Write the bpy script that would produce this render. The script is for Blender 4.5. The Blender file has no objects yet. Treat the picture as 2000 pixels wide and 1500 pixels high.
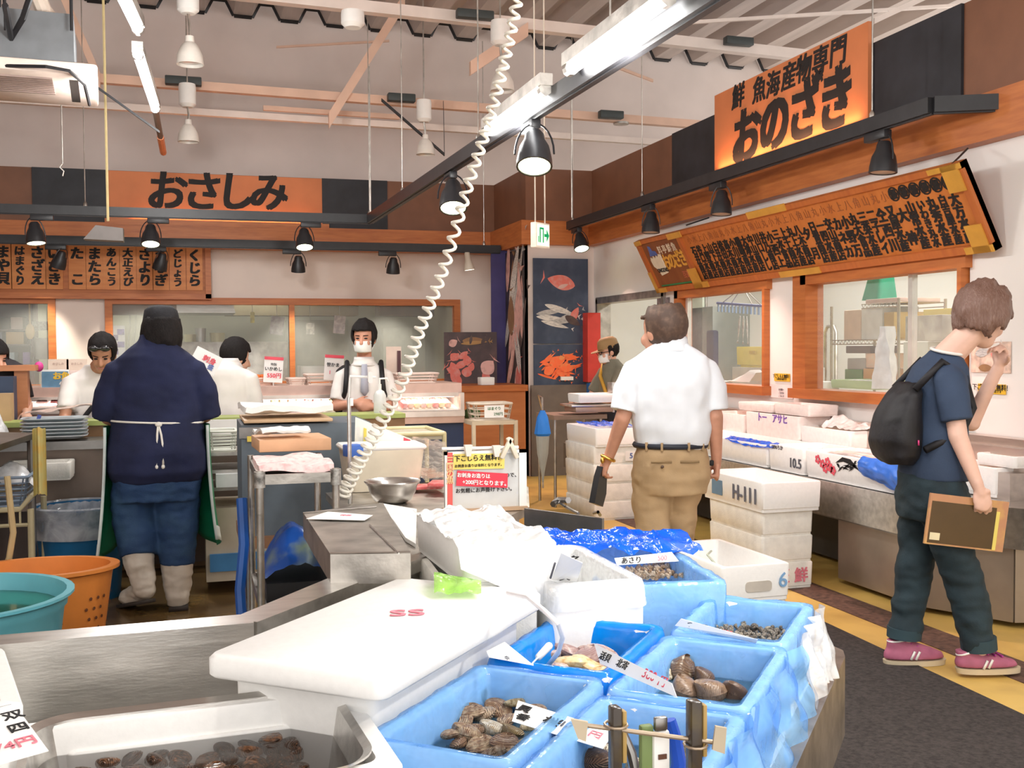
import bpy, bmesh, math, random
from mathutils import Vector, Matrix, noise, Euler
R_ = math.radians
rnd = random.Random(7)
S = bpy.context.scene
COL = S.collection
V = Vector

# ------------------------------------------------------------------ camera
F, HC = 2086.4, 1.40
_yw, _p, _r = R_(16.669), R_(1.890), R_(-0.374)
FW = V((math.sin(_yw)*math.cos(_p), math.cos(_yw)*math.cos(_p), -math.sin(_p)))
_rt = V((math.cos(_yw), -math.sin(_yw), 0)); _up = _rt.cross(FW)
RT = math.cos(_r)*_rt + math.sin(_r)*_up
UP = -math.sin(_r)*_rt + math.cos(_r)*_up
CAM = V((0, 0, HC))
cd = bpy.data.cameras.new('camera'); cam = bpy.data.objects.new('camera', cd); COL.objects.link(cam)
cd.sensor_width = 36; cd.lens = F/2000*36; cd.clip_start = .02; cd.clip_end = 200
m = Matrix((RT, UP, -FW)).transposed().to_4x4(); m.translation = CAM
cam.matrix_world = m
S.camera = cam
S.view_settings.view_transform = 'Standard'; S.view_settings.look = 'None'
S.view_settings.gamma = 1; S.view_settings.use_curve_mapping = False
S.view_settings.exposure = 0.16
# even fill light added through the side left open behind the viewer
w = bpy.data.worlds.new('world'); S.world = w; w.use_nodes = True
w.node_tree.nodes['Background'].inputs[0].default_value = (1, .96, .92, 1)
w.node_tree.nodes['Background'].inputs[1].default_value = 2.0

def ray(x, y): return FW + RT*((x-1000)/F) - UP*((y-750)/F)
def Zp(x, y, z): d = ray(x, y); return CAM + d*((z-HC)/d.z)      # point of that sight line at height z
def Yp(x, y, v): d = ray(x, y); return CAM + d*(v/d.y)
def Xp(x, y, v): d = ray(x, y); return CAM + d*(v/d.x)
def Dp(x, y, v): return CAM + ray(x, y)*v
def PX(p): v = V(p)-CAM; return 1000+F*v.dot(RT)/v.dot(FW)                  # picture column of a point

# ------------------------------------------------------------------ lights of the room that light it as a whole
def area(name, loc, size, sizey, power, col=(1, .96, .9), rot=(0, 0, 0), spread=180):
 l = bpy.data.lights.new(name, 'AREA'); l.shape = 'RECTANGLE'; l.size = size; l.size_y = sizey
 l.energy = power; l.color = col; l.spread = R_(spread)
 o = bpy.data.objects.new(name, l); COL.objects.link(o); o.location = loc; o.rotation_euler = rot
 return o

# ------------------------------------------------------------------ materials
M = {}
def mat(name, col, rough=.6, metal=0, var=.06, scale=8, bump=0, bscale=None, spec=.5, alpha=1, trans=0, emit=0, ior=1.45, coat=0, stretch=None, dirt=None):
 if name in M: return M[name]
 m = bpy.data.materials.new(name); m.use_nodes = True; M[name] = m
 nt = m.node_tree; N = nt.nodes; L = nt.links; b = N['Principled BSDF']
 b.inputs['Roughness'].default_value = rough; b.inputs['Metallic'].default_value = metal
 b.inputs['Specular IOR Level'].default_value = spec; b.inputs['Alpha'].default_value = alpha
 b.inputs['Transmission Weight'].default_value = trans; b.inputs['IOR'].default_value = ior
 b.inputs['Coat Weight'].default_value = coat
 tc = N.new('ShaderNodeTexCoord'); mp = N.new('ShaderNodeMapping'); L.new(tc.outputs['Object'], mp.inputs[0])
 if stretch: mp.inputs['Scale'].default_value = stretch
 nz = N.new('ShaderNodeTexNoise'); nz.inputs['Scale'].default_value = scale; nz.inputs['Detail'].default_value = 4
 L.new(mp.outputs[0], nz.inputs['Vector'])
 mx = N.new('ShaderNodeMix'); mx.data_type = 'RGBA'
 c = V(col[:3])
 d2 = V(dirt) if dirt else c*(1-var*2)
 mx.inputs[6].default_value = (*[min(1, k*(1+var)) for k in c], 1); mx.inputs[7].default_value = (*d2, 1)
 rp = N.new('ShaderNodeValToRGB'); rp.color_ramp.elements[0].position = .35; rp.color_ramp.elements[1].position = .7
 if dirt: rp.color_ramp.elements[0].position = .45; rp.color_ramp.elements[1].position = .85
 L.new(nz.outputs[0], rp.inputs[0]); L.new(rp.outputs[0], mx.inputs[0])
 L.new(mx.outputs[2], b.inputs['Base Color'])
 if emit:
  L.new(mx.outputs[2], b.inputs['Emission Color']); b.inputs['Emission Strength'].default_value = emit
 if bump:
  n2 = N.new('ShaderNodeTexNoise'); n2.inputs['Scale'].default_value = bscale or scale*4; n2.inputs['Detail'].default_value = 3
  L.new(mp.outputs[0], n2.inputs['Vector'])
  bp = N.new('ShaderNodeBump'); bp.inputs['Strength'].default_value = bump; bp.inputs['Distance'].default_value = .01
  L.new(n2.outputs[0], bp.inputs['Height']); L.new(bp.outputs[0], b.inputs['Normal'])
 m['bsdf'] = 1
 return m
def wood(name, c1, c2, stretch=(1, 1, 12), scale=3, rough=.5):
 if name in M: return M[name]
 m = mat(name, c1, rough, 0, .05, scale, stretch=stretch)
 nt = m.node_tree
 mx = [n for n in nt.nodes if n.type == 'MIX'][0]
 mx.inputs[6].default_value = (*c1, 1); mx.inputs[7].default_value = (*c2, 1)
 return m
def film(name, col, alpha, rough=.12, scale=18, bump=.9):
 if name in M: return M[name]
 m = bpy.data.materials.new(name); m.use_nodes = True; M[name] = m
 nt = m.node_tree; N = nt.nodes; L = nt.links; b = N['Principled BSDF']; out = N['Material Output']
 b.inputs['Base Color'].default_value = (*col, 1); b.inputs['Roughness'].default_value = rough
 b.inputs['Specular IOR Level'].default_value = .6
 tc = N.new('ShaderNodeTexCoord'); nz = N.new('ShaderNodeTexNoise'); nz.inputs['Scale'].default_value = scale
 nz.inputs['Detail'].default_value = 3; nz.inputs['Distortion'].default_value = .5
 L.new(tc.outputs['Object'], nz.inputs['Vector'])
 bp = N.new('ShaderNodeBump'); bp.inputs['Strength'].default_value = bump; bp.inputs['Distance'].default_value = .012
 L.new(nz.outputs[0], bp.inputs['Height']); L.new(bp.outputs[0], b.inputs['Normal'])
 tr = N.new('ShaderNodeBsdfTransparent'); tr.inputs[0].default_value = (*[.45+.55*k for k in col], 1)
 ms = N.new('ShaderNodeMixShader')
 mr = N.new('ShaderNodeMapRange'); mr.inputs[1].default_value = .3; mr.inputs[2].default_value = .7
 mr.inputs[3].default_value = max(0, alpha-.22); mr.inputs[4].default_value = min(1, alpha+.22)
 L.new(nz.outputs[0], mr.inputs[0]); L.new(mr.outputs[0], ms.inputs[0])
 L.new(tr.outputs[0], ms.inputs[1]); L.new(b.outputs[0], ms.inputs[2]); L.new(ms.outputs[0], out.inputs[0])
 return m
def glow(name, col, strength):
 if name in M: return M[name]
 m = bpy.data.materials.new(name); m.use_nodes = True; M[name] = m
 b = m.node_tree.nodes['Principled BSDF']
 b.inputs['Base Color'].default_value = (*col, 1); b.inputs['Emission Color'].default_value = (*col, 1)
 b.inputs['Emission Strength'].default_value = strength
 return m

foam = mat('foam', (.90, .895, .875), .7, var=.012, scale=60, bump=.03, bscale=140, spec=.25)
foam_pink = mat('foam_pale_pink', (.93, .83, .79), .75, var=.03, scale=30, bump=.15, bscale=160, spec=.25)  # white foam with the lamps' pink light put into its colour
foam_old = mat('foam_worn', (.84, .82, .76), .8, var=.05, scale=14, bump=.2, bscale=120, spec=.2)
steel = mat('steel', (.62, .6, .57), .28, 1, .1, 5, bump=.06, bscale=30, stretch=(1, 6, 6))
steel_dull = mat('steel_dull', (.5, .47, .43), .38, 1, .18, 9, bump=.1, bscale=40)
steel_dark = mat('steel_dark', (.3, .29, .28), .35, 1, .15, 6, bump=.05)
black = mat('black_metal', (.022, .022, .025), .4, 0, .1, 12)
blackmat = mat('black_cloth', (.018, .017, .02), .85, 0, .2, 20, bump=.3)
ink = mat('ink', (.012, .011, .012), .7, 0, .1)
white = mat('white_plastic', (.86, .85, .82), .4, 0, .02, 10)
paper = mat('paper', (.9, .885, .86), .8, 0, .02, 10)
cream = mat('cream_metal', (.74, .68, .58), .45, 0, .04, 5)
redink = mat('red_ink', (.8, .1, .14), .7, 0, .1)
pinkink = mat('pink_ink', (.85, .25, .32), .7, 0, .1)
blueink = mat('blue_ink', (.1, .16, .45), .7, 0, .1)
greyink = mat('grey_ink', (.1, .1, .12), .7, 0, .1)

# ------------------------------------------------------------------ geometry
class MB:
 def __init__(s): s.bm = bmesh.new()
 def _tf(s, vs, R, c):
  for v in vs: v.co = (R @ v.co if R else v.co) + V(c)
 def box(s, c, d, rz=0, bev=0, R=None, seg=2, taper=None):
  r = bmesh.ops.create_cube(s.bm, size=1); vs = r['verts']
  for v in vs:
   k = 1
   if taper is not None and v.co.z < 0: k = taper
   v.co = V((v.co.x*d[0]*k, v.co.y*d[1]*k, v.co.z*d[2]))
  if bev:
   es = list({e for v in vs for e in v.link_edges})
   rr = bmesh.ops.bevel(s.bm, geom=es+vs, offset=bev, segments=seg, affect='EDGES', profile=.5)
   vs = list({v for f in rr['faces'] for v in f.verts} | {v for v in vs if v.is_valid})
  RR = R if R else (Matrix.Rotation(rz, 3, 'Z') if rz else None)
  s._tf(vs, RR, c); return s
 def boxz(s, x0, x1, y0, y1, z0, z1, bev=0):
  return s.box(((x0+x1)/2, (y0+y1)/2, (z0+z1)/2), (abs(x1-x0), abs(y1-y0), abs(z1-z0)), bev=bev)
 def rings(s, rs, cap=True, closed=False):
  L = [[s.bm.verts.new(p) for p in r] for r in rs]
  n = len(L[0])
  for a, b in zip(L, L[1:]+([L[0]] if closed else [])):
   for i in range(n):
    s.bm.faces.new((a[i], a[(i+1) % n], b[(i+1) % n], b[i]))
  if cap and not closed:
   s.bm.faces.new(L[0][::-1]); s.bm.faces.new(L[-1])
  return s
 def lathe(s, prof, c=(0, 0, 0), n=24, R=None, sx=1, sy=1, cap=True):
  rs = []
  for r, z in prof:
   ring = []
   for i in range(n):
    a = 2*math.pi*i/n
    p = V((r*math.cos(a)*sx, r*math.sin(a)*sy, z))
    ring.append((R @ p if R else p)+V(c))
   rs.append(ring)
  return s.rings(rs, cap)
 def tube(s, pts, r, n=8, closed=False):
  pts = [V(p) for p in pts]; rs = []
  up = V((0, 0, 1)); k = len(pts)
  prev = None
  for i, p in enumerate(pts):
   if closed: t = pts[(i+1) % k]-pts[i-1]
   else: t = pts[min(i+1, k-1)]-pts[max(i-1, 0)]
   t.normalize()
   if prev is None:
    a = t.cross(up)
    if a.length < .1: a = t.cross(V((1, 0, 0)))
   else:
    a = prev - t*prev.dot(t)
   a.normalize(); prev = a; b = t.cross(a)
   rad = r[i] if isinstance(r, (list, tuple)) else r
   rs.append([p + (a*math.cos(2*math.pi*j/n)+b*math.sin(2*math.pi*j/n))*rad for j in range(n)])
  return s.rings(rs, not closed, closed)
 def cyl(s, p0, p1, r, r1=None, n=16): return s.tube([p0, p1], [r, r if r1 is None else r1], n)
 def ell(s, c, r, R=None, u=16, v=10):
  rr = bmesh.ops.create_uvsphere(s.bm, u_segments=u, v_segments=v, radius=1)
  for q in rr['verts']: q.co = V((q.co.x*r[0], q.co.y*r[1], q.co.z*r[2]))
  s._tf(rr['verts'], R, c); return s
 def cap(s, p0, r0, p1, r1, n=14):          # tapered limb with round ends
  p0 = V(p0); p1 = V(p1); t = (p1-p0); L = t.length; t.normalize()
  a = t.cross(V((0, 0, 1)))
  if a.length < .1: a = t.cross(V((1, 0, 0)))
  a.normalize(); b = t.cross(a); rs = []
  for k in range(1, 5):
   th = math.pi/2*(1-k/5); rs.append((p0-t*r0*math.sin(th), r0*math.cos(th)))
  rs.append((p0, r0)); rs.append((p1, r1))
  for k in range(1, 5):
   th = math.pi/2*k/5; rs.append((p1+t*r1*math.sin(th), r1*math.cos(th)))
  return s.rings([[c+(a*math.cos(2*math.pi*j/n)+b*math.sin(2*math.pi*j/n))*r for j in range(n)] for c, r in rs])
 def loft(s, st, n=24, ex=2.0):             # st: (center, half width, half depth, yaw)
  rs = []
  for c, a, b, yw in st:
   ring = []
   for i in range(n):
    t = 2*math.pi*i/n; ct, sn = math.cos(t), math.sin(t)
    x = a*math.copysign(abs(ct)**(2/ex), ct); y = b*math.copysign(abs(sn)**(2/ex), sn)
    ring.append(V(c)+V((x*math.cos(yw)-y*math.sin(yw), x*math.sin(yw)+y*math.cos(yw), 0)))
   rs.append(ring)
  return s.rings(rs)
 def prism(s, poly, o, ux, uy, d):          # flat outline in the frame (o, ux, uy), thickness d along ux x uy
  o, ux, uy = V(o), V(ux).normalized(), V(uy).normalized(); n = ux.cross(uy).normalized()
  A = [s.bm.verts.new(o+ux*p[0]+uy*p[1]) for p in poly]; B = [s.bm.verts.new(o+ux*p[0]+uy*p[1]+n*d) for p in poly]
  k = len(poly)
  s.bm.faces.new(A[::-1]); s.bm.faces.new(B)
  for i in range(k): s.bm.faces.new((A[i], A[(i+1) % k], B[(i+1) % k], B[i]))
  return s
 def quadslab(s, pts, th):                  # four corner points, thickness along their normal
  p = [V(q) for q in pts]; n = (p[1]-p[0]).cross(p[3]-p[0]).normalized()*th
  A = [s.bm.verts.new(q) for q in p]; B = [s.bm.verts.new(q-n) for q in p]
  s.bm.faces.new(A); s.bm.faces.new(B[::-1])
  for i in range(4): s.bm.faces.new((A[i], B[i], B[(i+1) % 4], A[(i+1) % 4]))
  return s
 def grid(s, fn, nu, nv):
  G = [[s.bm.verts.new(fn(i/nu, j/nv)) for j in range(nv+1)] for i in range(nu+1)]
  for i in range(nu):
   for j in range(nv): s.bm.faces.new((G[i][j], G[i+1][j], G[i+1][j+1], G[i][j+1]))
  return s
 def mesh(s, name):
  bmesh.ops.recalc_face_normals(s.bm, faces=s.bm.faces)
  me = bpy.data.meshes.new(name); s.bm.to_mesh(me); s.bm.free(); return me
 def done(s, name, mt, parent=None, ang=35, solid=0):
  return link(name, s.mesh(name), mt, parent, ang, solid)

def bake(me, mods):
 o = bpy.data.objects.new('tmp', me); COL.objects.link(o)
 for typ, kw in mods:
  md = o.modifiers.new('m', typ)
  for k, v in kw.items(): setattr(md, k, v)
 dg = bpy.context.evaluated_depsgraph_get(); dg.update()
 r = bpy.data.meshes.new_from_object(o.evaluated_get(dg))
 bpy.data.objects.remove(o); bpy.data.meshes.remove(me)
 return r
def link(name, me, mt, parent=None, ang=35, solid=0):
 if solid: me = bake(me, [('SOLIDIFY', dict(thickness=solid, offset=0))])
 me.name = name
 me.materials.clear(); me.materials.append(mt)
 for p in me.polygons: p.use_smooth = True
 if ang < 180: me.set_sharp_from_angle(angle=R_(ang))
 o = bpy.data.objects.new(name, me); COL.objects.link(o)
 if parent is None:
  xs = [v.co for v in me.vertices]
  lo = V([min(c[i] for c in xs) for i in range(3)]); hi = V([max(c[i] for c in xs) for i in range(3)])
  base = V(((lo.x+hi.x)/2, (lo.y+hi.y)/2, lo.z))
 else:
  base = wloc(parent)
 me.transform(Matrix.Translation(-base))
 if parent is None: o.location = base
 else: o.parent = parent
 return o
def wloc(o):
 p = V(o.location)
 while o.parent: o = o.parent; p = p+V(o.location)
 return p
def tag(o, label, cat, group=None, kind=None):
 o['label'] = label; o['category'] = cat
 if group: o['group'] = group
 if kind: o['kind'] = kind
 return o
def thing(name, label, cat, loc, group=None):
 o = bpy.data.objects.new(name, None); COL.objects.link(o); o.location = loc; o.empty_display_size = .05
 return tag(o, label, cat, group)
def struct(o): o['kind'] = 'structure'; return o
def dup(o, label=None, loc=None, rot=None, group=None):
 c = o.copy(); COL.objects.link(c)
 if loc is not None: c.location = loc
 if rot is not None: c.rotation_euler = rot
 if label: c['label'] = label
 if group: c['group'] = group
 for ch in list(o.children):
  d = ch.copy(); COL.objects.link(d); d.parent = c
  for g in list(ch.children):
   e = g.copy(); COL.objects.link(e); e.parent = d
 return c
_txt = {}
def text_mesh(body, size, bold, align='CENTER'):
 key = (body, size, bold, align)
 cu = bpy.data.curves.new('t', 'FONT'); cu.body = body; cu.size = size; cu.offset = bold
 cu.align_x = align; cu.align_y = 'CENTER'; cu.extrude = .0006; cu.resolution_u = 3
 cu.space_line = 1.0
 o = bpy.data.objects.new('t', cu); COL.objects.link(o)
 dg = bpy.context.evaluated_depsgraph_get(); dg.update()
 me = bpy.data.meshes.new_from_object(o.evaluated_get(dg))
 bpy.data.objects.remove(o); bpy.data.curves.remove(cu)
 return me
def text(items, name, mt, parent):
 """items: (string, size, origin, right, up, bold, xscale, shear) -> one lettering mesh just off the surface"""
 bm = bmesh.new()
 for it in items:
  body, size, o, ux, uy = it[:5]
  bold = it[5] if len(it) > 5 else 0
  xs = it[6] if len(it) > 6 else 1
  sh = it[7] if len(it) > 7 else 0
  ux = V(ux).normalized(); uy = V(uy).normalized(); n = ux.cross(uy).normalized(); o = V(o)
  src = text_mesh(body, size, 0)
  k = bold*size
  for j, (dx, dy) in enumerate([(0, 0)] if not bold else [(-k, -k*.6), (k, -k*.6), (-k, k*.6), (k, k*.6), (0, 0)]):
   me = src.copy()
   for v in me.vertices:
    c = v.co
    v.co = o+ux*((c.x+dx)*xs+c.y*sh)+uy*(c.y+dy)+n*(c.z+.0012+j*.00012)
   bm.from_mesh(me); bpy.data.meshes.remove(me)
  me = src
  bpy.data.meshes.remove(me)
 me = bpy.data.meshes.new(name); bm.to_mesh(me); bm.free()
 return link(name, me, mt, parent, 180)
def rotz(a): return Matrix.Rotation(a, 3, 'Z')
def wrinkle(me, amp, sc, st=(1, 1, 1)):
 me.update()
 ns = [v.normal.copy() for v in me.vertices]
 for v, n in zip(me.vertices, ns):
  p = V((v.co.x*st[0], v.co.y*st[1], v.co.z*st[2]))*sc
  v.co += n*amp*(noise.noise(p)+.5*noise.noise(p*2.3))
 return me
# ================================================================== THE ROOM
YA, YB, XR, XJ = 12.42, 11.16, 4.30, 3.53
ZT, ZM, ZB = 3.36, 2.79, 2.53
wallm = mat('wall_paint', (.80, .70, .64), .7, 0, .03, 2)
creamwall = mat('cream_wall', (.85, .76, .6), .7, 0, .03, 2)
whitewall = mat('white_wall', (.84, .81, .78), .65, 0, .02, 2)
upperm = mat('upper_wall', (.70, .61, .57), .8, 0, .05, 1.2)
brown = mat('brown_band', (.20, .085, .045), .55, 0, .08, 3)
orange = wood('orange_wood', (.52, .17, .045), (.40, .115, .03), (1, 1, 9), 4, .45)
signor = mat('sign_orange', (.60, .20, .075), .6, 0, .05, 3)
panelbk = mat('black_panel', (.02, .021, .027), .55, 0, .2, 5)
yfloor = mat('yellow_floor', (.66, .44, .12), .42, 0, .08, 3, bump=.05, dirt=(.42, .25, .07))
bfloor = mat('brown_wet_floor', (.12, .075, .035), .22, 0, .25, 3, bump=.08, dirt=(.25, .15, .04))
deckm = mat('roof_deck', (.50, .43, .40), .55, 0, .08, 2, stretch=(4, .4, 1))
beamm = mat('pale_beam', (.80, .70, .64), .6, 0, .05, 3)
beamor = mat('salmon_beam', (.74, .50, .38), .6, 0, .06, 3)
kwall = mat('kitchen_white', (.84, .86, .84), .5, 0, .02, 2)
kgreen = mat('kitchen_green_grey', (.60, .62, .50), .5, 0, .05, 2)

# ---- floor
struct(MB().boxz(-7, 1.6, -2, 16, -.1, 0).done('floor', bfloor))
struct(MB().boxz(1.6, 9, -2, 16, -.1, 0).done('floor', yfloor))

# ---- back wall (A) with its two window openings
def segs(mb, axis, at, th, u0, u1, z0, z1, holes):
 """wall slab of thickness th behind plane `at`, minus rectangular holes [(ua,ub,za,zb)]"""
 holes = sorted(holes); cur = u0
 def put(a, b, c, d):
  if b-a < 1e-3 or d-c < 1e-3: return
  if axis == 'y': mb.boxz(a, b, at, at+th, c, d)
  else: mb.boxz(at, at+th, a, b, c, d)
 for a, b, c, d in holes:
  put(cur, a, z0, z1); put(a, b, z0, c); put(a, b, d, z1); cur = b
 put(cur, u1, z0, z1); return mb
wAx0, wAx1 = Yp(210, 600, YA).x, Yp(893, 600, YA).x
wAz = Yp(560, 589, YA).z
wLx1 = Yp(104, 600, YA).x
mb = MB(); segs(mb, 'y', YA, .12, -6.5, XJ, 0, ZB, [(-5.6, wLx1, 1.0, wAz), (wAx0, wAx1, 1.0, wAz)])
struct(mb.done('wall_back', wallm))
# return wall that carries the tall fish banner, then the short wall beside the door
struct(MB().boxz(XJ, XJ+.12, YB, YA+.12, 0, ZB).done('wall_return', wallm))
struct(MB().boxz(XJ, XR+.12, YB, YB+.12, 0, ZB).done('wall_poster', wallm))
# right wall: door opening and two windows
dY0, dY1 = Xp(1306, 600, XR).y, Xp(1168, 600, XR).y
w1a, w1b = Xp(1503, 600, XR).y, Xp(1325, 600, XR).y
w2a, w2b = Xp(1894, 600, XR).y, Xp(1580, 600, XR).y
dz = 1.935; wz = Xp(1893, 506, XR).z; wzs = Xp(1660, 778, XR).z
mb = MB(); segs(mb, 'x', XR, .12, -2, YB, 0, ZB, [(w2a, w2b, wzs, wz), (w1a, w1b, wzs, wz), (dY0+.06, dY1, 0, dz)])
struct(mb.done('wall_right', whitewall))
struct(MB().boxz(-6.62, -6.5, -2, YA+4, 0, 6).done('wall_left', wallm))
# ---- brown fascia band above, orange ledge below it
def band(name, z0, z1, th, mt):
 mb = MB()
 mb.boxz(-6.5, XJ-th, YA-th, YA, z0, z1); mb.boxz(XJ-th, XJ, YB-th, YA, z0, z1)
 mb.boxz(XJ, XR-th, YB-th, YB, z0, z1); mb.boxz(XR-th, XR, -2, YB, z0, z1)
 return struct(mb.done(name, mt))
band('trim_1', ZM, ZT, .03, brown)
band('trim_2', ZB, ZM, .10, orange)
mb = MB(); mb.boxz(Yp(205, 380, YA).x, Yp(640, 380, YA).x, YA-.105, YA-.085, ZM-.02, ZM+.045); mb.boxz(XR-.16, XR-.14, Xp(1720, 150, XR).y, Xp(1390, 250, XR).y, ZM-.02, ZM+.02); struct(mb.done('trim_6', orange))  # lips added to hide the sign lamps from view
# black fascia panels
def panA(px0, px1, mt, name='trim_3', out=.05, z0=ZM, z1=ZT):
 a, b = Yp(px0, 380, YA).x, Yp(px1, 380, YA).x
 return MB().boxz(a, b, YA-out, YA-.028, z0, z1).done(name, mt)
struct(panA(64, 208, panelbk)); struct(panA(628, 755, panelbk))
def panR(px0, px1, mt, out=.05, z0=ZM, z1=ZT):
 a, b = Xp(px1, 200, XR-.03).y, Xp(px0, 200, XR-.03).y
 return MB().boxz(XR-out, XR-.028, a, b, z0, z1).done('trim_4', mt)
struct(panR(1316, 1404, panelbk)); struct(panR(1706, 1882, panelbk))

# ---- outer building wall above the shops and the corrugated roof deck
YU = 13.2
struct(MB().boxz(-9, 11, YU, YU+.15, 2.62, 7.5).done('wall_upper', upperm))
zl = Yp(430, 27, YU).z; zr = Yp(1550, 143, YU).z
def deckz(x):      # the roof falls gently towards the right
 xl, xr = Yp(430, 6, YU).x, Yp(1550, 92, YU).x
 return zl+(zr-zl)*(x-xl)/(xr-xl)
per = .54
def prof(x):
 t = (x/per) % 1
 if t < .38: return 0
 if t < .54: return (t-.38)/.16
 if t < .84: return 1
 return 1-(t-.84)/.16
mb = MB(); xs = []
k = -18
while k*per < 11:
 for t in (0, .38, .54, .84): xs.append((k+t)*per+1e-6)
 k += 1
rows = [[V((x, y, deckz(x)+.17*prof(x))) for x in xs] for y in (-1.5, YU-.02)]
vs = [[mb.bm.verts.new(p) for p in r] for r in rows]
for i in range(len(xs)-1): mb.bm.faces.new((vs[0][i], vs[0][i+1], vs[1][i+1], vs[1][i]))
struct(mb.done('ceiling', deckm, ang=20, solid=.012))
# black strip standing in for the gap shadow between deck and wall
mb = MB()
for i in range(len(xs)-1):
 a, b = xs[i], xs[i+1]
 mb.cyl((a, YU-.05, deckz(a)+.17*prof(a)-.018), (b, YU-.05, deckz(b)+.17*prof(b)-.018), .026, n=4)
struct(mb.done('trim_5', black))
# back-of-house rooms seen through the windows
mb = MB()
mb.boxz(-6.5, XJ-.1, YA+3.2, YA+3.3, 0, 2.6); mb.boxz(XJ-.2, XJ-.1, YA+.12, YA+3.2, 0, 2.6)
struct(mb.done('wall_sashimi_room', kgreen))
struct(MB().boxz(-6.5, XJ-.1, YA+.12, YA+3.3, 2.45, 2.5).done('ceiling_sashimi_room', kgreen))
XK = 7.4
mb = MB(); mb.boxz(XK, XK+.1, 1.5, 12.5, 0, 3); mb.boxz(XR+.12, XK, 12.5, 12.6, 0, 3); mb.boxz(XR+.12, XK, 1.4, 1.5, 0, 3)
struct(mb.done('wall_kitchen', kwall))
struct(MB().boxz(XR+.12, XK, 1.4, 12.6, 2.75, 2.8).done('ceiling_kitchen', kwall))
area('kitchen_ceiling_lamp', (5.9, 5.5, 2.72), .5, 5, 60, (1, .98, .95))
area('kitchen_ceiling_lamp', (5.9, 9.8, 2.72), .5, 3, 52, (1, .98, .95))
area('sashimi_room_ceiling_lamp', (-1, YA+1.7, 2.43), 4.5, .5, 42, (1, .97, .82))

# ---- window frames and panes
glass = mat('glass', (.93, .98, .95), .03, 0, 0, 1, alpha=.10, spec=.6)
def frameA(name, x0, x1, z0, z1, mull, w=.075):
 r = bpy.data.objects.new(name, None); COL.objects.link(r); r.location = ((x0+x1)/2, YA, z0); struct(r)
 mb = MB(); mb.boxz(x0-w, x1+w, YA-.05, YA+.06, z1, z1+w); mb.boxz(x0-w, x1+w, YA-.08, YA+.06, z0-w, z0)
 mb.boxz(x0-w, x0, YA-.05, YA+.06, z0, z1); mb.boxz(x1, x1+w, YA-.05, YA+.06, z0, z1)
 for q in mull: mb.boxz(q-w*.4, q+w*.4, YA-.04, YA+.05, z0, z1)
 mb.done('window_frame', orange, r)
 ed = [x0]+list(mull)+[x1]
 for a, b in zip(ed, ed[1:]): MB().boxz(a, b, YA+.01, YA+.016, z0, z1).done('window_pane', glass, r)
 return r
frameA('window_1', wAx0+.05, wAx1-.05, 1.05, wAz-.04, [Yp(570, 650, YA).x])
frameA('window_2', -5.5, wLx1-.05, 1.05, wAz-.04, [Yp(-160, 650, YA).x])
def frameR(name, y0, y1, z0, z1, slide, w=.07, lpost=0):
 r = bpy.data.objects.new(name, None); COL.objects.link(r); r.location = (XR, (y0+y1)/2, z0); struct(r)
 mb = MB(); mb.boxz(XR-.05, XR+.1, y0-w, y1+w, z1, z1+w*1.3); mb.boxz(XR-.09, XR+.1, y0-w, y1+w+lpost, z0-w, z0)
 mb.boxz(XR-.05, XR+.1, y0-w*.5, y0, z0, z1); mb.boxz(XR-.05, XR+.1, y1, y1+w+lpost, z0, z1+w)
 mb.done('window_frame', orange, r)
 ed = [y0, slide, y1]
 for i, (a, b) in enumerate(zip(ed, ed[1:])): MB().boxz(XR+.03+.02*i, XR+.036+.02*i, a, b, z0, z1).done('window_pane', glass, r)
 mb = MB(); mb.boxz(XR+.02, XR+.06, slide-.02, slide+.02, z0, z1); mb.done('sash_rail', mat('pale_alu', (.75, .77, .74), .35, .6), r)
 return r
frameR('window_3', w2a+.05, w2b-.03, wzs+.05, wz-.05, Xp(1772, 600, XR).y, lpost=.1)
frameR('window_4', w1a+.03, w1b-.08, wzs+.05, wz-.05, Xp(1337, 640, XR).y)
# door frame in grey steel
r = bpy.data.objects.new('door_1', None); COL.objects.link(r); r.location = (XR, (dY0+dY1)/2, 0); struct(r)
mb = MB(); a = dY0+.06
mb.boxz(XR-.03, XR+.13, a, a+.05, 0, dz); mb.boxz(XR-.03, XR+.13, dY1-.05, dY1, 0, dz); mb.boxz(XR-.03, XR+.13, a, dY1, dz-.05, dz+.02)
mb.done('door_frame', steel_dull, r)
# ================================================================== CEILING: beams, rails, lamps
def bar(px0, px1, Y, th, name, label, cat, mt, tz=None, group=None):
 a, b = Yp(*px0, Y), Yp(*px1, Y)
 mb = MB(); n = V((0, 0, 1)); h = tz or th
 d = (b-a).normalized(); s = d.cross(n).normalized()
 rs = [[p+s*(i*th/2)+n*(j*h/2) for i, j in ((-1, -1), (1, -1), (1, 1), (-1, 1))] for p in (a, b)]
 return tag(mb.rings(rs).done(name, mt), label, cat, group)
bar((380, -22), (1600, 112), 10.6, .11, 'roof_beam', 'pale pink roof beam running right across the ceiling, the highest one', 'beam', beamm)
bar((-40, 136), (1420, 248), 11.6, .09, 'roof_beam', 'pale roof beam level with the black lamp boxes, below the diagonal braces', 'beam', beamor)
bar((-60, 190), (1480, 291), 12.0, .07, 'ceiling_pipe', 'lowest thin pipe along the white upper wall', 'pipe', beamm)
bar((514, 211), (780, 229), 11.9, .05, 'ceiling_pipe', 'short salmon pipe with a blunt end between the two lower beams', 'pipe', beamor)
bar((540, 92), (760, 80), 13.19, .025, 'tie_rod', 'thin tie rod with a knob at its left end on the upper wall', 'rod', beamor)
bar((790, 0), (642, 236), 11.53, .06, 'diagonal_brace', 'long salmon diagonal brace beside the coiled cord', 'brace', beamor, .17)
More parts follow.
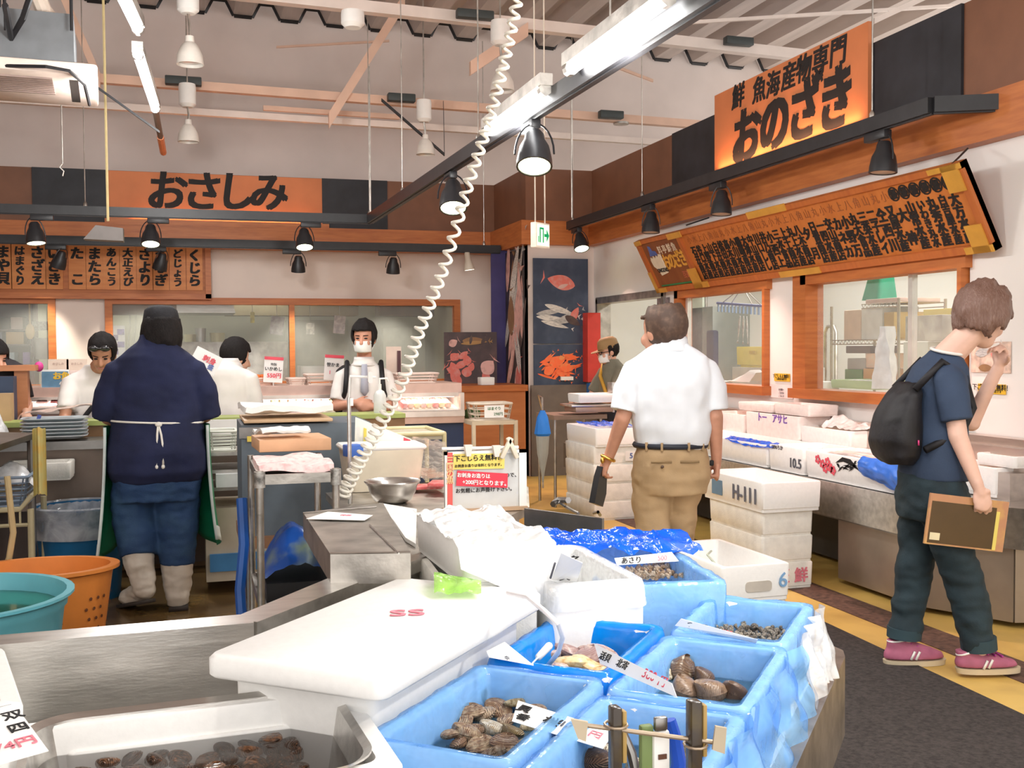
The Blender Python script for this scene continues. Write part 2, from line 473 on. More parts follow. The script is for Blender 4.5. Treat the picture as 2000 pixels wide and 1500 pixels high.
bar((118, -20), (196, 160), 11.53, .06, 'diagonal_brace', 'salmon diagonal brace above the air conditioner', 'brace', beamor, .19)
bar((1030, 58), (918, 134), 10.52, .06, 'diagonal_brace', 'short salmon brace stub right of the long diagonal brace', 'brace', beamor, .14)
bar((745, 195), (868, 302), 11.3, .03, 'tie_rod', 'dark sloping tie rod that ends at the middle lamp rail', 'rod', black)
bar((866, 200), (868, 300), 11.3, .03, 'tie_rod', 'short upright rod above the middle lamp rail', 'rod', black)
bar((175, 160), (312, 258), 9.3, .02, 'tie_rod', 'dark sloping rod from the air conditioner to the left tube rail', 'rod', black)
bar((1180, 122), (1275, 158), 13.19, .035, 'tie_rod', 'thin sloping rod on the upper wall right of the bright tubes', 'rod', beamor)
bar((1330, 45), (1880, 10), 9.0, .03, 'tie_rod', 'long thin wire rod under the deck above the big shop sign', 'rod', beamm)
bar((1705, 42), (1860, -30), 8.0, .05, 'ceiling_pipe', 'pale conduit pipe at the top right above the black panel', 'pipe', beamm)
# black boxes on the beams (lamp gear)
for i, (px, w_, Y, lb) in enumerate((((358, 155), 62, 11.5, 'left of the two pendant lamps'), ((782, 188), 52, 11.5, 'right of the long diagonal brace'), ((1190, 221), 50, 11.5, 'far right above the brown corner'), ((925, 26), 72, 10.5, 'on the highest beam'), ((1438, 78), 62, 10.5, 'on the highest beam near the shop sign'))):
 c = Yp(*px, Y); s = w_/F*Y*1.04
 tag(MB().box(c+V((0, -.05, -.03)), (s, .1, .085), bev=.01).done('gear_box', mat('gear_box', (.05, .06, .06), .5)), 'dark grey gear box on the roof beam, '+lb, 'box', 'gear boxes on the beams')

def wire(mb, px, py0, py1, Y, r=.006):
 a = Yp(px, py1, Y); mb.cyl(a, (a.x, a.y, Yp(px, py0, Y).z), r, n=6)
# --- black lamp rails
ZR = 2.72
cn = Zp(722, 428, ZR)
def rail(name, label, pts, wires, h=.085, w_=.07):
 t = thing(name, label, 'rail', pts[0])
 for a, b in zip(pts, pts[1:]):
  a, b = V(a), V(b); d = (b-a).normalized(); s = d.cross(V((0, 0, 1))).normalized()*w_/2; u = V((0, 0, h/2))
  mb = MB(); mb.rings([[p-s-u, p+s-u, p+s+u, p-s+u] for p in (a, b)])
  s2 = s*.35; mb.rings([[p-s2-u-V((0, 0, .008)), p+s2-u-V((0, 0, .008)), p+s2-u, p-s2-u] for p in (a, b)])
  mb.done('rail_bar', black, t)
 for (px, top, Y) in wires:
  mb = MB()
  k = V(px); mb.cyl(k, (k.x, k.y, top), .005, n=6); mb.lathe([(.018, 0), (.018, .03), (.006, .05)], k+V((0, 0, .04)), 8)
  mb.done('hanging_wire', steel_dull, t)
 return t
yA1 = cn.y
def onrail_x(px, Y, z=ZR): return V((Yp(px, 430, Y).x, Y, z))
def onrail_y(px, X, z=ZR):
 p = Xp(px, 300, X); return V((X, p.y, z))
rail('lamp_rail', 'black lamp rail hanging in front of the orange sashimi sign', [(-6, yA1, ZR), cn], [(onrail_x(167, yA1), 4.9, 0), (onrail_x(-200, yA1), 4.9, 0), (onrail_x(722, yA1), 4.9, 0)])
Y2 = 11.85; z2 = Yp(500, 477, Y2).z
rail('lamp_rail', 'black lamp rail over the strip menu and sashimi window', [(-6, Y2, z2), (Yp(976, 489, Y2).x, Y2, z2)], [(onrail_x(945, Y2, z2), 4.9, 0)])
XC = cn.x
cq = Zp(1372, 0, ZR); dr = (cq-cn).normalized(); ce_ = cn+dr*10.6
def onmid(px):
 lo, hi = 0., 7.2
 for _ in range(50):
  md = (lo+hi)/2
  if PX(cn+dr*md) < px: lo = md
  else: hi = md
 return cn+dr*lo
rail('lamp_rail', 'black lamp rail running overhead towards the viewer beside the bright tubes', [cn, ce_], [(cn+dr*1.6, 4.9, 0), (cn+dr*4, 4.9, 0), (cn+dr*6.2, 4.9, 0)], h=.09, w_=.07)
e0 = Zp(1112, 441, ZR); e1 = onrail_y(1822, e0.x)
XT = e0.x
e2 = Zp(2060, 196, e1.z)
rail('lamp_rail', 'black lamp rail along the right wall under the big shop sign', [e0, e1, e2, e2+(e2-e1).normalized()*.8], [(onrail_y(1254, XT), 4.9, 0), (onrail_y(1703, XT), 4.9, 0), (onrail_y(1118, XT), 4.9, 0)])

lensm = glow('lamp_lens_lit', (.93, 1, .62), 9)
lensd = mat('lamp_lens_off', (.5, .5, .45), .2)
def spot(pt, label, size=.2, aim=(0, -.2, -1), lit=True, power=60, col=(1, .93, .78), box=(1, 0), ang=75, group='black spot lamps on the rails', lamp=True):
 """bell-shaped spot lamp hung from a rail: gear box, yoke, shade, lens"""
 t = thing('spot_lamp', label, 'lamp', pt, group)
 pt = V(pt); bx = V((box[0], box[1], 0))
 a = V(aim).normalized()
 sz = V((.055, .2, .05)) if box[1] else V((.2, .055, .05))
 MB().box(pt+bx*.07-V((0, 0, .075)), sz, bev=.006).done('gear_box', black, t)
 piv = pt-V((0, 0, .1)); c = piv+a*size*.30
 q = a.to_track_quat('-Z', 'Y').to_matrix()
 s = size
 mb = MB()
 mb.lathe([(.0, s*.42), (s*.14, s*.42), (s*.20, s*.33), (s*.22, s*.2), (s*.31, .02*s), (s*.36, -.25*s), (s*.37, -.42*s), (s*.33, -.42*s), (s*.30, -.3*s), (.0, -.2*s)], c+a*s*.2, 20, q, cap=False)
 mb.done('lamp_shade', black if size < .9 else white, t, 40)
 mb = MB(); cc = c+a*s*.2
 pts = [cc+q@V((s*.40*math.cos(R_(k)), 0, s*(-.12)+s*.75*math.sin(R_(k)))) for k in range(0, 181, 15)]
 mb.tube(pts, s*.022, 6); mb.cyl(pt-V((0, 0, .05)), cc+q@V((0, 0, s*.62)), .012, n=8)
 mb.done('lamp_yoke', black, t)
 MB().lathe([(0, -.385*s), (s*.335, -.385*s), (s*.335, -.40*s), (0, -.405*s)], cc, 20, q).done('lamp_lens', lensm if lit else lensd, t)
 if lamp:
  l = bpy.data.lights.new('spot', 'SPOT'); l.energy = power; l.color = col; l.spot_size = R_(ang); l.spot_blend = .6; l.shadow_soft_size = .05
  o = bpy.data.objects.new('lamp_light', l); COL.objects.link(o); o.parent = t
  o.location = cc+q@V((0, 0, -.46*s))-pt; o.rotation_euler = a.to_track_quat('-Z', 'Y').to_euler()
 return t
pink = (1, .62, .52)
for px, aim, lb in ((66, (.1, -.15, -1), 'left-hand spot lamp on the front rail, above the far left counter'), (294, (.0, -.35, -1), 'lit spot lamp on the front rail below the first brush letter of the sashimi sign'), (593, (.0, -.35, -1), 'lit spot lamp on the front rail below the last brush letter of the sashimi sign')):
 spot(onrail_x(px, yA1), lb, .24, aim, power=170, box=(1, 0))
for px, lb, aim in ((122, 'dark spot lamp on the back rail, leftmost, before the strip menu', (-.35, .3, -1)), (318, 'dark spot lamp on the back rail before the right part of the strip menu', (-.25, .3, -1)), (582, 'dark spot lamp on the back rail above the window mullion', (0, .25, -1)), (768, 'dark spot lamp on the back rail near the right window edge', (0, .25, -1))):
 spot(onrail_x(px, Y2, z2), lb, .21, aim, lit=False, power=110, box=(-1, 0), col=(1, .9, .75))
spot(onmid(884), 'lit spot lamp on the middle rail, the farther one', .27, (-.1, -.45, -1), power=75, box=(0, 1), col=(1, .95, .84))
spot(onmid(1044), 'lit spot lamp on the middle rail, the nearer large one', .27, (-.15, -.42, -1), power=60, box=(0, 1), col=(1, .95, .84))
for px, lb, aim, lit in ((1130, 'small lit spot lamp at the far end of the right rail', (0, -.45, -1), True), (1272, 'dark spot lamp on the right rail above the wooden board left end', (-.06, -.05, -1), False), (1410, 'dark spot lamp on the right rail above the middle of the wooden board', (-.06, -.05, -1), False), (1728, 'dark spot lamp on the right rail, the nearest and largest', (-.06, .0, -1), False)):
 spot(onrail_y(px, XT), lb, .22, aim, lit=lit, power=105, box=(0, 1), col=pink, ang=78)
# further lamps of the middle rail, overhead and nearer than the picture reaches
for k, (y, aim, pw) in enumerate(((2.45, (-.25, -.15, -1), 42), (1.6, (.2, .2, -1), 38), (.85, (-.25, .55, -1), 62))):
 spot(cn+dr*((y-cn.y)/dr.y), 'lit spot lamp on the middle rail overhead, %s' % ('first', 'second', 'third')[k]+' beyond the picture edge', .27, aim, power=pw, box=(0, 1), col=(1, .96, .9), ang=110)

# --- bright tubes
tubem = glow('tube_glow', (1, 1, 1), 14)
def tube_lamp(a, b, label, power, r=.03):
 a, b = V(a), V(b); t = thing('tube_lamp', label, 'lamp', a, 'bright tube lamps under the roof')
 d = (b-a).normalized(); L = (b-a).length; u = V((0, 0, 1))
 MB().tube([a, b], r, 12).done('tube', tubem, t)
 mb = MB()
 mb.rings([[p+s*V((d.y, -d.x, 0))*.035+u*h for s, h in ((-1, r*.6), (1, r*.6), (1, r+.05), (-1, r+.05))] for p in (a-d*.06, b+d*.06)])
 for p, q in ((a, -1), (b, 1)): mb.cyl(p+d*q*.002, p+d*q*.05, r*1.15, n=10)
 mb.done('lamp_batten', steel_dull, t)
 l = bpy.data.lights.new('tube', 'POINT'); l.energy = power; l.color = (1, .985, .96); l.shadow_soft_size = .12
 o = bpy.data.objects.new('lamp_light', l); COL.objects.link(o); o.parent = t; o.location = (a+b)/2-a-V((0, 0, .16))
 return t
zt = 2.75
tube_lamp(Zp(955, 255, zt), Zp(1060, 178, zt), 'bright tube lamp on the middle rail, the farther one', 45)
tube_lamp(Zp(1118, 132, zt), Zp(1296, 2, zt), 'bright tube lamp on the middle rail, the nearer one', 40)
tube_lamp(Zp(270, 110, 3.3), Zp(303, 212, 3.3), 'lower bright tube lamp at the upper left', 85)
tube_lamp(Zp(238, -8, 3.3), Zp(268, 54, 3.3), 'upper bright tube lamp at the upper left, cut by the picture edge', 75)
dd = (Zp(303, 212, 3.3)-Zp(270, 110, 3.3)).normalized()
for k in range(2):        # tubes added overhead, out of view, for more light
 s = Zp(1296, 2, zt)+dr*(.35+1.3*k); tube_lamp(s, s+dr*1.15, 'bright tube lamp of the middle row overhead, %s' % ('first' if k == 0 else 'second')+' one beyond the picture edge', 34)
p0 = Zp(303, 212, 3.3); p1 = Zp(319, 298, 3.24)
t = thing('tube_rail', 'dark hanging rail end with orange tip below the left tubes', 'rail', p0)
MB().tube([p0, p0.lerp(p1, .6)], .025, 8).done('rail_bar', mat('rail_brown', (.16, .1, .07), .5), t)
MB().tube([p0.lerp(p1, .6), p1], .03, 8).done('orange_tip', mat('orange_tip', (.8, .25, .1), .4), t)  # orange light on the rail end, put into the colour

# --- white pendant lamps
def pendant(pc, pb, Y, r, label):
 c = Yp(*pc, Y); b = Yp(*pb, Y); t = thing('pendant_lamp', label, 'lamp', c, 'white pendant lamps')
 MB().lathe([(0, .13), (r*.75, .13), (r*.8, .1), (r*.8, -.07), (r*.5, -.1), (0, -.1)], c, 18).done('canister', white, t)
 mb = MB(); z0 = c.z-.1; z1 = b.z+r*1.3; n = max(3, int((z0-z1)/.05))
 mb.tube([(c.x, c.y, z0), (c.x+.01, c.y, (z0+z1)/2), (b.x, b.y, z1)], .012, 6); mb.done('hanging_chain', steel_dull, t)
 MB().cyl((c.x, c.y, c.z+.12), (c.x, c.y, deckz(c.x)+.1), .008, n=6).done('stem', steel_dull, t)
 MB().lathe([(0, r*1.55), (r*.3, r*1.55), (r*.34, r*1.1), (r*.62, r*.85), (r*.92, r*.2), (r*1.0, -r*.55), (r*.95, -r*.55), (r*.85, r*.15), (r*.5, r*.7), (0, r*.8)], b, 22, cap=False).done('lamp_shade', mat('pendant_shade', (.78, .74, .68), .35), t)
 MB().lathe([(0, -r*.3), (r*.88, -r*.3), (r*.88, -r*.34), (0, -r*.34)], b, 18).done('reflector', steel, t)
pendant((367, 4), (371, 112), 9.6, .115, 'white bell pendant lamp at upper left, the higher of two')
pendant((366, 190), (368, 266), 11.2, .105, 'white bell pendant lamp at upper left, the lower of two')
pendant((828, 220), (831, 292), 11.2, .10, 'white bell pendant lamp left of the middle rail')
pendant((977, 68), (981, 165), 9.8, .115, 'white bell pendant lamp partly behind the coiled cord')
c = Yp(689, 38, 9.6)
tag(MB().lathe([(0, .07), (.1, .07), (.105, .03), (.105, -.04), (.07, -.075), (0, -.075)], c, 20).done('ceiling_sensor', white), 'white round sensor hanging under the highest beam', 'sensor')
c = Yp(1213, 241, 11.6); tag(MB().lathe([(0, .01), (.09, .01), (.09, -.012), (0, -.02)], c, 18).done('ceiling_sensor', steel_dull), 'flat grey disc under the lower beam near the brown corner', 'sensor')
# white lamp on the return side
c = Yp(913, 500, Y2); t = thing('clip_lamp', 'small white clip lamp glowing by the tall fish banner', 'lamp', c)
MB().lathe([(0, .06), (.03, .06), (.035, -.05), (.05, -.1), (.065, -.16), (.055, -.16), (.03, -.1), (0, -.08)], c, 16, Matrix.Rotation(R_(-8), 3, 'Y'), cap=False).done('lamp_shade', cream, t)
MB().lathe([(0, -.155), (.055, -.155), (.055, -.16), (0, -.16)], c, 16, Matrix.Rotation(R_(-8), 3, 'Y')).done('lamp_lens', glow('warm_lens', (1, .9, .75), 4), t)
MB().cyl(c+V((0, 0, .05)), (c.x, c.y, z2), .01, n=6).done('stem', white, t)

# --- air conditioner cassette hanging at the upper left
zc = 3.25
a = Zp(-110, 150, zc); b = Zp(168, 118, zc+.12)
t = thing('air_conditioner', 'pale pink ceiling air conditioner cassette hanging at the upper left', 'air conditioner', Zp(20, 160, zc))
acm = mat('ac_panel', (.80, .66, .58), .4); dkg = mat('ac_body', (.16, .17, .18), .5)
c = Zp(36, 152, zc); A = R_(4)
ux = V((math.cos(A), math.sin(A), 0)); uy = V((-math.sin(A), math.cos(A), 0))
Rm = rotz(A)
MB().box(c+V((-.1, .35, .06)), (1.15, 1.0, .09), R=Rm, bev=.025).done('panel', acm, t)
mb = MB()
for k in range(9): mb.box(c+V((-.1, .0, .01))+uy*(.0+.055*k), (.62, .03, .012), R=Rm)
mb.done('grille', mat('ac_grille', (.34, .25, .22), .6), t)
MB().box(c+V((-.1, .35, .03))+ux*.42, (.06, .7, .03), R=Rm).done('outlet', dkg, t)
MB().box(c+V((-.15, .38, .28)), (.95, .85, .34), R=Rm).done('body', dkg, t)
mb = MB(); mb.tube([Zp(60, -40, 3.9), Zp(85, 20, 3.75), Zp(118, 62, 3.62), Zp(112, 100, 3.5)], .055, 10); mb.done('duct', mat('duct_wrap', (.74, .62, .52), .7), t)
mb = MB()
for q in (-40, 10, 140, 0): mb.cyl(Zp(q, 60, 3.55), Zp(q, 60, 3.55)+V((0, 0, 1.6)), .012, n=6)
mb.done('hanger_rod', black, t)
mb = MB(); mb.tube([Zp(10, 10, 3.6), Zp(22, 75, 3.5), Zp(45, 35, 3.6), Zp(60, -10, 3.7)], .02, 6); mb.done('cable', black, t)
p = Zp(90, 145, zc); tag(MB().tube([Zp(-20, 128, zc+.05), Zp(90, 130, zc+.02), Zp(135, 138, zc+.02), Zp(165, 165, zc-.02), Zp(175, 205, zc-.1)], .012, 6).done('cable', black), 'black cable sagging along the air conditioner edge', 'cable')
# pull rope with hanging sensor box on the left, hook wire
a = Yp(204, 150, 9.9); b = Yp(211, 432, 9.9)
t = thing('hanging_speaker', 'grey wedge speaker hanging from a thin yellow pole on the left', 'speaker', b)
MB().cyl((a.x, a.y, a.z+1.5), b, .012, n=6).done('pole', mat('pole_yellow', (.62, .5, .25), .6), t)
q = Yp(208, 458, 9.9); MB().prism([(-.18, -.05), (.14, -.06), (.14, .05), (-.08, .07)], q+V((0, .08, 0)), (1, 0, 0), (0, 0, 1), .16).done('body', mat('speaker_grey', (.18, .16, .15), .6), t)
mb = MB(); wire(mb, 122, 205, 320, 9.5, .006); c = Yp(122, 320, 9.5); mb.tube([c, c+V((-.02, 0, -.03)), c+V((.01, 0, -.06)), c+V((0, 0, -.1))], .006, 5)
tag(mb.done('hook_wire', steel_dull), 'thin hook wire dangling in front of the upper wall', 'wire')
for px, py0, py1, Y, lb in ((724, 130, 420, 10.6, 'thin wire hanging left of the middle rail end'), (1117, 150, 425, 9.5, 'thin vertical wire just right of the coiled cord lamps')):
 mb = MB(); wire(mb, px, py0, py1, Y, .008); tag(mb.done('hanger_wire', steel_dull), lb, 'wire')

# --- exit sign
ce = Yp(1055, 460, 8.2)
t = thing('exit_sign', 'white exit sign with green arrow hanging on two thin rods', 'sign', ce)
A = R_(38); ux = V((math.cos(A), math.sin(A), 0)); n = V((math.sin(A), -math.cos(A), 0)); Rm = rotz(A)
MB().box(ce, (.20, .055, .2), R=Rm, bev=.006).done('sign_box', mat('exit_box', (.8, .74, .64), .4, emit=.25), t)
o = ce+n*.029
MB().prism([(-.085, -.085), (.085, -.085), (.085, .085), (-.085, .085)], o, ux, (0, 0, 1), .002).done('sign_face', glow('exit_face', (.8, .95, .75), .8), t)
gr = mat('exit_green', (.0, .42, .15), .5, emit=.3); o = o+n*.003
mb = MB()
mb.prism([(-.055, -.06), (-.042, -.06), (-.042, .045), (-.01, .045), (-.01, -.06), (.003, -.06), (.003, .06), (-.055, .06)], o, ux, (0, 0, 1), .002)
mb.prism([(.012, -.012), (.045, -.012), (.045, -.05), (.08, 0), (.045, .05), (.045, .012), (.012, .012)], o, ux, (0, 0, 1), .002)
mb.prism([(-.075, -.06), (-.066, -.06), (-.066, -.01), (-.075, -.01)], o, ux, (0, 0, 1), .002)
mb.done('sign_symbol', gr, t)
for s in (-.07, .07): MB().cyl(ce+ux*s+V((0, 0, .1)), ce+ux*s+V((0, 0, 2.4)), .006, n=6).done('rod', cream, t)

# --- coiled white cord from the ceiling down to the table
top = Dp(1016, -30, 3.55); bot = Zp(668, 968, .86)
def bez(t): return top.lerp(bot, t)+V((0, 0, -.10*math.sin(math.pi*t)))+V((-.10, 0, 0))*math.sin(math.pi*t)
# follow the sight lines of the cord's picture path at evenly growing distance
path = [(1016, -30), (992, 90), (958, 225), (915, 360), (868, 520), (822, 640), (785, 745), (742, 830), (700, 905), (668, 968)]
ds = [3.5, 3.55, 3.62, 3.7, 3.8, 3.88, 3.95, 4.02, 4.06, 4.1]
P = [Dp(x, y, d) for (x, y), d in zip(path, ds)]
def spl(u):
 u = min(max(u, 0), .99999)*(len(P)-1); i = int(u); t = u-i
 p0, p1, p2, p3 = P[max(i-1, 0)], P[i], P[min(i+1, len(P)-1)], P[min(i+2, len(P)-1)]
 return .5*((2*p1)+(p2-p0)*t+(2*p0-5*p1+4*p2-p3)*t*t+(3*p1-p0-3*p2+p3)*t**3)
pts = []; turns = 52; N = turns*10
for i in range(N+1):
 u = i/N; u2 = u**.97; c = spl(u2); d = (spl(u2+.003)-spl(u2-.003)).normalized()
 a = d.cross(V((0, 1, 0))).normalized(); b = d.cross(a); r = .016+.010*u**2
 th = 2*math.pi*i/10; pts.append(c+(a*math.cos(th)+b*math.sin(th))*r)
tag(MB().tube(pts, .0062, 7).done('coiled_cord', mat('cord_white', (.86, .82, .72), .35), ang=180), 'long white coiled cord stretched from the roof to the steel table', 'cord')
# ================================================================== SIGNS AND POSTERS
def ledglow(c, L, axis, power):
 l = bpy.data.lights.new('cove', 'AREA'); l.shape = 'RECTANGLE'; l.energy = power; l.color = (1, .42, .2)
 l.size = L; l.size_y = .03
 o = bpy.data.objects.new('sign_lamp', l); COL.objects.link(o); o.location = c
 return o
# sashimi sign on the back band
a, b = Yp(211, 380, YA).x, Yp(630, 380, YA).x
t = thing('shop_sign', 'orange sashimi counter sign with four black brush letters', 'sign', ((a+b)/2, YA-.045, ZM))
MB().boxz(a, b, YA-.045, YA-.031, ZM, ZT-.005).done('sign_board', signor, t)
o = [Yp(px, py, YA-.045) for px, py in ((326, 378), (396, 379), (461, 379), (526, 380))]
text([(ch, .46, p, (1, 0, 0), (0, 0, 1), .035, .95, .12) for ch, p in zip('おさしみ', o)], 'lettering', ink, t)
for q in (Yp(330, 380, YA).x, Yp(470, 380, YA).x, Yp(550, 380, YA).x):
 x = ledglow((q, YA-.065, ZM+.006), .75, 'x', 3.0); x.rotation_euler = (R_(180-28), 0, 0)
# the big shop sign on the right band (rises above the band)
y0, y1 = Xp(1703, 150, XR-.06).y, Xp(1402, 250, XR-.06).y
zt1 = Xp(1703, 42, XR-.06).z; zb1 = Xp(1403, 340, XR-.06).z
t = thing('shop_sign', 'big orange shop sign with black brush lettering above the right wall', 'sign', (XR-.06, (y0+y1)/2, zb1))
MB().boxz(XR-.09, XR-.06, y0, y1, zb1, zt1).done('sign_board', signor, t)
ux, uz = V((0, -1, 0)), V((0, 0, 1))
def on(px, py, off=.0905): return Xp(px, py, XR-off)
def wide(lst, sz, bo, k):
 out = []
 for i, (c, px, py) in enumerate(lst):
  q = lst[i+1] if i+1 < len(lst) else lst[i-1]
  gap = abs(on(px, py).y-on(q[1], q[2]).y)
  out.append((c, sz, on(px, py), ux, uz, bo, min(1, k*gap/sz), .12))
 return out
text(wide((('鮮', 1442, 191), ('魚', 1483, 178)), .205, .035, 1.0)+wide((('海', 1510, 168), ('産', 1541, 152), ('物', 1570, 137), ('専', 1602, 122), ('門', 1637, 104)), .205, .035, 1.1), 'lettering', ink, t)
text(wide((('お', 1457, 272), ('の', 1512, 248), ('ざ', 1570, 222), ('き', 1632, 200)), .46, .055, 1.08), 'lettering', ink, t)
L = y1-y0
for k in range(3):
 x = ledglow((XR-.125, y0+L*(.2+.3*k), max(zb1, ZM)+.01), L*.33, 'y', 5.5); x.rotation_euler = (0, R_(180-26), 0); x.data.size, x.data.size_y = .03, L*.33
# strip menu board, left
x1 = Yp(412, 530, YA-.1).x; zt2 = Yp(200, 470, YA-.1).z; zb2 = Yp(200, 582, YA-.1).z
t = thing('menu_board', 'wooden board of hanging strips naming fish in black letters', 'sign', (-2, YA-.1, zb2))
bw = wood('board_wood', (.46, .14, .03), (.34, .095, .02), (1, 1, 10), 3)
MB().boxz(-6, x1, YA-.09, YA-.05, zb2, zt2).done('board', bw, t)
mb = MB(); mb.boxz(-6, x1, YA-.12, YA-.05, zb2-.01, zb2+.05); mb.boxz(x1-.06, x1, YA-.12, YA-.05, zb2, zt2); mb.boxz(-6, x1, YA-.12, YA-.05, zt2-.04, zt2)
mb.done('frame', orange, t)
strips = (('まや貝', 12), ('はまぐり', 45), ('さざえ', 79), ('いさき', 112), ('た　こ', 157), ('またら', 191), ('あんこう', 224), ('大正えび', 256), ('さより', 289), ('うなぎ', 320), ('どじょう', 353), ('くじら', 386))
stm = wood('strip_wood', (.62, .235, .06), (.53, .17, .04), (1, 1, 6), 3)
for s, px in strips:
 c = Yp(px-6, 530, YA-.1); w_ = .085
 st = MB().boxz(c.x-w_, c.x+w_, YA-.105, YA-.09, zb2+.09, zt2-.05).done('name_strip', stm, t)
 H = zt2-zb2-.2; n = len(s)
 text([(ch, min(.19, H/n*1.02), (c.x, YA-.105, zt2-.08-H*(i+.5)/n), (1, 0, 0), (0, 0, 1), .055, 1.0, .08) for i, ch in enumerate(s)], 'lettering', ink, st)
# long supplier board leaning out over the kitchen windows
Xa, Xb = XR-.30, XR-.06
TL, TR = Xp(1250, 465, Xa), Xp(1893, 318, Xa); BL, BR = Xp(1280, 572, Xb), Xp(1936, 487, Xb)
ztop = (TL.z+TR.z)/2; zbot = (BL.z+BR.z)/2
yl, yr = (TL.y+BL.y)/2, (TR.y+BR.y)/2
TL, TR, BL, BR = V((Xa, yl, ztop)), V((Xa, yr, ztop)), V((Xb, yl, zbot)), V((Xb, yr, zbot))
ub = V((0, -1, 0)); vb = (TL-BL).normalized(); nb = ub.cross(vb).normalized(); HB = (TL-BL).length; WB = yl-yr
def bp(u, v, off=0): return BL+ub*(u*WB)+vb*(v*HB)+nb*off
t = thing('supplier_board', 'long wooden board crowded with suppliers\' names in black lettering, leaning over the kitchen windows', 'sign', BL.lerp(BR, .5))
def slab(u0, u1, v0, v1, o0, o1, name, m_, par=None):
 return MB().prism([(0, 0), ((u1-u0)*WB, 0), ((u1-u0)*WB, (v1-v0)*HB), (0, (v1-v0)*HB)], bp(u0, v0, o0), ub, vb, o1-o0).done(name, m_, par or t)
slab(0, 1, 0, 1, -.03, 0, 'board', wood('board_face', (.60, .20, .045), (.5, .15, .03), (1, 8, 1), 2))
frm = wood('board_frame', (.5, .15, .035), (.42, .115, .03), (1, 8, 1), 3)
for q in ((0, 1, 0, .09), (0, 1, .93, 1), (0, .012, 0, 1), (.988, 1, 0, 1), (.192, .204, 0, 1)): slab(*q, -.03, .022, 'frame', frm)
brass = mat('brass_corner', (.68, .36, .06), .4, .2)
for q in ((0, .05, 0, .08), (0, .03, .92, 1), (.95, 1, 0, .08), (.94, 1, .94, 1), (.965, .995, .70, 1), (.965, .995, 0, .32), (.16, .22, .9, 1), (.18, .215, 0, .35), (.18, .24, 0, .1), (.5, .62, 0, .09), (.48, .60, .93, 1.03), (0, .012, .0, .4)): slab(*q, .02, .03, 'brass_plate', brass)
slab(.02, .185, .1, .92, 0, .008, 'name_panel', wood('panel_brown', (.26, .085, .025), (.2, .06, .02), (1, 6, 1), 2))
slab(.03, .175, .10, .125, .008, .012, 'green_line', mat('green_line', (.03, .22, .08), .5))
text([(c, .085, bp(.095+.022*i, .74+.005*i, .009), ub, vb, .02) for i, c in enumerate('料亭鮮魚')], 'lettering', mat('pale_ink', (.8, .7, .55), .6), t)
text([(c, .17, bp(.10+.026*i, .50+.01*i, .009), ub, vb, .04, .85, .15) for i, c in enumerate('おのざき')], 'lettering', mat('gold_ink', (.75, .4, .06), .5), t)
text([(c, .07, bp(.155+.016*i, .25, .009), ub, vb, .03) for i, c in enumerate('百選')], 'lettering', mat('brick_ink', (.55, .15, .08), .5), t)
# little ship emblem: white hull of waves, dark cabin, name tablet
o = bp(.035, .30, .009)
MB().prism([(0, .16), (.02, .19), (.05, .17), (.08, .2), (.11, .17), (.14, .2), (.17, .18), (.2, .21), (.24, .2), (.24, .02), (.09, .0), (.07, .06), (.01, .1)], o, ub, vb, .006).done('emblem_wave', mat('emblem_white', (.82, .76, .6), .6), t)
MB().prism([(.02, .2), (.04, .24), (.05, .3), (.09, .29), (.1, .25), (.16, .24), (.18, .2)], o-nb*.002, ub, vb, .006).done('emblem_ship', blueink, t)
text([('ONOZAKI', .055, o+ub*.165+vb*.05+nb*.007, ub, vb, .04, .85)], 'lettering', ink, t)
cols = ['大方水産', '白吉屋水産', '丸秀水産', 'いわき丸水', '山常水産', '大神', '又屋水産', '仝西川', '二子レイ', '三英水産', '丸大食品', '小野万', 'カネカ', '交山商店', '一四水産', '日青商店', '夕月', '八木商店', '丸上水産', '上千商店', '三水食品', '小西上', '井乃商店', '川口しし', '中山商店', '大津水産', '磯崎商店', '小川水産', '高木商店', '松田水産', '白井商店', '山下水産', '上野商店', '谷口水産', '石井商店']
items = []; small = []
n = len(cols)
for i, c in enumerate(cols):
 u = .972-(.972-.222)*(i+.5)/n
 k = len(c); H = .56*HB; big = H/max(k, 3.6)
 for j, ch in enumerate(c): items.append((ch, big*1.18, bp(u, .68-.57*(j+.5)/k, .001), ub, vb, .06, min(1.0, WB*.75/n/big*1.25)))
 mk = '鱻' if i < 6 else '印'
 small.append((('㊝' if i < 6 else '丸山角八上水小'[i % 7]), .095 if i < 6 else .075, bp(u, .80, .001), ub, vb, .04 if i < 6 else 0))
text(items, 'lettering', ink, t)
text(small[:6], 'lettering', ink, t); text(small[6:], 'lettering', mat('faded_ink', (.34, .11, .04), .6), t)
mb = MB()
for px, py, qx, qy in ((1860, 320, 1890, 290), (1340, 440, 1385, 425)):
 mb.tube([Xp(px, py, Xa), Xp(qx, qy, XR-.11)], .006, 5)
mb.done('hanging_wire', black, t)

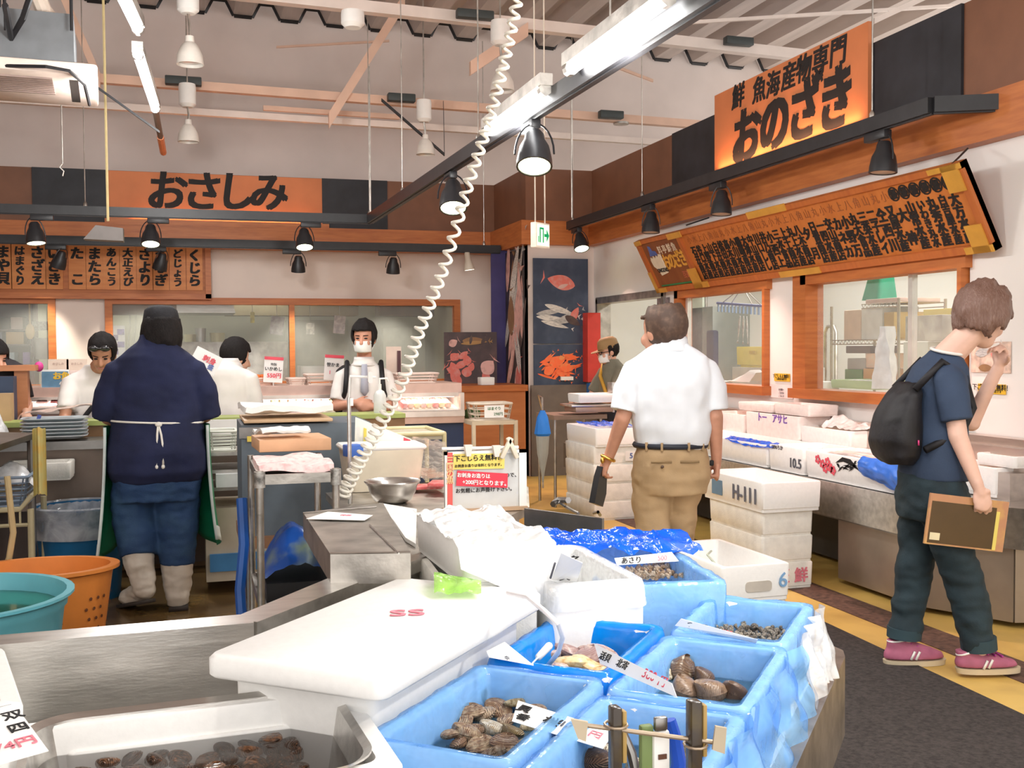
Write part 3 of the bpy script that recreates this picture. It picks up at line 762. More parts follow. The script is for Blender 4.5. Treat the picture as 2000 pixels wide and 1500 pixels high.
# --- posters
def poster(name, label, o, ux, w_, h_, base, cat='poster', th=.012):
 t = thing(name, label, cat, o)
 MB().prism([(-w_/2, -h_/2), (w_/2, -h_/2), (w_/2, h_/2), (-w_/2, h_/2)], o, ux, (0, 0, 1), th).done('sheet', base, t)
 return t
pn = lambda ux: V(ux).normalized().cross(V((0, 0, 1)))
navy = mat('poster_navy', (.035, .05, .085), .35, 0, .35, 5, dirt=(.10, .13, .2))
ux = V((1, 0, 0))
yP = YB-.035
def fishes(t, o, ux, lst, off=.0135):
 """flat printed fish: (u, v, length, height, angle, material)"""
 n = pn(ux)
 for k, (u, v, L, h, a, mt) in enumerate(lst):
  ca, sa = math.cos(R_(a)), math.sin(R_(a))
  P = []
  for q in range(25):
   s = q/24; P.append((L*(s-.5), h*.5*math.sin(math.pi*min(1, s*1.1))**.7*(1-.35*s)))
  P += [(L*.60, h*.42), (L*.56, 0), (L*.60, -h*.42)]
  for q in range(24, 0, -1):
   s = q/24; P.append((L*(s-.5), -h*.5*math.sin(math.pi*min(1, s*1.1))**.7*(1-.35*s)))
  P = [(x*ca-y*sa+u, x*sa+y*ca+v) for x, y in P]
  MB().prism(P, V(o)+n*(off+.0007*k), ux, (0, 0, 1), .0006).done('printed_fish', mt, t)
silver = mat('print_silver', (.42, .41, .40), .5, 0, .4, 30, dirt=(.12, .12, .13), stretch=(1, 1, 6))
silver2 = mat('print_silver_light', (.62, .60, .57), .5, 0, .3, 26, dirt=(.2, .2, .21), stretch=(1, 1, 6))
redfish = mat('print_red', (.62, .16, .13), .5, 0, .3, 20, dirt=(.75, .42, .38))
crabm = mat('print_crab', (.78, .13, .04), .5, 0, .3, 20, dirt=(.85, .32, .12))
pinkf = mat('print_pink', (.66, .40, .36), .5, 0, .3, 14, dirt=(.42, .2, .18))
darkf = mat('print_dark', (.07, .05, .05), .5, 0, .3, 10, dirt=(.2, .15, .12))
brf = mat('print_brown', (.22, .12, .06), .5, 0, .3, 18, dirt=(.38, .22, .1))
x0, x1 = Yp(1041, 600, yP).x, Yp(1148, 600, yP).x; z1, z0 = Yp(1090, 505, yP).z, Yp(1090, 671, yP).z
c = V(((x0+x1)/2, yP, (z0+z1)/2)); W, Hh = x1-x0, z1-z0
t = poster('fish_poster', 'dark poster of a red sea bream over a pile of silver fish', c, ux, W, Hh, navy)
fishes(t, c, ux, [(-.01, .21, -.36, .19, -14, redfish), (.03, .165, .14, .05, 20, mat('print_fin', (.75, .5, .45), .5)), (-.12, -.12, .34, .07, 8, silver), (0, -.1, .4, .08, -18, silver2), (.08, -.17, .36, .07, 24, silver), (-.1, -.19, .38, .07, -6, silver2), (.02, -.22, .42, .07, 6, silver), (-.06, -.26, .36, .06, -14, silver2), (.16, -.14, .2, .1, 60, redfish), (.14, -.22, .22, .1, -30, darkf)])
z1, z0 = Yp(1090, 673, yP).z, Yp(1090, 757, yP).z
x1b = Yp(1143, 700, yP).x
c = V(((x0+x1b)/2, yP, (z0+z1)/2))
t = poster('crab_poster', 'dark blue poster of a heap of red boiled crab', c, ux, x1b-x0, z1-z0, navy)
rr = random.Random(3); lst = []
for k in range(26):
 lst.append((rr.uniform(-.16, .17), rr.uniform(-.12, .11), rr.uniform(.12, .28), rr.uniform(.025, .05), rr.uniform(-40, 60), crabm))
lst += [(-.03, .05, .2, .13, 10, crabm), (.08, -.02, .18, .12, -10, crabm), (-.12, -.04, .16, .12, 30, crabm), (.02, .09, .08, .06, 0, mat('print_orange', (.85, .3, .1), .5))]
fishes(t, c, ux, lst)
# tall banner on the return wall with its purple lettered edge
xw = XJ-.035; ya, yb = Xp(1034, 600, xw).y, Xp(988, 600, xw).y
zb_, zt_ = Xp(1015, 770, xw).z, 2.50
uxr = V((0, -1, 0)); c = V((xw, (ya+yb)/2, (zb_+zt_)/2))
yb = min(yb, YA-.06); ya = max(ya, YB+.01); c = V((xw, (ya+yb)/2, (zb_+zt_)/2))
t = poster('fish_banner', 'tall dark banner printed with long silver fish on the return wall', c, uxr, yb-ya, zt_-zb_, mat('banner_dark', (.05, .038, .042), .4, 0, .3, 4))
W = yb-ya; lst = []
for k in range(16):
 lst.append((rr.uniform(-.3, .42)*W, rr.uniform(-.46, .46)*(zt_-zb_), rr.uniform(.5, 1.0), rr.uniform(.10, .2), rr.uniform(50, 105), rr.choice([silver, silver2, pinkf, brf, pinkf, darkf])))
lst += [(.25*W, .12, .9, .3, 75, pinkf), (.1*W, .55, .9, .22, 62, silver2), (-.1*W, .1, .5, .3, 90, brf), (.3*W, -.6, .4, .25, 80, redfish), (.2*W, -.35, .5, .1, 115, silver2), (.3*W, -.3, .5, .1, 110, silver2)]
fishes(t, c, uxr, lst)
yN = 11.88; ca = Yp(978, 600, yN)
za, zc_ = Yp(980, 482, yN).z, Yp(975, 752, yN).z
x0n, x1n = Yp(959, 600, yN).x, XJ-.012
cN = V(((x0n+x1n)/2, yN, (za+zc_)/2))
t = poster('name_banner', 'narrow purple banner with white vertical lettering beside the tall fish banner', cN, (1, 0, 0), x1n-x0n, za-zc_, mat('banner_purple', (.055, .045, .17), .5))
s = 'まごころ魚専門　おのざき'
text([(ch, .13 if i < 8 else .17, (cN.x+.0, yN-.001, za-.16-(za-zc_-.3)*(i+.3)/len(s)), (1, 0, 0), (0, 0, 1), .03) for i, ch in enumerate(s)], 'lettering', paper, t)
MB().cyl((x0n, yN, za+.01), (XJ, yN, za+.01), .008, n=6).done('rod', black, t)
# shellfish poster leaning on the back counter
yQ = 11.6; c = Yp(919, 699, yQ); W = (Yp(969, 700, yQ)-Yp(866, 700, yQ)).length; Hh = Yp(900, 649, yQ).z-Yp(900, 750, yQ).z
t = poster('shellfish_poster', 'dark poster of red scallops and fish leaning behind the back counter', c, (1, 0, 0), W, Hh, mat('poster_dark', (.06, .045, .05), .4, 0, .3, 6, dirt=(.16, .1, .1)))
lst = [(rr.uniform(-.22, .22), rr.uniform(-.24, .05), rr.uniform(.1, .2), rr.uniform(.08, .14), rr.uniform(0, 180), redfish) for k in range(14)]
lst += [(.05, .19, .3, .1, 0, brf), (.05, .17, .34, .05, 4, mat('print_ochre', (.45, .26, .1), .5)), (-.2, .17, .12, .1, 30, pinkf), (.2, -.1, .2, .2, 50, pinkf), (.15, .2, .12, .05, 60, darkf), (.0, .21, .12, .04, 80, darkf)]
fishes(t, c, (1, 0, 0), lst)
# ================================================================== FOREGROUND DISPLAY
AU = R_(40.5); DU = V((math.sin(AU), math.cos(AU), 0)); DV = V((math.cos(AU), -math.sin(AU), 0))
def UVp(u, v, z): return DU*u+DV*v+V((0, 0, z))
TZ = .50
# ---- low steel display table and its raised left rim
t = thing('display_table', 'low steel display table carrying the shellfish crates in the foreground', 'table', (.9, 2.2, 0))
K = Zp(1640, 1270, TZ); K2 = Zp(1597, 1252, TZ)
poly = [UVp(.9, -.37, 0), UVp(3.20, -.372, 0), K, K2, V((1.80, 3.62, 0)), V((1.30, 3.52, 0)), V((.64, 3.03, 0)), V((.13, 2.42, 0)), V((-1.2, 2.36, 0)), V((-1.2, .7, 0))]
poly = [V((p.x, p.y, TZ)) for p in poly]
MB().prism([(p.x, p.y) for p in poly], (0, 0, TZ-.03), (1, 0, 0), (0, 1, 0), .03).done('table_top', steel_dull, t)
def skirt(a, b, z0, z1, th=.01, inset=.0):
 a, b = V(a), V(b); d = (b-a).normalized(); n = V((d.y, -d.x, 0))
 return MB().prism([(0, z0), ((b-a).length, z0), ((b-a).length, z1), (0, z1)], V((a.x, a.y, 0))-n*inset, d, (0, 0, 1), th)
skirt(poly[0], poly[1], .27, TZ).done('side_panel', steel_dull, t); skirt(poly[1], K, .27, TZ).done('side_panel', steel_dull, t); skirt(K, K2, .27, TZ).done('side_panel', steel_dull, t); skirt(K2, poly[4], .27, TZ).done('side_panel', steel_dull, t)
for p in ((1.55, 2.9), (.75, 1.75), (.2, 1.1), (-1.0, 2.2), (.3, 2.45), (-.9, 1.2)):
 MB().boxz(p[0]-.02, p[0]+.02, p[1]-.02, p[1]+.02, 0, TZ-.03).done('leg', steel_dark, t)
# rim: flat top strip, rolled lip, wall
l_, c_, r_ = V((-1.3, 2.36, .8)), Zp(495, 1214, .8), Zp(833, 1083, .8)
bk, bm_ = Zp(470, 1200, .8), Zp(690, 1110, .8)
lb = V((-1.3, 2.43, .8))
t = thing('sink_rim', 'raised stainless steel rim along the left side of the display table', 'sink', c_)
mb = MB()
mb.quadslab([l_, c_, bk, lb], .012); mb.quadslab([c_, r_, r_+V((-.10, .06, 0)), bk], .012)
mb.done('rim_top', steel, t)
mb = MB()
for a, b in ((l_, c_), (c_, r_)):
 n = V(((b-a).y, -(b-a).x, 0)).normalized()
 mb.quadslab([a, b, b-V((0, 0, .038)), a-V((0, 0, .038))], .01)
mb.done('rim_lip', steel, t)
mb = MB()
for a, b in ((l_, c_), (c_, r_)):
 n = V(((b-a).y, -(b-a).x, 0)).normalized()*-.02
 mb.quadslab([a+n-V((0, 0, .03)), b+n-V((0, 0, .03)), b+n-V((0, 0, .31)), a+n-V((0, 0, .31))], .01)
mb.done('rim_wall', steel, t)
mb = MB()
for px, py in ((437, 1224), (402, 1226)): mb.lathe([(.004, 0), (.004, .004), (0, .005)], Zp(px, py, .786)+V((0, -.006, 0)), 8, Matrix.Rotation(R_(90), 3, 'X'))
mb.done('rivet', steel_dark, t)
# ---- steel work table beyond the rim, with a raised cover box
W = [Zp(833, 1083, .795), Zp(655, 1118, .795), Zp(600, 1040, .795), V((.40, 3.82, 0)), V((.535, 3.86, 0)), V((.535, 4.55, 0)), Zp(1000, 925, .795), Zp(1032, 952, .795), Zp(1034, 990, .795)]
t = thing('work_table', 'stainless steel work table carrying the bowl and the yellow notice', 'table', (.9, 3.8, 0))
MB().prism([(p.x, p.y) for p in W], (0, 0, .765), (1, 0, 0), (0, 1, 0), .03).done('table_top', steel_dull, t)
mb = MB(); a, b = Zp(1028, 992, .82), Zp(1180, 1012, .82)
mb.quadslab([a, b, b-V((0, 0, .2)), a-V((0, 0, .2))], .012); mb.done('side_panel', steel_dark, t)
mb = MB(); mb.tube([Zp(1080, 985, .83), Zp(1092, 976, .84), Zp(1110, 977, .85)], .012, 6); mb.tube([Zp(1092, 980, .84), Zp(1105, 990, .82), Zp(1130, 1003, .81)], .006, 6); mb.tube([Zp(1160, 1002, .82), Zp(1168, 1000, .84), Zp(1172, 1006, .82)], .006, 6); mb.done('edge_hook', steel_dark, t)
for p in ((.45, 3.5), (.58, 4.5), (1.35, 4.5), (.95, 3.45)): MB().boxz(p[0]-.02, p[0]+.02, p[1]-.02, p[1]+.02, 0, .77).done('leg', steel_dark, t)
t = thing('steel_cover', 'flat stainless steel cover box on the work table in front of the metal cart', 'cover', Zp(700, 1050, .8))
q = [Zp(645, 1082, .875), Zp(802, 1080, .875), Zp(748, 982, .875), Zp(592, 1001, .875)]
mb = MB(); A_ = [mb.bm.verts.new(p) for p in q]; B_ = [mb.bm.verts.new(V((p.x, p.y, .797))) for p in q]
mb.bm.faces.new(A_); mb.bm.faces.new(B_[::-1])
for i in range(4): mb.bm.faces.new((A_[i], B_[i], B_[(i+1) % 4], A_[(i+1) % 4]))
mb.done('cover', steel_dull, t, 20)
for a, b in ((Zp(722, 1025, .878), Zp(779, 1081, .878)), (q[0]+V((0, 0, .002)), q[1]+V((0, 0, .002))), (Zp(592, 1002, .877), Zp(735, 990, .877))): MB().tube([a, b], .003, 4).done('seam', steel, t)
mb = MB(); mb.lathe([(.008, 0), (.008, .006), (0, .008)], Zp(678, 1105, .83), 8, Matrix.Rotation(R_(90), 3, 'X')); mb.done('screw', steel_dark, t)

# ---- foam boxes
def rrect(L, W, r, n=5):
 P = []
 for cx, cy, a0 in ((L/2-r, W/2-r, 0), (-L/2+r, W/2-r, 90), (-L/2+r, -W/2+r, 180), (L/2-r, -W/2+r, 270)):
  for k in range(n+1):
   a = R_(a0+90*k/n); P.append((cx+r*math.cos(a), cy+r*math.sin(a)))
 return P
def ringat(P, c, ang, z): Rm = rotz(ang); return [V(c)+Rm @ V((x, y, z)) for x, y in P]
def crate(mb, c, L, W, h, ang, wall=.026, floor=.03, r=.02, taper=.97, rib=True):
 """open foam box; local x is the long side, ang about z; c is the centre of its underside"""
 rs = [ringat(rrect(L*taper, W*taper, r), c, ang, 0)]
 if rib: rs += [ringat(rrect(L*taper, W*taper, r), c, ang, h*.1), ringat(rrect(L*.985, W*.98, r), c, ang, h*.12)]
 rs += [ringat(rrect(L, W, r), c, ang, h-.006), ringat(rrect(L-.008, W-.008, r), c, ang, h),
           ringat(rrect(L-2*wall+.006, W-2*wall+.006, r), c, ang, h), ringat(rrect(L-2*wall, W-2*wall, r), c, ang, h-.006),
           ringat(rrect(L-2*wall-.02, W-2*wall-.02, r), c, ang, floor)]
 return mb.rings(rs)
def liner(c, L, W, h, ang, inner=.05, hem=.45, amp=.006, wall=.026, seed=0, n=30, flap=0):
 """plastic film folded over the rim of an open box"""
 g = .004; rs = []
 prof_ = [(-2*wall-2*g-.02, inner), (-2*wall-2*g-.01, inner+(h-inner)*.5), (-2*wall-2*g, h-.01), (-2*wall+.0, h+g*1.3), (-wall, h+g*2.2), (0, h+g*1.3), (2*g, h-.008), (2*g+.004, h*(1-hem*.33)), (2*g+.006, h*(1-hem*.66)), (2*g+.012, h*(1-hem))]
 for k, (off, z) in enumerate(prof_):
  P = rrect(L+off, W+off, max(.012, .03+off*.3), 5)
  # resample the outline finely
  Q = []
  m = len(P)
  for i in range(m):
   a, b = P[i], P[(i+1) % m]; d = math.hypot(b[0]-a[0], b[1]-a[1]); q = max(1, int(d/.018))
   for s in range(q): Q.append((a[0]+(b[0]-a[0])*s/q, a[1]+(b[1]-a[1])*s/q))
  rs.append((Q, z, k))
 cnt = len(rs[0][0])
 out = []
 for Q, z, k in rs:
  ring = []
  for i in range(cnt):
   s = i/cnt*len(Q); a = Q[int(s) % len(Q)]; b = Q[(int(s)+1) % len(Q)]; f = s-int(s)
   x, y = a[0]+(b[0]-a[0])*f, a[1]+(b[1]-a[1])*f
   nn = noise.noise(V((x*22+seed, y*22, z*9))); n2 = noise.noise(V((x*60, y*60+seed, z*6)))
   d = V((x, y, 0)).normalized()*(amp*.9*max(nn, -.3)+amp*.6*abs(n2)); zz = z+amp*.5*nn
   if k >= 8: zz += .03*noise.noise(V((x*9+seed, y*9, 3)))
   ring.append(V(c)+rotz(ang) @ (V((x, y, zz))+d))
  out.append(ring)
 return MB().rings(out, cap=False)
blue_f = film('blue_film', (.26, .58, 1), .44, .12, 10, bump=.8)
blue_d = film('deep_blue_film', (.0, .12, .85), .80, .14, 24)
blue_m = film('bright_blue_film', (.0, .30, .95), .78, .14, 9, .5)
clear_f = film('clear_film', (.93, .95, .97), .55, .16, 16)
water = mat('water', (.05, .13, .2), .03, 0, .1, 6, bump=.12, bscale=25, alpha=.42, spec=.8)
waterd = mat('tray_water', (.05, .03, .02), .03, 0, .2, 5, bump=.08, bscale=16, alpha=.28, spec=.9)
def sheet_water(par, c, L, W, ang, z, mt=water):
 MB().prism(rrect(L, W, .02), V((c[0], c[1], z)), rotz(ang) @ V((1, 0, 0)), rotz(ang) @ V((0, 1, 0)), .002).done('water', mt, par)

# shells --------------------------------------------------------------
def shellmat(name, c1, c2, c3, rings=26, rough=.35, bmp=.6):
 if name in M: return M[name]
 m = mat(name, c1, rough, 0, .1, 3)
 nt = m.node_tree; N = nt.nodes; L = nt.links; b = N['Principled BSDF']
 tc = N.new('ShaderNodeTexCoord'); mp = N.new('ShaderNodeMapping'); mp.inputs['Location'].default_value = (0, -.55, 0)
 L.new(tc.outputs['Object'], mp.inputs[0])
 wv = N.new('ShaderNodeTexWave'); wv.wave_type = 'RINGS'; wv.rings_direction = 'SPHERICAL'; wv.inputs['Scale'].default_value = rings/6
 wv.inputs['Distortion'].default_value = 1.5; wv.inputs['Detail'].default_value = 3; L.new(mp.outputs[0], wv.inputs['Vector'])
 oi = N.new('ShaderNodeObjectInfo')
 mx = N.new('ShaderNodeMix'); mx.data_type = 'RGBA'; mx.inputs[6].default_value = (*c2, 1); mx.inputs[7].default_value = (*c1, 1); L.new(wv.outputs[0], mx.inputs[0])
 nz = N.new('ShaderNodeTexNoise'); nz.inputs['Scale'].default_value = 3.5; nz.inputs['Detail'].default_value = 6; L.new(tc.outputs['Object'], nz.inputs['Vector'])
 ad = N.new('ShaderNodeMath'); ad.operation = 'ADD'; L.new(nz.outputs[0], ad.inputs[0])
 ms = N.new('ShaderNodeMath'); ms.operation = 'MULTIPLY_ADD'; ms.inputs[1].default_value = .3; ms.inputs[2].default_value = -.15; L.new(oi.outputs['Random'], ms.inputs[0]); L.new(ms.outputs[0], ad.inputs[1])
 rp = N.new('ShaderNodeValToRGB'); rp.color_ramp.elements[0].position = .45; rp.color_ramp.elements[1].position = .65; L.new(ad.outputs[0], rp.inputs[0])
 m2 = N.new('ShaderNodeMix'); m2.data_type = 'RGBA'; L.new(rp.outputs[0], m2.inputs[0]); L.new(mx.outputs[2], m2.inputs[6]); m2.inputs[7].default_value = (*c3, 1)
 L.new(m2.outputs[2], b.inputs['Base Color'])
 bp = N.new('ShaderNodeBump'); bp.inputs['Strength'].default_value = bmp; bp.inputs['Distance'].default_value = .03; L.new(wv.outputs[0], bp.inputs['Height']); L.new(bp.outputs[0], b.inputs['Normal'])
 return m
def clam_mesh(name, asp=.78, dome=.36, ridge=.012, nr=14, n=30, gap=0, beak=.62):
 """two ridged valves joined at the hinge; unit half-width"""
 bm = bmesh.new(); ub_ = V((.08, beak, 0))
 def outl(a):
  x, y = math.cos(a), math.sin(a)*asp
  if y > 0: y *= .86; x *= 1-.10*y
  return V((x*(1+.05*x), y, 0))
 for sg in (1, -1):
  rows = []
  for j in range(nr+1):
   s = j/nr; ring = []
   for i in range(n):
    o = outl(2*math.pi*i/n); p = ub_*(1-s)+o*s
    z = dome*math.sqrt(max(0, 1-s**2.1))*(.55+.45*min(1, s*2.4)) + ridge*math.sin(s*34)*(s > .12)
    ring.append(bm.verts.new((p.x, p.y, sg*(z+gap*(1-(p.y+asp)/(2*asp)) if sg > 0 else z))) if j else None)
   rows.append(ring)
  top = bm.verts.new((ub_.x, ub_.y, sg*dome*.55))
  for i in range(n): bm.faces.new((top, rows[1][i], rows[1][(i+1) % n]))
  for a, b in zip(rows[1:], rows[2:]):
   for i in range(n): bm.faces.new((a[i], b[i], b[(i+1) % n], a[(i+1) % n]))
 bmesh.ops.recalc_face_normals(bm, faces=bm.faces)
 me = bpy.data.meshes.new(name); bm.to_mesh(me); bm.free()
 for p in me.polygons: p.use_smooth = True
 return me
def snail_mesh(name):
 bm = bmesh.new(); R = []
 for k in range(56):          # a coiled tapering tube
  t = k/55; a = t*2*math.pi*2.6; r = .95*(1-t)**.8+.04; cr = .62*(1-t)**.9+.03
  c = V((.55*r*math.cos(a), .55*r*math.sin(a), 1.25*t-.3)); d = V((math.cos(a), math.sin(a), 0))
  R.append([c+d*cr*math.cos(q)*.85+V((0, 0, cr*math.sin(q)*.8)) for q in [2*math.pi*i/9 for i in range(9)]])
 L = [[bm.verts.new(p) for p in r] for r in R]
 for a, b in zip(L, L[1:]):
  for i in range(9): bm.faces.new((a[i], a[(i+1) % 9], b[(i+1) % 9], b[i]))
 bm.faces.new(L[0]); bm.faces.new(L[-1])
 bmesh.ops.recalc_face_normals(bm, faces=bm.faces)
 me = bpy.data.meshes.new(name); bm.to_mesh(me); bm.free()
 for p in me.polygons: p.use_smooth = True
 return me
def put(me, mt, name, label, cat, group, p, s, rot):
 o = bpy.data.objects.new(name, me); COL.objects.link(o)
 if not me.materials: me.materials.append(mt)
 elif me.materials[0] != mt: o.material_slots[0].link = 'OBJECT'; o.material_slots[0].material = mt
 o.location = p; o.scale = (s, s, s) if not isinstance(s, tuple) else s; o.rotation_euler = rot
 return tag(o, label, cat, group)

def foam_box(name, label, c, L, W, h, ang, mt=foam, cat='box', group=None, **kw):
 t = thing(name, label, cat, c, group)
 crate(MB(), c, L, W, h, ang, **kw).done('body', mt, t, 50)
 return t
def lid(mb, c, L, W, th, ang, r=.025):
 rs = [ringat(rrect(L-.01, W-.01, r), c, ang, 0), ringat(rrect(L, W, r), c, ang, .006), ringat(rrect(L, W, r), c, ang, th-.008), ringat(rrect(L-.014, W-.014, r), c, ang, th)]
 return mb.rings(rs)
AL = R_(90)-AU      # crates' long side runs along DU
def uvc(u0, u1, v0, v1, z): return UVp((u0+u1)/2, (v0+v1)/2, z)
# closed box with the lid, lower left of the crates
t = thing('foam_box', 'big closed white foam box with a lid, left of the blue crates', 'box', uvc(1.70, 2.43, -1.375, -1.0, TZ))
crate(MB(), uvc(1.70, 2.40, -1.37, -1.04, TZ), .68, .33, .27, AL).done('body', foam, t, 50)
lid(MB(), uvc(1.63, 2.43, -1.39, -.985, TZ+.262), .765, .405, .045, AL).done('lid', foam, t, 50)
o = Zp(795, 1198, .8075)
text([('SS', .075, o, DV*.7+DU*.4, DU*.7-DV*.4, .01, 1.2)], 'lettering', pinkink, t)
# lime plastic bag wedge left on the lid
lime = film('lime_film', (.45, .85, .15), .6)
t = MB().grid(lambda a, b: Zp(848+92*a, 1168-32*b*(1-.3*a), .809)+V((0, 0, .012+.03*math.sin(3.1*b)*(1-.6*a)+.008*noise.noise(V((a*5, b*5, 0))))), 14, 8).done('plastic_bag', lime)
tag(t, 'small lime green plastic bag lying on the closed foam box lid', 'bag')
# flat white foam slab in the trough, behind the tray
t = foam_box('foam_box', 'low white foam box lying between the steel rim and the metal tray', V((.01, 2.185, TZ)), .50, .18, .165, R_(3), floor=.15)
# ------- blue lined crates
def blue_crate(label, u0, u1, v0, v1, h=.2, film_=blue_f, inner=.08, wl=.125, seed=0, hem=.75, amp=.006, w=None):
 c = uvc(u0, u1, v0, v1, TZ); L, W = u1-u0-.012, v1-v0-.012
 t = thing('shellfish_crate', label, 'crate', c, 'film lined shellfish crates')
 crate(MB(), c, L, W, h, AL).done('body', foam, t, 50)
 liner(c, L, W, h, AL, inner, hem, amp, seed=seed).done('plastic_liner', film_, t, 180)
 if wl: sheet_water(t, c, L-.062, W-.062, AL, TZ+wl, w or water)
 return t, c
blue_crate('blue lined crate of brown ridged clams, nearest in the left row', 1.605, 2.115, -1.02, -.715, seed=1)
blue_crate('deep blue lined crate of long purple clams with the air tube', 2.13, 2.575, -1.02, -.715, film_=blue_m, seed=2, hem=.35)
blue_crate('blue lined crate of two big round clams, right row', 2.03, 2.50, -.705, -.40, seed=3)
blue_crate('blue lined crate behind the tag stand, nearest in the right row', 1.50, 2.015, -.705, -.40, seed=4)
blue_crate('blue lined crate of small grey snails, farthest in the right row', 2.515, 2.955, -.705, -.41, seed=5, amp=.008)
# bags hanging over the right side of the row
for k, (u0, u1, sd) in enumerate(((2.62, 2.98, 3.), (1.75, 2.55, 7.))):
 m_ = MB().grid(lambda a, b: UVp(u0+(u1-u0)*a, -.398+.05*b*(1-.3*b)+.022*noise.noise(V((a*7+sd, b*3, 0)))+.012*math.sin(a*26+sd), TZ+.2-(.17+.02*math.sin(a*5+sd))*b), 34, 14)
 tag(m_.done('plastic_film', blue_f if k else clear_f, ang=180), ('loose blue film hanging over the right side of the two nearer crates', 'clear bluish bag hanging at the far right corner of the snail crate')[1-k], 'film')
# clams, one by one where the photo shows them
clamA = shellmat('clam_brown', (.46, .29, .18), (.17, .09, .06), (.62, .47, .32), 24)
clamB = shellmat('clam_olive', (.38, .27, .13), (.19, .13, .06), (.60, .50, .32), 30)
clamC = shellmat('clam_pale', (.72, .62, .46), (.5, .36, .22), (.86, .8, .68), 22)
meA, meB = clam_mesh('clam', .80, .40, .028), clam_mesh('clam_smooth', .72, .32, .006)
lst = [(930, 1355, 30, 0), (983, 1347, 18, 0), (1003, 1349, 19, 0), (1032, 1353, 29, 1), (1077, 1364, 23, 2), (889, 1385, 21, 0), (918, 1391, 22, 0), (945, 1396, 23, 0), (972, 1386, 25, 0), (1006, 1373, 20, 1), (853, 1420, 23, 0), (903, 1410, 22, 0), (910, 1429, 26, 0), (961, 1420, 25, 2), (1001, 1428, 25, 1), (985, 1450, 24, 0), (938, 1455, 23, 0), (1006, 1468, 22, 0), (880, 1434, 17, 0), (1040, 1412, 22, 1), (896, 1451, 18, 0), (1042, 1386, 21, 0), (966, 1470, 22, 0), (1030, 1448, 22, 1), (865, 1400, 15, 0), (930, 1425, 18, 0), (990, 1408, 20, 0), (985, 1485, 20, 1)]
for i, (px, py, r, k) in enumerate(lst):
 p = Zp(px, py, TZ+.134+.012*(i % 3 == 0)); s = r*1.36*p.y/F*1.04
 put(meB if k else meA, (clamA, clamB, clamC)[k], 'clam', ('brown ridged clam in the nearest left blue crate', 'smooth olive clam in the nearest left blue crate', 'pale striped clam in the nearest left blue crate')[k], 'clam', ('brown ridged clams', 'smooth olive clams', 'pale clams')[k], p, s, (rnd.uniform(-.45, .45), rnd.uniform(-.35, .35), rnd.uniform(0, 6.3)))
hok = shellmat('surf_clam', (.42, .27, .24), (.35, .21, .20), (.60, .46, .40), 20, .25, .1)
hok2 = shellmat('surf_clam_orange', (.70, .40, .15), (.62, .34, .13), (.80, .62, .34), 20, .25, .1)
meH = clam_mesh('surf_clam', .58, .44, .003)
for i, (px, py, r, k, a) in enumerate(((1068, 1282, 22, 0, .3), (1100, 1268, 30, 0, 0), (1140, 1272, 28, 0, -.3), (1175, 1283, 34, 0, -.2), (1205, 1272, 26, 0, .2), (1110, 1296, 30, 1, .1), (1148, 1303, 34, 1, -.1), (1150, 1287, 34, 0, .1), (1178, 1300, 22, 0, .9), (1085, 1304, 20, 0, .3), (1165, 1316, 22, 1, .2))):
 p = Zp(px, py, TZ+.13+.01*(i % 2)); s = r*1.25*p.y/F*1.08
 put(meH, (hok, hok2)[k], 'surf_clam', ('long brownish purple clam in the deep blue crate', 'long orange clam in the deep blue crate')[k], 'clam', ('long purple clams', 'long orange clams')[k], p, s, (rnd.uniform(-.6, .2), rnd.uniform(-.5, .5), a-.6))
big = shellmat('round_clam', (.15, .085, .05), (.09, .052, .034), (.26, .17, .11), 30, .3, .12)
bigp = shellmat('round_clam_pale', (.20, .12, .07), (.12, .07, .045), (.72, .64, .48), 26, .3, .12)
meR = clam_mesh('round_clam', .92, .74, .010, beak=.8)
for px, py, r, mt_, rot, lb in ((1331, 1313, 33, bigp, (1.0, .3, .5), 'big round clam with a pale patch sitting up in its crate'), (1415, 1309, 35, big, (1.2, .5, -.9), 'big dark round clam sitting up on the right in the round clam crate'), (1338, 1347, 30, big, (.2, .2, .4), 'flat lying dark round clam below the pale patched one'), (1388, 1352, 34, big, (-.15, .1, 1.4), 'flat lying dark round clam in the middle front of its crate'), (1436, 1352, 27, big, (.1, -.3, 2.2), 'dark round clam at the front right corner of its crate'), (1375, 1322, 22, big, (.1, .1, 1.0), 'dark sunken round clam between the two sitting up'), (1300, 1318, 16, bigp, (.4, .2, 3), 'small pale clam at the left of the round clam crate')):
 p = Zp(px, py, TZ+.135); put(meR, mt_, 'round_clam', lb, 'clam', None, p, r*p.y/F*1.2, rot)
snm = snail_mesh('snail')
sn1 = shellmat('snail_grey', (.28, .23, .18), (.12, .10, .085), (.55, .48, .38), 14, .25)
sn2 = shellmat('snail_cream', (.62, .42, .26), (.38, .22, .12), (.86, .74, .58), 12, .3)
r2 = random.Random(5)
def inpoly(x, y, P):
 c = False; j = len(P)-1
 for i in range(len(P)):
  if (P[i][1] > y) != (P[j][1] > y) and x < (P[j][0]-P[i][0])*(y-P[i][1])/(P[j][1]-P[i][1])+P[i][0]: c = not c
  j = i
 return c
def scatter(P, n, mind, seed):
 r = random.Random(seed); out = []; k = 0
 xs = [p[0] for p in P]; ys = [p[1] for p in P]
 while len(out) < n and k < 20000:
  k += 1; x, y = r.uniform(min(xs), max(xs)), r.uniform(min(ys), max(ys))
  if inpoly(x, y, P) and all(math.hypot(x-a, (y-b)*1.5) > mind for a, b in out): out.append((x, y))
 return out
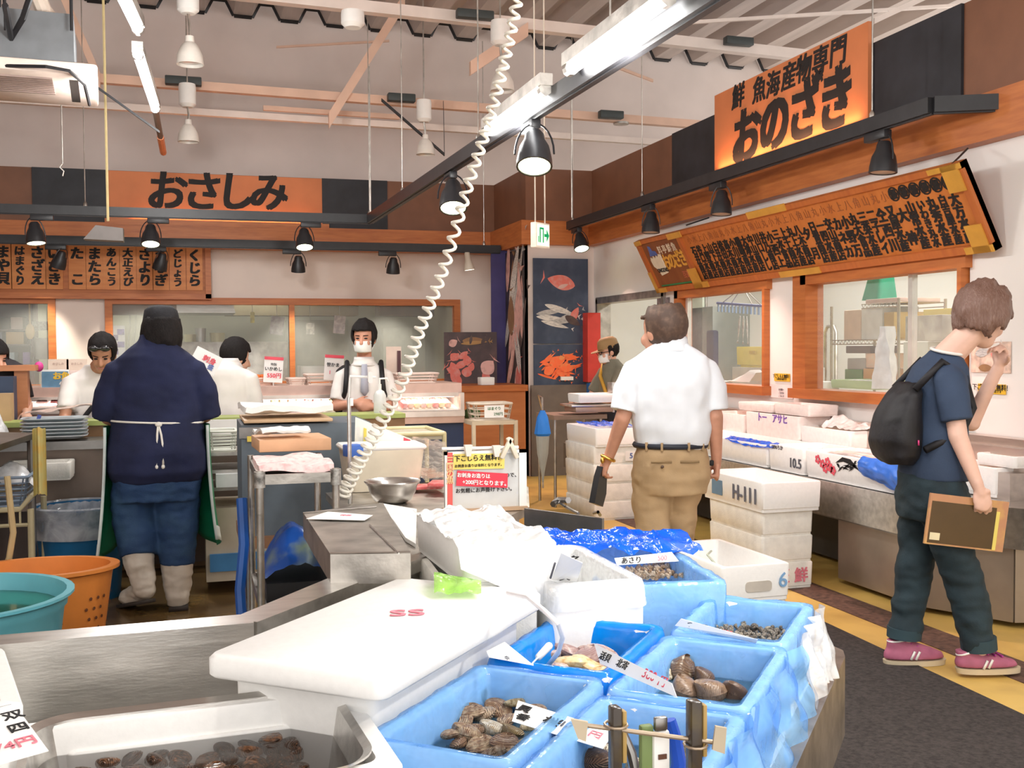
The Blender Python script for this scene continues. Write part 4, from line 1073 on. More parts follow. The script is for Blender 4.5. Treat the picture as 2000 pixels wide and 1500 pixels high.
for x, y in scatter([(1372, 1208), (1420, 1203), (1530, 1218), (1540, 1232), (1520, 1256), (1480, 1252), (1400, 1228), (1360, 1214)], 95, 8.5, 11):
 p = Zp(x, y, TZ+.130+r2.uniform(0, .012)); put(snm, sn1, 'snail', 'small grey brown snail heaped in the farthest right crate', 'snail', 'small grey snails in their crate', p, r2.uniform(.008, .0115), (r2.uniform(0, 6), r2.uniform(0, 6), r2.uniform(0, 6)))
# ------- second row: tall white box with a tag, long blue box of cream shells, shallow box under film
c = V((1.28, 2.985, TZ));
t = thing('shellfish_crate', 'long blue lined crate of cream and brown small shells behind the white box', 'crate', c, 'film lined shellfish crates')
AB = R_(90-7)
crate(MB(), c, .66, .34, .25, AB).done('body', foam, t, 50)
liner(c, .66, .34, .25, AB, .12, .85, .008, seed=9).done('plastic_liner', blue_f, t, 180)
m_ = MB().grid(lambda a, b: (lambda p: V((p.x, p.y, .765+.05*math.sin(b*3.1)*(1-.3*a)+.03*noise.noise(V((a*6, b*6, 2)))+.012*noise.noise(V((a*19, b*19, 5))))))(V((1.02+.50*a, 3.30-.28*b+(.25-.3*a)*.3, 0))), 30, 20)
tag(m_.done('plastic_film', blue_d, ang=180), 'crumpled deep blue plastic film bunched behind the white foam boxes', 'film')
shells = scatter([(1228, 1108), (1300, 1098), (1345, 1100), (1372, 1118), (1365, 1124), (1250, 1128), (1225, 1114)], 85, 8, 4)
for x, y in shells:
 p = Zp(x, y, .70+r2.uniform(0, .012)); put(snm, sn2, 'small_shell', 'small cream and brown shell heaped in the long blue crate', 'shell', 'small cream shells in the long crate', p, r2.uniform(.009, .0135), (r2.uniform(0, 6), r2.uniform(0, 6), r2.uniform(0, 6)))
cw = V((.985, 2.775, TZ))
t = foam_box('foam_box', 'tall open white foam box with a hand-lettered tag inside', cw, .52, .255, .30, R_(90-1), wall=.028)
liner(cw, .52, .255, .30, R_(89), .2, .2, .004, seed=12).done('plastic_liner', clear_f, t, 180)
MB().boxz(.88, 1.09, 2.55, 3.0, .69, .70).done('ice_bed', foam_old, t)
for i, (px, py, r) in enumerate(((1140, 1128, 20), (1158, 1122, 16), (1085, 1108, 14), (1150, 1112, 14), (1128, 1110, 13))):
 p = Zp(px, py, .715); put(meB, shellmat('clam_tan', (.55, .34, .2), (.36, .2, .12), (.7, .55, .4), 16), 'clam', 'tan clam in the tall white box behind its tag', 'clam', 'tan clams in the tall white box', p, r*p.y/F, (r2.uniform(-.4, .4), r2.uniform(-.3, .3), r2.uniform(0, 6)))
# lower box and shallow film-covered box to its left
t = foam_box('foam_box', 'white foam box standing under the film covered one', V((.725, 2.79, TZ)), .50, .235, .295, R_(90-4), mt=foam_old, floor=.2)
cb = V((.765, 2.86, .80))
t = foam_box('foam_box', 'shallow white foam box draped with clear wet film', cb, .56, .25, .105, R_(90+1), floor=.05)
def drape(a, b):
 x = .63+.30*a; y = 2.56+.60*b
 z = .915+.024*noise.noise(V((a*4, b*5, 1)))+.014*noise.noise(V((a*11, b*13, 3)))-.02*math.sin(math.pi*a)*math.sin(math.pi*b)
 if b < .12: q = (.12-b)/.12; y = 2.585-.03*q+.012*noise.noise(V((a*9, 0, 4))); z = .905-.20*q*(.25+.75*a)
 if a > .86: q = (a-.86)/.14; x = .895+.02*q; z = min(z, .905-.16*q)
 return V((x, y, z))
tag(MB().grid(drape, 40, 44).done('plastic_film', film('white_film', (.93, .94, .95), .78, .22, 14, .5), ang=180), 'clear wrinkled film drooping over the shallow white box', 'film')
# loose foam lid lying on the steel table
q = [Zp(741, 982, .83), Zp(814, 994, .84), Zp(812, 1062, .81), Zp(792, 1050, .81), Zp(770, 1018, .815)]
o = MB(); A_ = [o.bm.verts.new(p) for p in q]; B_ = [o.bm.verts.new(p-V((0, 0, .012))) for p in q]
o.bm.faces.new(A_); o.bm.faces.new(B_[::-1])
for i in range(5): o.bm.faces.new((A_[i], B_[i], B_[(i+1) % 5], A_[(i+1) % 5]))
tag(o.done('foam_sheet', foam), 'broken white foam sheet propped between the steel bowl and the draped box', 'foam sheet')
# ------- metal tray of dark clams in its white box, left white box, tags
ct = V((-.005, 1.87, TZ))
tl, tr = Zp(85, 1412, .72), Zp(640, 1345, .72)
ax = (tr-tl); ax.z = 0; at = math.atan2(ax.y, ax.x); at = R_(3.5); LT = .54; WT = .42
ct = V((tr.x, tr.y+.004, TZ))+rotz(at) @ V((-LT/2, -WT/2, 0))
t = foam_box('foam_box', 'white foam box holding the metal tray in the near left corner', ct+rotz(at) @ V((.0, -.0, 0)), LT+.10, WT+.036, .214, at, floor=.05, r=.03, wall=.04)
t = thing('metal_tray', 'stainless tray of dark clams in water, lower left corner', 'tray', ct+V((0, 0, .06)))
rs = [ringat(rrect(LT-.05, WT-.05, .06, 8), ct, at, .075), ringat(rrect(LT-.03, WT-.03, .07, 8), ct, at, .085), ringat(rrect(LT, WT, .08, 8), ct, at, .215), ringat(rrect(LT+.022, WT+.022, .085, 8), ct, at, .222), ringat(rrect(LT+.022, WT+.022, .085, 8), ct, at, .226), ringat(rrect(LT-.004, WT-.004, .08, 8), ct, at, .218), ringat(rrect(LT-.036, WT-.036, .07, 8), ct, at, .09), ringat(rrect(LT-.06, WT-.06, .06, 8), ct, at, .08)]
MB().rings(rs).done('body', steel, t, 50)
MB().prism(rrect(LT-.02, WT-.02, .07, 8), V((ct.x, ct.y, TZ+.160)), rotz(at) @ V((1, 0, 0)), rotz(at) @ V((0, 1, 0)), .001).done('water', waterd, t)
dk = shellmat('clam_dark', (.10, .055, .035), (.045, .028, .02), (.26, .12, .06), 14, .15)
meD = clam_mesh('dark_clam', .78, .42, .012)
r3 = random.Random(8)
for k in range(70):
 for _ in range(30):
  x, y = r3.uniform(-LT/2+.06, LT/2-.06), r3.uniform(-WT/2+.05, WT/2-.05)
  break
 i, j = k % 10, k//10
 x = -LT/2+.06+(i+r3.uniform(.1, .9))*(LT-.12)/10; y = -WT/2+.05+(j+r3.uniform(.1, .9))*(WT-.10)/7
 p = V((ct.x, ct.y, TZ+.146+r3.uniform(-.006, .012)))+rotz(at) @ V((x, y, 0))
 put(meD, dk, 'dark_clam', 'small dark clam lying under water in the metal tray', 'clam', 'dark clams in the metal tray', p, r3.uniform(.021, .027), (r3.uniform(-.4, .4), r3.uniform(-.4, .4), r3.uniform(0, 6)))
cx = Zp(-75, 1330, .80)
a0, a1, a2 = Zp(58, 1264, .80), Zp(-10, 1470, .80), Zp(-240, 1290, .80)
cB = V((a0.x-.17, a0.y-.22, TZ))
t = foam_box('foam_box', 'tall open white foam box at the left picture edge', cB, .42, .34, .30, R_(90+13), wall=.035)
b0 = Zp(72, 1372, .66)
tag(MB().box(b0+V((-.01, .0, -.08)), (.04, .02, .16), rz=R_(10), bev=.004).done('foam_strip', foam), 'small white foam strip standing beside the left box', 'foam piece')

tagm = mat('tag_white', (.93, .92, .90), .55, 0, .01)
def price_tag(label, pts, lines, th=.0012, red=None):
 """pts: four corners (bottom left, bottom right, top right, top left)"""
 p = [V(q) for q in pts]
 t = thing('price_tag', label, 'price tag', p[0].lerp(p[2], .5), None)
 MB().quadslab(p, th).done('card', tagm, t)
 ux = (p[1]-p[0]); uy = (p[3]-p[0]); w_, h_ = ux.length, uy.length
 uxn = ux.normalized(); n = ux.cross(uy).normalized(); uyn = n.cross(uxn)
 by = {}
 for body, u, v, sz, mt_, bo in lines:
  by.setdefault(mt_.name, []).append((body, sz, p[0]+ux*u+uy*v+n*.0004, uxn, uyn, bo, 1, .1))
 for k, it in by.items(): text(it, 'lettering', M[k], t)
 return t
# tag on the left edge: black handwriting, pink price
p = [Zp(-45, 1505, .775), Zp(95, 1466, .775), Zp(26, 1372, .80), Zp(-95, 1395, .80)]
price_tag('large white tag at the left edge with black strokes and a pink price', p, [('74円', .62, .22, .034, pinkink, .012), ('四', .78, .47, .034, ink, .012), ('双', .8, .70, .036, ink, .012), ('ー', .74, .88, .032, ink, .012)])
# tag on the clam crate
z = .712
price_tag('long white tag lettered in black across the nearest clam crate', [Zp(1000, 1408, z), Zp(1178, 1462, z-.03), Zp(1200, 1428, z-.03), Zp(1012, 1368, z+.01)], [('貝', .09, .64, .030, ink, .012), ('香', .10, .25, .026, ink, .012), ('桜', .42, .45, .034, ink, .012), ('130', .62, .5, .028, greyink, .01), ('円', .9, .45, .026, pinkink, .012)])
price_tag('long white tag leaning from the deep blue crate onto the round clam crate', [Zp(1172, 1296, .715), Zp(1322, 1362, .715), Zp(1312, 1334, .735), Zp(1160, 1256, .745)], [('活貝', .12, .45, .02, ink, .012), ('北寄', .36, .45, .02, ink, .012), ('380', .72, .5, .028, redink, .012), ('円', .88, .45, .024, redink, .012)])
price_tag('blank-looking white tag between the two left blue crates', [Zp(955, 1284, .715), Zp(1042, 1300, .715), Zp(985, 1254, .73), Zp(950, 1272, .73)], [('中', .45, .5, .013, greyink, 0)])
price_tag('thin white tag along the near edge of the snail crate', [Zp(1318, 1222, .715), Zp(1476, 1257, .70), Zp(1480, 1249, .715), Zp(1330, 1208, .735)], [('つぶ貝', .25, .5, .018, ink, .012), ('100', .62, .5, .018, redink, .012)])
price_tag('white tag across the long blue crate of cream shells', [Zp(1205, 1104, .765), Zp(1326, 1096, .765), Zp(1312, 1078, .785), Zp(1200, 1090, .785)], [('あさり', .25, .5, .022, ink, .012), ('500', .75, .55, .02, pinkink, .012)])
price_tag('upright white tag inked with a big mark in the tall white box', [Zp(1075, 1138, .80), Zp(1127, 1136, .80), Zp(1138, 1100, .87), Zp(1096, 1080, .90)], [('タ', .48, .80, .036, ink, .012), ('回', .5, .5, .032, ink, .012), ('大', .5, .16, .03, ink, .012)])
p = Zp(1072, 1118, .82)
tag(MB().cyl(Zp(1073, 1136, .80), Zp(1084, 1100, .87), .003, n=6).done('tag_stick', greyink), 'thin dark stick behind the upright tag', 'stick')
price_tag('curled white card lying on the steel cover box', [Zp(598, 1013, .881), Zp(712, 1016, .881), Zp(728, 1006, .884), Zp(640, 999, .884)], [('特価', .5, .5, .018, pinkink, 0)])
# ------- white air tube and air stone in the deep blue crate
path = [(992, 1158, .86), (1030, 1166, .87), (1062, 1192, .86), (1090, 1218, .84), (1099, 1245, .80), (1090, 1275, .74), (1070, 1300, .66)]
tag(MB().tube([Zp(*q) for q in path], .0055, 8).done('air_tube', mat('tube_white', (.88, .86, .88), .3)), 'bent white air tube reaching into the deep blue crate', 'tube')
a = Zp(1072, 1262, .72); b = Zp(1052, 1283, .70)
t = thing('air_stone', 'white air stone on a thin tube in the deep blue crate', 'air stone', b)
MB().cap(a, .009, b, .008).done('stone', white, t); MB().tube([b, Zp(1040, 1295, .71), Zp(1042, 1345, .66)], .002, 6).done('thin_tube', white, t)
# ------- stand with posts, rod and clips in the nearest right crate
d = 1.52
t = thing('tag_stand', 'dark two-post tag stand with clips on a rod, bottom right of the crates', 'stand', Dp(1280, 1560, d))
bw_ = mat('black_lacquer', (.035, .026, .02), .25, 0, .3, 20, dirt=(.12, .085, .02))
for x, y0, w_ in ((1203, 1378, 20), (1357, 1366, 24)):
 a = Dp(x, y0, d); b_ = Dp(x-3, 1600, d)
 MB().box((a+b_)/2, (w_/F*d, .022, (a-b_).length), bev=.003).done('post', bw_, t)
 MB().box(a+V((w_/F*d*.75, .0, -.045)), (.007, .014, .075), bev=.002).done('bamboo_slat', mat('bamboo', (.45, .30, .1), .5), t)
MB().cyl(Dp(1140, 1416, d), Dp(1412, 1452, d), .0035, n=8).done('rod', mat('rod_bronze', (.42, .33, .24), .35, .6), t)
beige = mat('clip_beige', (.52, .44, .32), .5)
for pts_ in ([(1114, 1402), (1148, 1408), (1144, 1446), (1128, 1440)], [(1396, 1416), (1418, 1420), (1414, 1470), (1390, 1462)]):
 MB().quadslab([Dp(x, y, d-.006) for x, y in pts_], .006).done('clip', beige, t)
mb = MB()
for x, y in ((1203, 1415), (1358, 1454)):
 c = Dp(x, y, d); mb.tube([c+V((.016*math.cos(R_(k)), .018*math.sin(R_(k)), 0)) for k in range(0, 360, 30)], .002, 6, closed=True)
mb.done('wire_ring', mat('rod_bronze', (.42, .33, .24), .35, .6), t)
tag(MB().tube([Dp(1216, 1426, d+.03), Dp(1232, 1470, d+.03), Dp(1246, 1530, d+.03)], [.005, .008, .008], 8).done('tongs', steel_dark), 'dark steel tongs hanging on the tag stand rod', 'tongs')
c = Dp(1262, 1472, d+.02); tag(MB().box(c, (.020, .014, .085), bev=.004).done('green_clip', mat('clip_green', (.18, .25, .09), .5)), 'green plastic clip hanging on the tag stand rod', 'clip')
c = Dp(1290, 1480, d+.02); t = thing('thermometer', 'white crate thermometer with a small brown window on the tag stand', 'thermometer', c)
MB().box(c, (.026, .012, .08), bev=.004).done('case', white, t); MB().box(c+V((0, -.007, .004)), (.013, .002, .007)).done('window', mat('brown_window', (.12, .05, .03), .3), t); MB().box(c+V((0, 0, .05)), (.02, .01, .02), bev=.003).done('clip', steel_dark, t)
tag(MB().tube([Dp(1308, 1406, d+.05), Dp(1318, 1440, d+.05), Dp(1326, 1490, d+.05), Dp(1320, 1530, d+.05)], [.009, .010, .011, .012], 8).done('blue_net', mat('blue_net', (.01, .09, .62), .5)), 'bright blue net handle sticking up behind the tag stand', 'net')
# what lies in that crate
urch = shellmat('hairy_shell', (.16, .085, .05), (.06, .035, .025), (.40, .26, .16), 40, .5)
for px, py, r, mt_, lb in ((1163, 1487, 38, urch, 'round dark hairy shell in the crate behind the tag stand'), (1180, 1462, 14, bigp, 'small pale shell above the hairy one behind the tag stand'), (1200, 1478, 15, bigp, 'speckled pale shell against the left post of the tag stand'), (1238, 1490, 20, clamC, 'cream clam between the tongs and the green clip'), (1345, 1462, 18, clamC, 'cream striped clam just left of the right post'), (1335, 1485, 20, urch, 'dark clam at the foot of the right post')):
 p = Zp(px, py, TZ+.135); put(meR, mt_, 'shell', lb, 'shell', None, p, r*p.y/F*1.04, (r2.uniform(-.4, .4), r2.uniform(-.3, .3), r2.uniform(0, 6)))
# ------- things on the steel work table
c = Zp(767, 982, .795); k = c.y/F*1.02
t = tag(MB().lathe([(0, .0), (24*k, .0), (36*k, 6*k), (45*k, 22*k), (48*k, 34*k), (55*k, 42*k), (54*k, 44*k), (46*k, 37*k), (43*k, 22*k), (34*k, 8*k), (0, 4*k)], c, 32).done('steel_bowl', steel, ang=50), 'stainless steel mixing bowl on the work table', 'bowl')
# ================================================================== RIGHT FISH COUNTER
C0 = Zp(1787, 976, .6); C1 = Zp(2000, 995, .6); dC = (C1-C0).normalized(); C2 = C0+dC*1.6
XF = C0.x
t = thing('fish_counter', 'long stainless steel fish counter along the right wall', 'counter', (3.95, 6.5, 0))
xb = XR-.01
P = [V((XF, 8.9, 0)), V((XF, C0.y, 0)), V((C1.x, C1.y, 0)), V((xb, C1.y-.12, 0)), V((xb, 8.9, 0))]
MB().prism([(p.x, p.y) for p in P], (0, 0, .57), (1, 0, 0), (0, 1, 0), .03).done('counter_top', steel, t)
def front(name, z0, z1, off, mt):
 a, b, c, d = V((XF+off, 8.9, 0)), V((XF+off, C0.y+off*.5, 0)), V((C1.x, C1.y+off, 0)), V((xb, C1.y-.12+off, 0))
 mb = MB()
 for p, q in ((a, b), (b, c), (c, d)): mb.quadslab([V((p.x, p.y, z1)), V((q.x, q.y, z1)), V((q.x, q.y, z0)), V((p.x, p.y, z0))], .01)
 return mb.done(name, mt, t)
front('trough_front', .40, .60, .0, steel); front('trough_lip', .56, .605, -.012, steel)
bs_ = mat('base_steel', (.42, .36, .30), .4, .7, .1, 3); yb_ = Xp(1640, 1090, XF+.06).y
for a, b in ((V((XF+.06, yb_, 0)), V((XF+.06, C0.y+.03, 0))), (V((XF+.06, C0.y+.03, 0)), V((C1.x, C1.y+.06, 0))), (V((C1.x, C1.y+.06, 0)), V((xb, C1.y-.06, 0)))): MB().quadslab([V((a.x, a.y, .40)), V((b.x, b.y, .40)), V((b.x, b.y, .03)), V((a.x, a.y, .03))], .01).done('base_panel', bs_, t)
MB().boxz(XF+.36, XF+.38, yb_, 8.9, .03, .4).done('recess_panel', mat('recess_dark', (.03, .026, .022), .6), t)  # near-black colour stands for the shade deep in the recess
mb = MB(); mb.boxz(XF+.02, xb, C0.y, 8.9, .385, .40); mb.done('trough_underside', steel_dark, t)
mb = MB(); mb.boxz(4.02, xb, C0.y-.2, 8.9, .6, .74); mb.boxz(4.12, xb, C0.y-.35, 8.9, .74, .86); mb.boxz(4.2, xb, C1.y, 8.9, .86, .90)
mb.done('back_step', mat('step_steel', (.66, .58, .53), .3, .9, .06, 4, stretch=(6, 1, 6)), t)
# pale rear panel right of the woman
tag(MB().boxz(4.18, 4.285, 3.2, 4.1, .6, .98).done('rear_panel', mat('rear_panel', (.72, .68, .66), .4, .3)), 'grey upright panel behind the boxes at the right picture edge', 'panel')
fp = mat('foam_counter', (.93, .91, .89), .75, var=.02, scale=40, bump=.1, bscale=150, spec=.25)
def fbox(px0, px1, Xf, z0, z1, depth, label, rot=0, mt=fp, **kw):
 """box on the counter whose long front face at x=Xf spans the sight lines px0..px1"""
 zz = (z0+z1)/2; ya, yb = Xp(px1, 900, Xf).y, Xp(px0, 900, Xf).y
 c = V((Xf+depth/2, (ya+yb)/2, z0))
 return foam_box('foam_box', label, c, (yb-ya)-.008, depth, z1-z0, R_(90+rot), mt=mt, **kw), c, (yb-ya)
XF2 = XF+.012
b1, c1, L1 = fbox(1330, 1499, XF2, .605, .755, .38, 'white foam box on the fish counter with deep blue film over its edge')
b2, c2, L2 = fbox(1500, 1570, XF2, .605, .765, .38, 'white foam box on the fish counter marked 10.5')
b3, c3, L3 = fbox(1571, 1775, XF2, .605, .765, .40, 'long white foam box on the counter printed with red flowers and a black dragon')
b4, c4, L4 = fbox(1455, 1560, 3.97, .74, .92, .26, 'pinkish foam box with purple brush marks on the counter step', mt=foam_pink)
b5, c5, L5 = fbox(1562, 1660, 3.99, .74, .86, .25, 'white foam box holding brown fish on the counter step', mt=fp)
b6, c6, L6 = fbox(1385, 1452, 3.97, .74, .89, .26, 'pinkish foam box farthest back on the counter step', mt=foam_pink)
b7, c7, L7 = fbox(1510, 1580, 4.0, .925, 1.00, .24, 'shallow pinkish foam box of red fish on top of another box', mt=foam_pink, floor=.02)
b8, c8, L8 = fbox(1440, 1508, 4.0, .925, .985, .22, 'shallow pinkish foam tray left of the red fish box', mt=foam_pink, floor=.02)
uxY = V((0, -1, 0)); uz = V((0, 0, 1))
def facetext(b, c, Xf, items):
 by = {}
 for body, px, py, s, mt_, bo in items: by.setdefault(mt_.name, []).append((body, s, Xp(px, py, Xf-.001), uxY, uz, bo))
 for k, it in by.items(): text(it, 'lettering', M[k], b)
facetext(b2, c2, XF2, [('10.5', 1553, 906, .085, greyink, .02), ('1096ちか', 1518, 874, .035, greyink, .02)])
pur = mat('purple_ink', (.25, .12, .5), .6)
facetext(b4, c4, 3.97, [('トー　アサヒ', 1508, 818, .07, pur, .04)])
# printed flowers and dragon on the long box
mb = MB(); mr = MB(); rr = random.Random(2)
for k, (px, py) in enumerate(((1597, 897), (1606, 906), (1616, 902), (1612, 915), (1622, 914), (1627, 919))):
 o = Xp(px, py, XF2-.002)
 for q in range(5):
  a = q*72; mr.prism([(.018*math.cos(R_(a))+.012*math.cos(R_(w)), .018*math.sin(R_(a))+.012*math.sin(R_(w))) for w in range(0, 360, 60)], o, uxY, uz, .001)
mr.done('printed_flowers', redink, b3)
for k in range(15):
 a = rr.uniform(-40, 40); o = Xp(rr.uniform(1636, 1672), rr.uniform(902, 920), XF2-.002); l = rr.uniform(.03, .09)
 mb.prism([(-l/2, 0), (0, .008), (l/2, 0), (0, -.004)], o, uxY*math.cos(R_(a))+uz*math.sin(R_(a)), uz*math.cos(R_(a))-uxY*math.sin(R_(a)), .001)
mb.prism([(-.12, 0), (-.05, .04), (.03, .035), (.1, -.01), (.13, -.03), (.05, .0), (-.04, .015)], Xp(1655, 908, XF2-.002), uxY, uz, .001)
mb.done('printed_dragon', ink, b3)
def bag(label, fn, nu, nv, mt, name='plastic_film'): return tag(MB().grid(fn, nu, nv).done(name, mt, ang=180), label, 'film')
bag('deep blue film hanging over the edge of the farther counter box', lambda a, b: V((XF2-.012+.05*b+.01*noise.noise(V((a*8, b*4, 0))), Xp(1418+95*a, 850, XF2).y, .775-.022*(1-b)*(1+math.sin(a*3))+.012*noise.noise(V((a*11, b*5, 3))))), 30, 6, blue_d)
bag('bright blue bag hanging over the front of the dragon printed box', lambda a, b: V((XF2-.02-.03*math.sin(b*3)-.012*noise.noise(V((a*7, b*5, 0))), Xp(1690+112*a, 900, XF2).y, .785-(.10+.10*a)*b*(1-.0*a)+.012*noise.noise(V((a*9, b*4, 3))))), 30, 12, mat('blue_bag', (.06, .22, .85), .3, 0, .15, 9, bump=.2))
bag('clear crumpled film bag on the counter step right of the stacked boxes', lambda a, b: V((4.02+.22*b, Xp(1612+65*a, 820, 4.05).y, .87+.07*math.sin(3.1*b)*(1-a)+.03*noise.noise(V((a*6, b*5, 7))))), 18, 12, film('white_film', (.93, .94, .95), .7, .22, 14, .5))
# fish lying in the boxes
def fish_mesh(name, L=1, h=.30, w=.14, tail=.22):
 mb = MB(); st = []
 for k in range(13):
  s = k/12; a = (math.sin(math.pi*min(1, .06+s*.94)**.75)**.8)*(1-.25*s)
  st.append([V((L*(s-.5)*.86, w*L*a*math.cos(q)*.5, h*L*a*math.sin(q)*.5)) for q in [2*math.pi*i/12 for i in range(12)]])
 mb.rings(st)
 x = L*.43-.04*L
 mb.prism([(0, .02*L), (tail*L*.8, tail*L*.55), (tail*L*.5, 0), (tail*L*.8, -tail*L*.55), (0, -.02*L)], (x, -.006*L, 0), (1, 0, 0), (0, 0, 1), -.012*L)
 mb.prism([(-.12*L, h*L*.40), (0, h*L*.62), (.16*L, h*L*.36), (.1*L, h*L*.2)], (0, -.004*L, 0), (1, 0, 0), (0, 0, 1), -.008*L)
 me = mb.mesh(name)
 for p in me.polygons: p.use_smooth = True
 return me
fsil = mat('fish_silver', (.56, .54, .52), .25, .2, .2, 12, dirt=(.22, .22, .24)); fred = mat('fish_red', (.72, .2, .16), .3, 0, .2, 14, dirt=(.85, .55, .5)); fbrn = mat('fish_brown', (.36, .19, .08), .4, 0, .3, 16, dirt=(.6, .42, .2)); fpnk = mat('fish_pink', (.8, .5, .44), .3, 0, .2, 10, dirt=(.5, .3, .28))
fm = fish_mesh('fish'); fl = fish_mesh('long_fish', 1, .10, .07, .12)
def fish(me, mt, p, L, rot, label, name='fish', group=None): return put(me, mt, name, label, 'fish', group, p, L, rot)
for k, (px, py, X_, z, L, mt_, a, lb, me) in enumerate(((1516, 796, 4.10, .965, .30, fred, 70, 'red fish on the left in the topmost counter box', fm), (1545, 792, 4.12, .965, .28, fred, 110, 'red fish on the right in the topmost counter box', fm), (1532, 790, 4.14, .975, .22, fsil, 95, 'small silver fish between the two red ones', fm), (1582, 846, 4.10, .83, .34, fbrn, 85, 'big brown fish on the left of the step box', fm), (1610, 843, 4.12, .83, .3, fbrn, 100, 'brown fish on the right of the step box', fm), (1645, 872, 3.76, .735, .9, fsil, 86, 'long silver fish curving along the dragon printed box, front one', fl), (1660, 868, 3.82, .735, .9, fpnk, 89, 'long pinkish fish in the dragon printed box, middle one', fl), (1670, 862, 3.88, .735, .85, fsil, 92, 'long silver fish in the dragon printed box, rear one', fl), (1700, 884, 3.70, .73, .7, fpnk, 82, 'long orange tinged fish by the blue bag', fl), (1440, 858, 3.8, .725, .3, fpnk, 80, 'pink fish in the box under the deep blue film', fm), (1465, 858, 3.78, .725, .28, mat('fish_orange', (.85, .35, .15), .4), 95, 'orange fish in the box under the deep blue film', fm), (1425, 795, 4.08, .86, .3, fpnk, 85, 'pale pink fish in the farthest step box', fm), (1478, 800, 4.08, .90, .26, fpnk, 95, 'pale pink fish in the purple lettered box', fm), (1475, 788, 4.10, .955, .24, fpnk, 80, 'pale pink fish on the shallow tray', fm))):
 p = Xp(px, py, X_); fish(me, mt_, V((X_, p.y, z)), L, (R_(90), 0, R_(a)), lb)
# boxes to the right of the woman
for cx, L, W_, h, z, ang, lb in (((Zp(1925, 912, .72)), .30, .22, .17, .605, 14, 'small white foam box behind the woman with the folder'), (Zp(1975, 960, .62)+V((.12, .10, 0)), .62, .36, .155, .605, 14, 'large white foam box at the right picture edge'), (Zp(1985, 905, .78)+V((.1, .05, 0)), .4, .28, .06, .765, 14, 'shallow white foam lid box stacked at the right picture edge')):
 foam_box('foam_box', lb, V((cx.x, cx.y, z)), L, W_, h, R_(90+ang-102), mt=fp)
# ------- floor stacks
def stack(cx, cy, L, W_, hs, ang, z0, labels, mts, dx=()):
 z = z0; out = []
 for i, (h, lb, m_) in enumerate(zip(hs, labels, mts)):
  o = dx[i] if i < len(dx) else (0, 0, 1)
  out.append(foam_box('foam_box', lb, V((cx+o[0], cy+o[1], z)), L*o[2], W_*o[2], h, ang, mt=m_, group=None)); z += h
 return out, z
b, z = stack(3.275, 5.74, .66, .335, (.155, .155, .145), R_(90), 0, ('lowest foam box under the H-111 box, with a pink printed end', 'second foam box from the floor under the H-111 box', 'foam box directly under the H-111 box'), (foam_old, foam_old, foam_old))
yF = 5.74-.33
text([('鮮', .09, V((3.36, yF-.001, .075)), V((1, 0, 0)), uz, .03), ('匠', .09, V((3.24, yF-.001, .075)), V((1, 0, 0)), uz, .03)], 'lettering', pinkink, b[0])
h = foam_box('foam_box', 'open foam box marked H-111 on top of the nearer floor stack', V((3.285, 5.755, z)), .75, .385, .17, R_(90), mt=foam)
xl = 3.285-.385/2
text([('H-111', .125, V((xl-.002, Xp(1455, 975, xl).y, z+.08)), uxY, uz, .03, .95)], 'lettering', mat('h_ink', (.16, .17, .22), .6), h)
MB().boxz(xl-.003, xl, Xp(1406, 960, xl).y-.03, Xp(1394, 960, xl).y+.02, z+.04, z+.13).done('blue_label', mat('label_blue', (.16, .28, .42), .5), h)
foam_box('foam_box', 'foam box on the floor beneath the box marked 6', V((2.545, 4.84, 0)), .66, .35, .19, R_(91), mt=foam_old)
s6 = foam_box('foam_box', 'open foam box marked 6 with a hand hold in its end', V((2.545, 4.84, .19)), .70, .365, .175, R_(91), mt=foam, wall=.03)
yF = 4.84-.35
text([('6', .10, V((2.69, yF-.001, .285)), V((1, 0, 0)), uz, .01)], 'lettering', mat('six_ink', (.22, .42, .68), .6), s6)
MB().prism(rrect(.14, .05, .018), V((2.56, yF+.004, .265)), (1, 0, 0), (0, 0, 1), .006).done('hand_hold', mat('foam_shadow', (.62, .57, .5), .8), s6)
tag(MB().tube([V((2.45, 4.7, .33)), V((2.5, 4.9, .345)), V((2.6, 5.05, .33))], .006, 5).done('string', mat('string_green', (.5, .55, .45), .7)), 'pale green string lying in the box marked 6', 'string')
b, z = stack(3.30, 8.40, .70, .40, (.15, .15, .15, .15, .15), R_(90), 0, ('bottom foam box of the tall stack behind the man in the white shirt', 'second foam box from the bottom of the tall stack behind the man', 'middle foam box of the tall stack behind the man', 'foam box with a small 5 label, second from the top of the tall stack', 'top foam box with blue film of the tall stack behind the man'), (foam_old,)*4+(foam,), ((0, 0, 1), (.005, .01, 1), (-.005, 0, 1), (0, .01, 1), (.01, -.01, 1.02)))
o = V((3.42, 8.05-.002, .52)); MB().boxz(3.37, 3.47, 8.05-.004, 8.05, .48, .56).done('paper_label', white, b[3]); text([('5', .06, V((3.42, 8.0455, .52)), V((1, 0, 0)), uz, .02)], 'lettering', blueink, b[3])
bag('blue film folded in the top box of the tall stack', lambda a, b_: V((3.14+.34*a, 8.12+.5*b_, .752+.02*noise.noise(V((a*7, b_*7, 1)))+.015)), 14, 14, blue_d)
foam_box('foam_box', 'flat pale foam box on the scale at the far end of the fish counter', Yp(1158, 778, 8.95)-V((0, 0, .03)), .38, .30, .075, 0, mt=foam)
t = thing('weighing_scale', 'brown weighing scale under the flat foam box at the far counter end', 'scale', Yp(1160, 800, 8.95)); q = Yp(1150, 796, 8.95)
MB().box(q+V((0, 0, -.01)), (.36, .3, .05), bev=.01).done('body', mat('scale_brown', (.4, .28, .22), .4, .5), t); MB().box(q+V((-.02, 0, .025)), (.4, .32, .02), bev=.005).done('plate', steel, t)
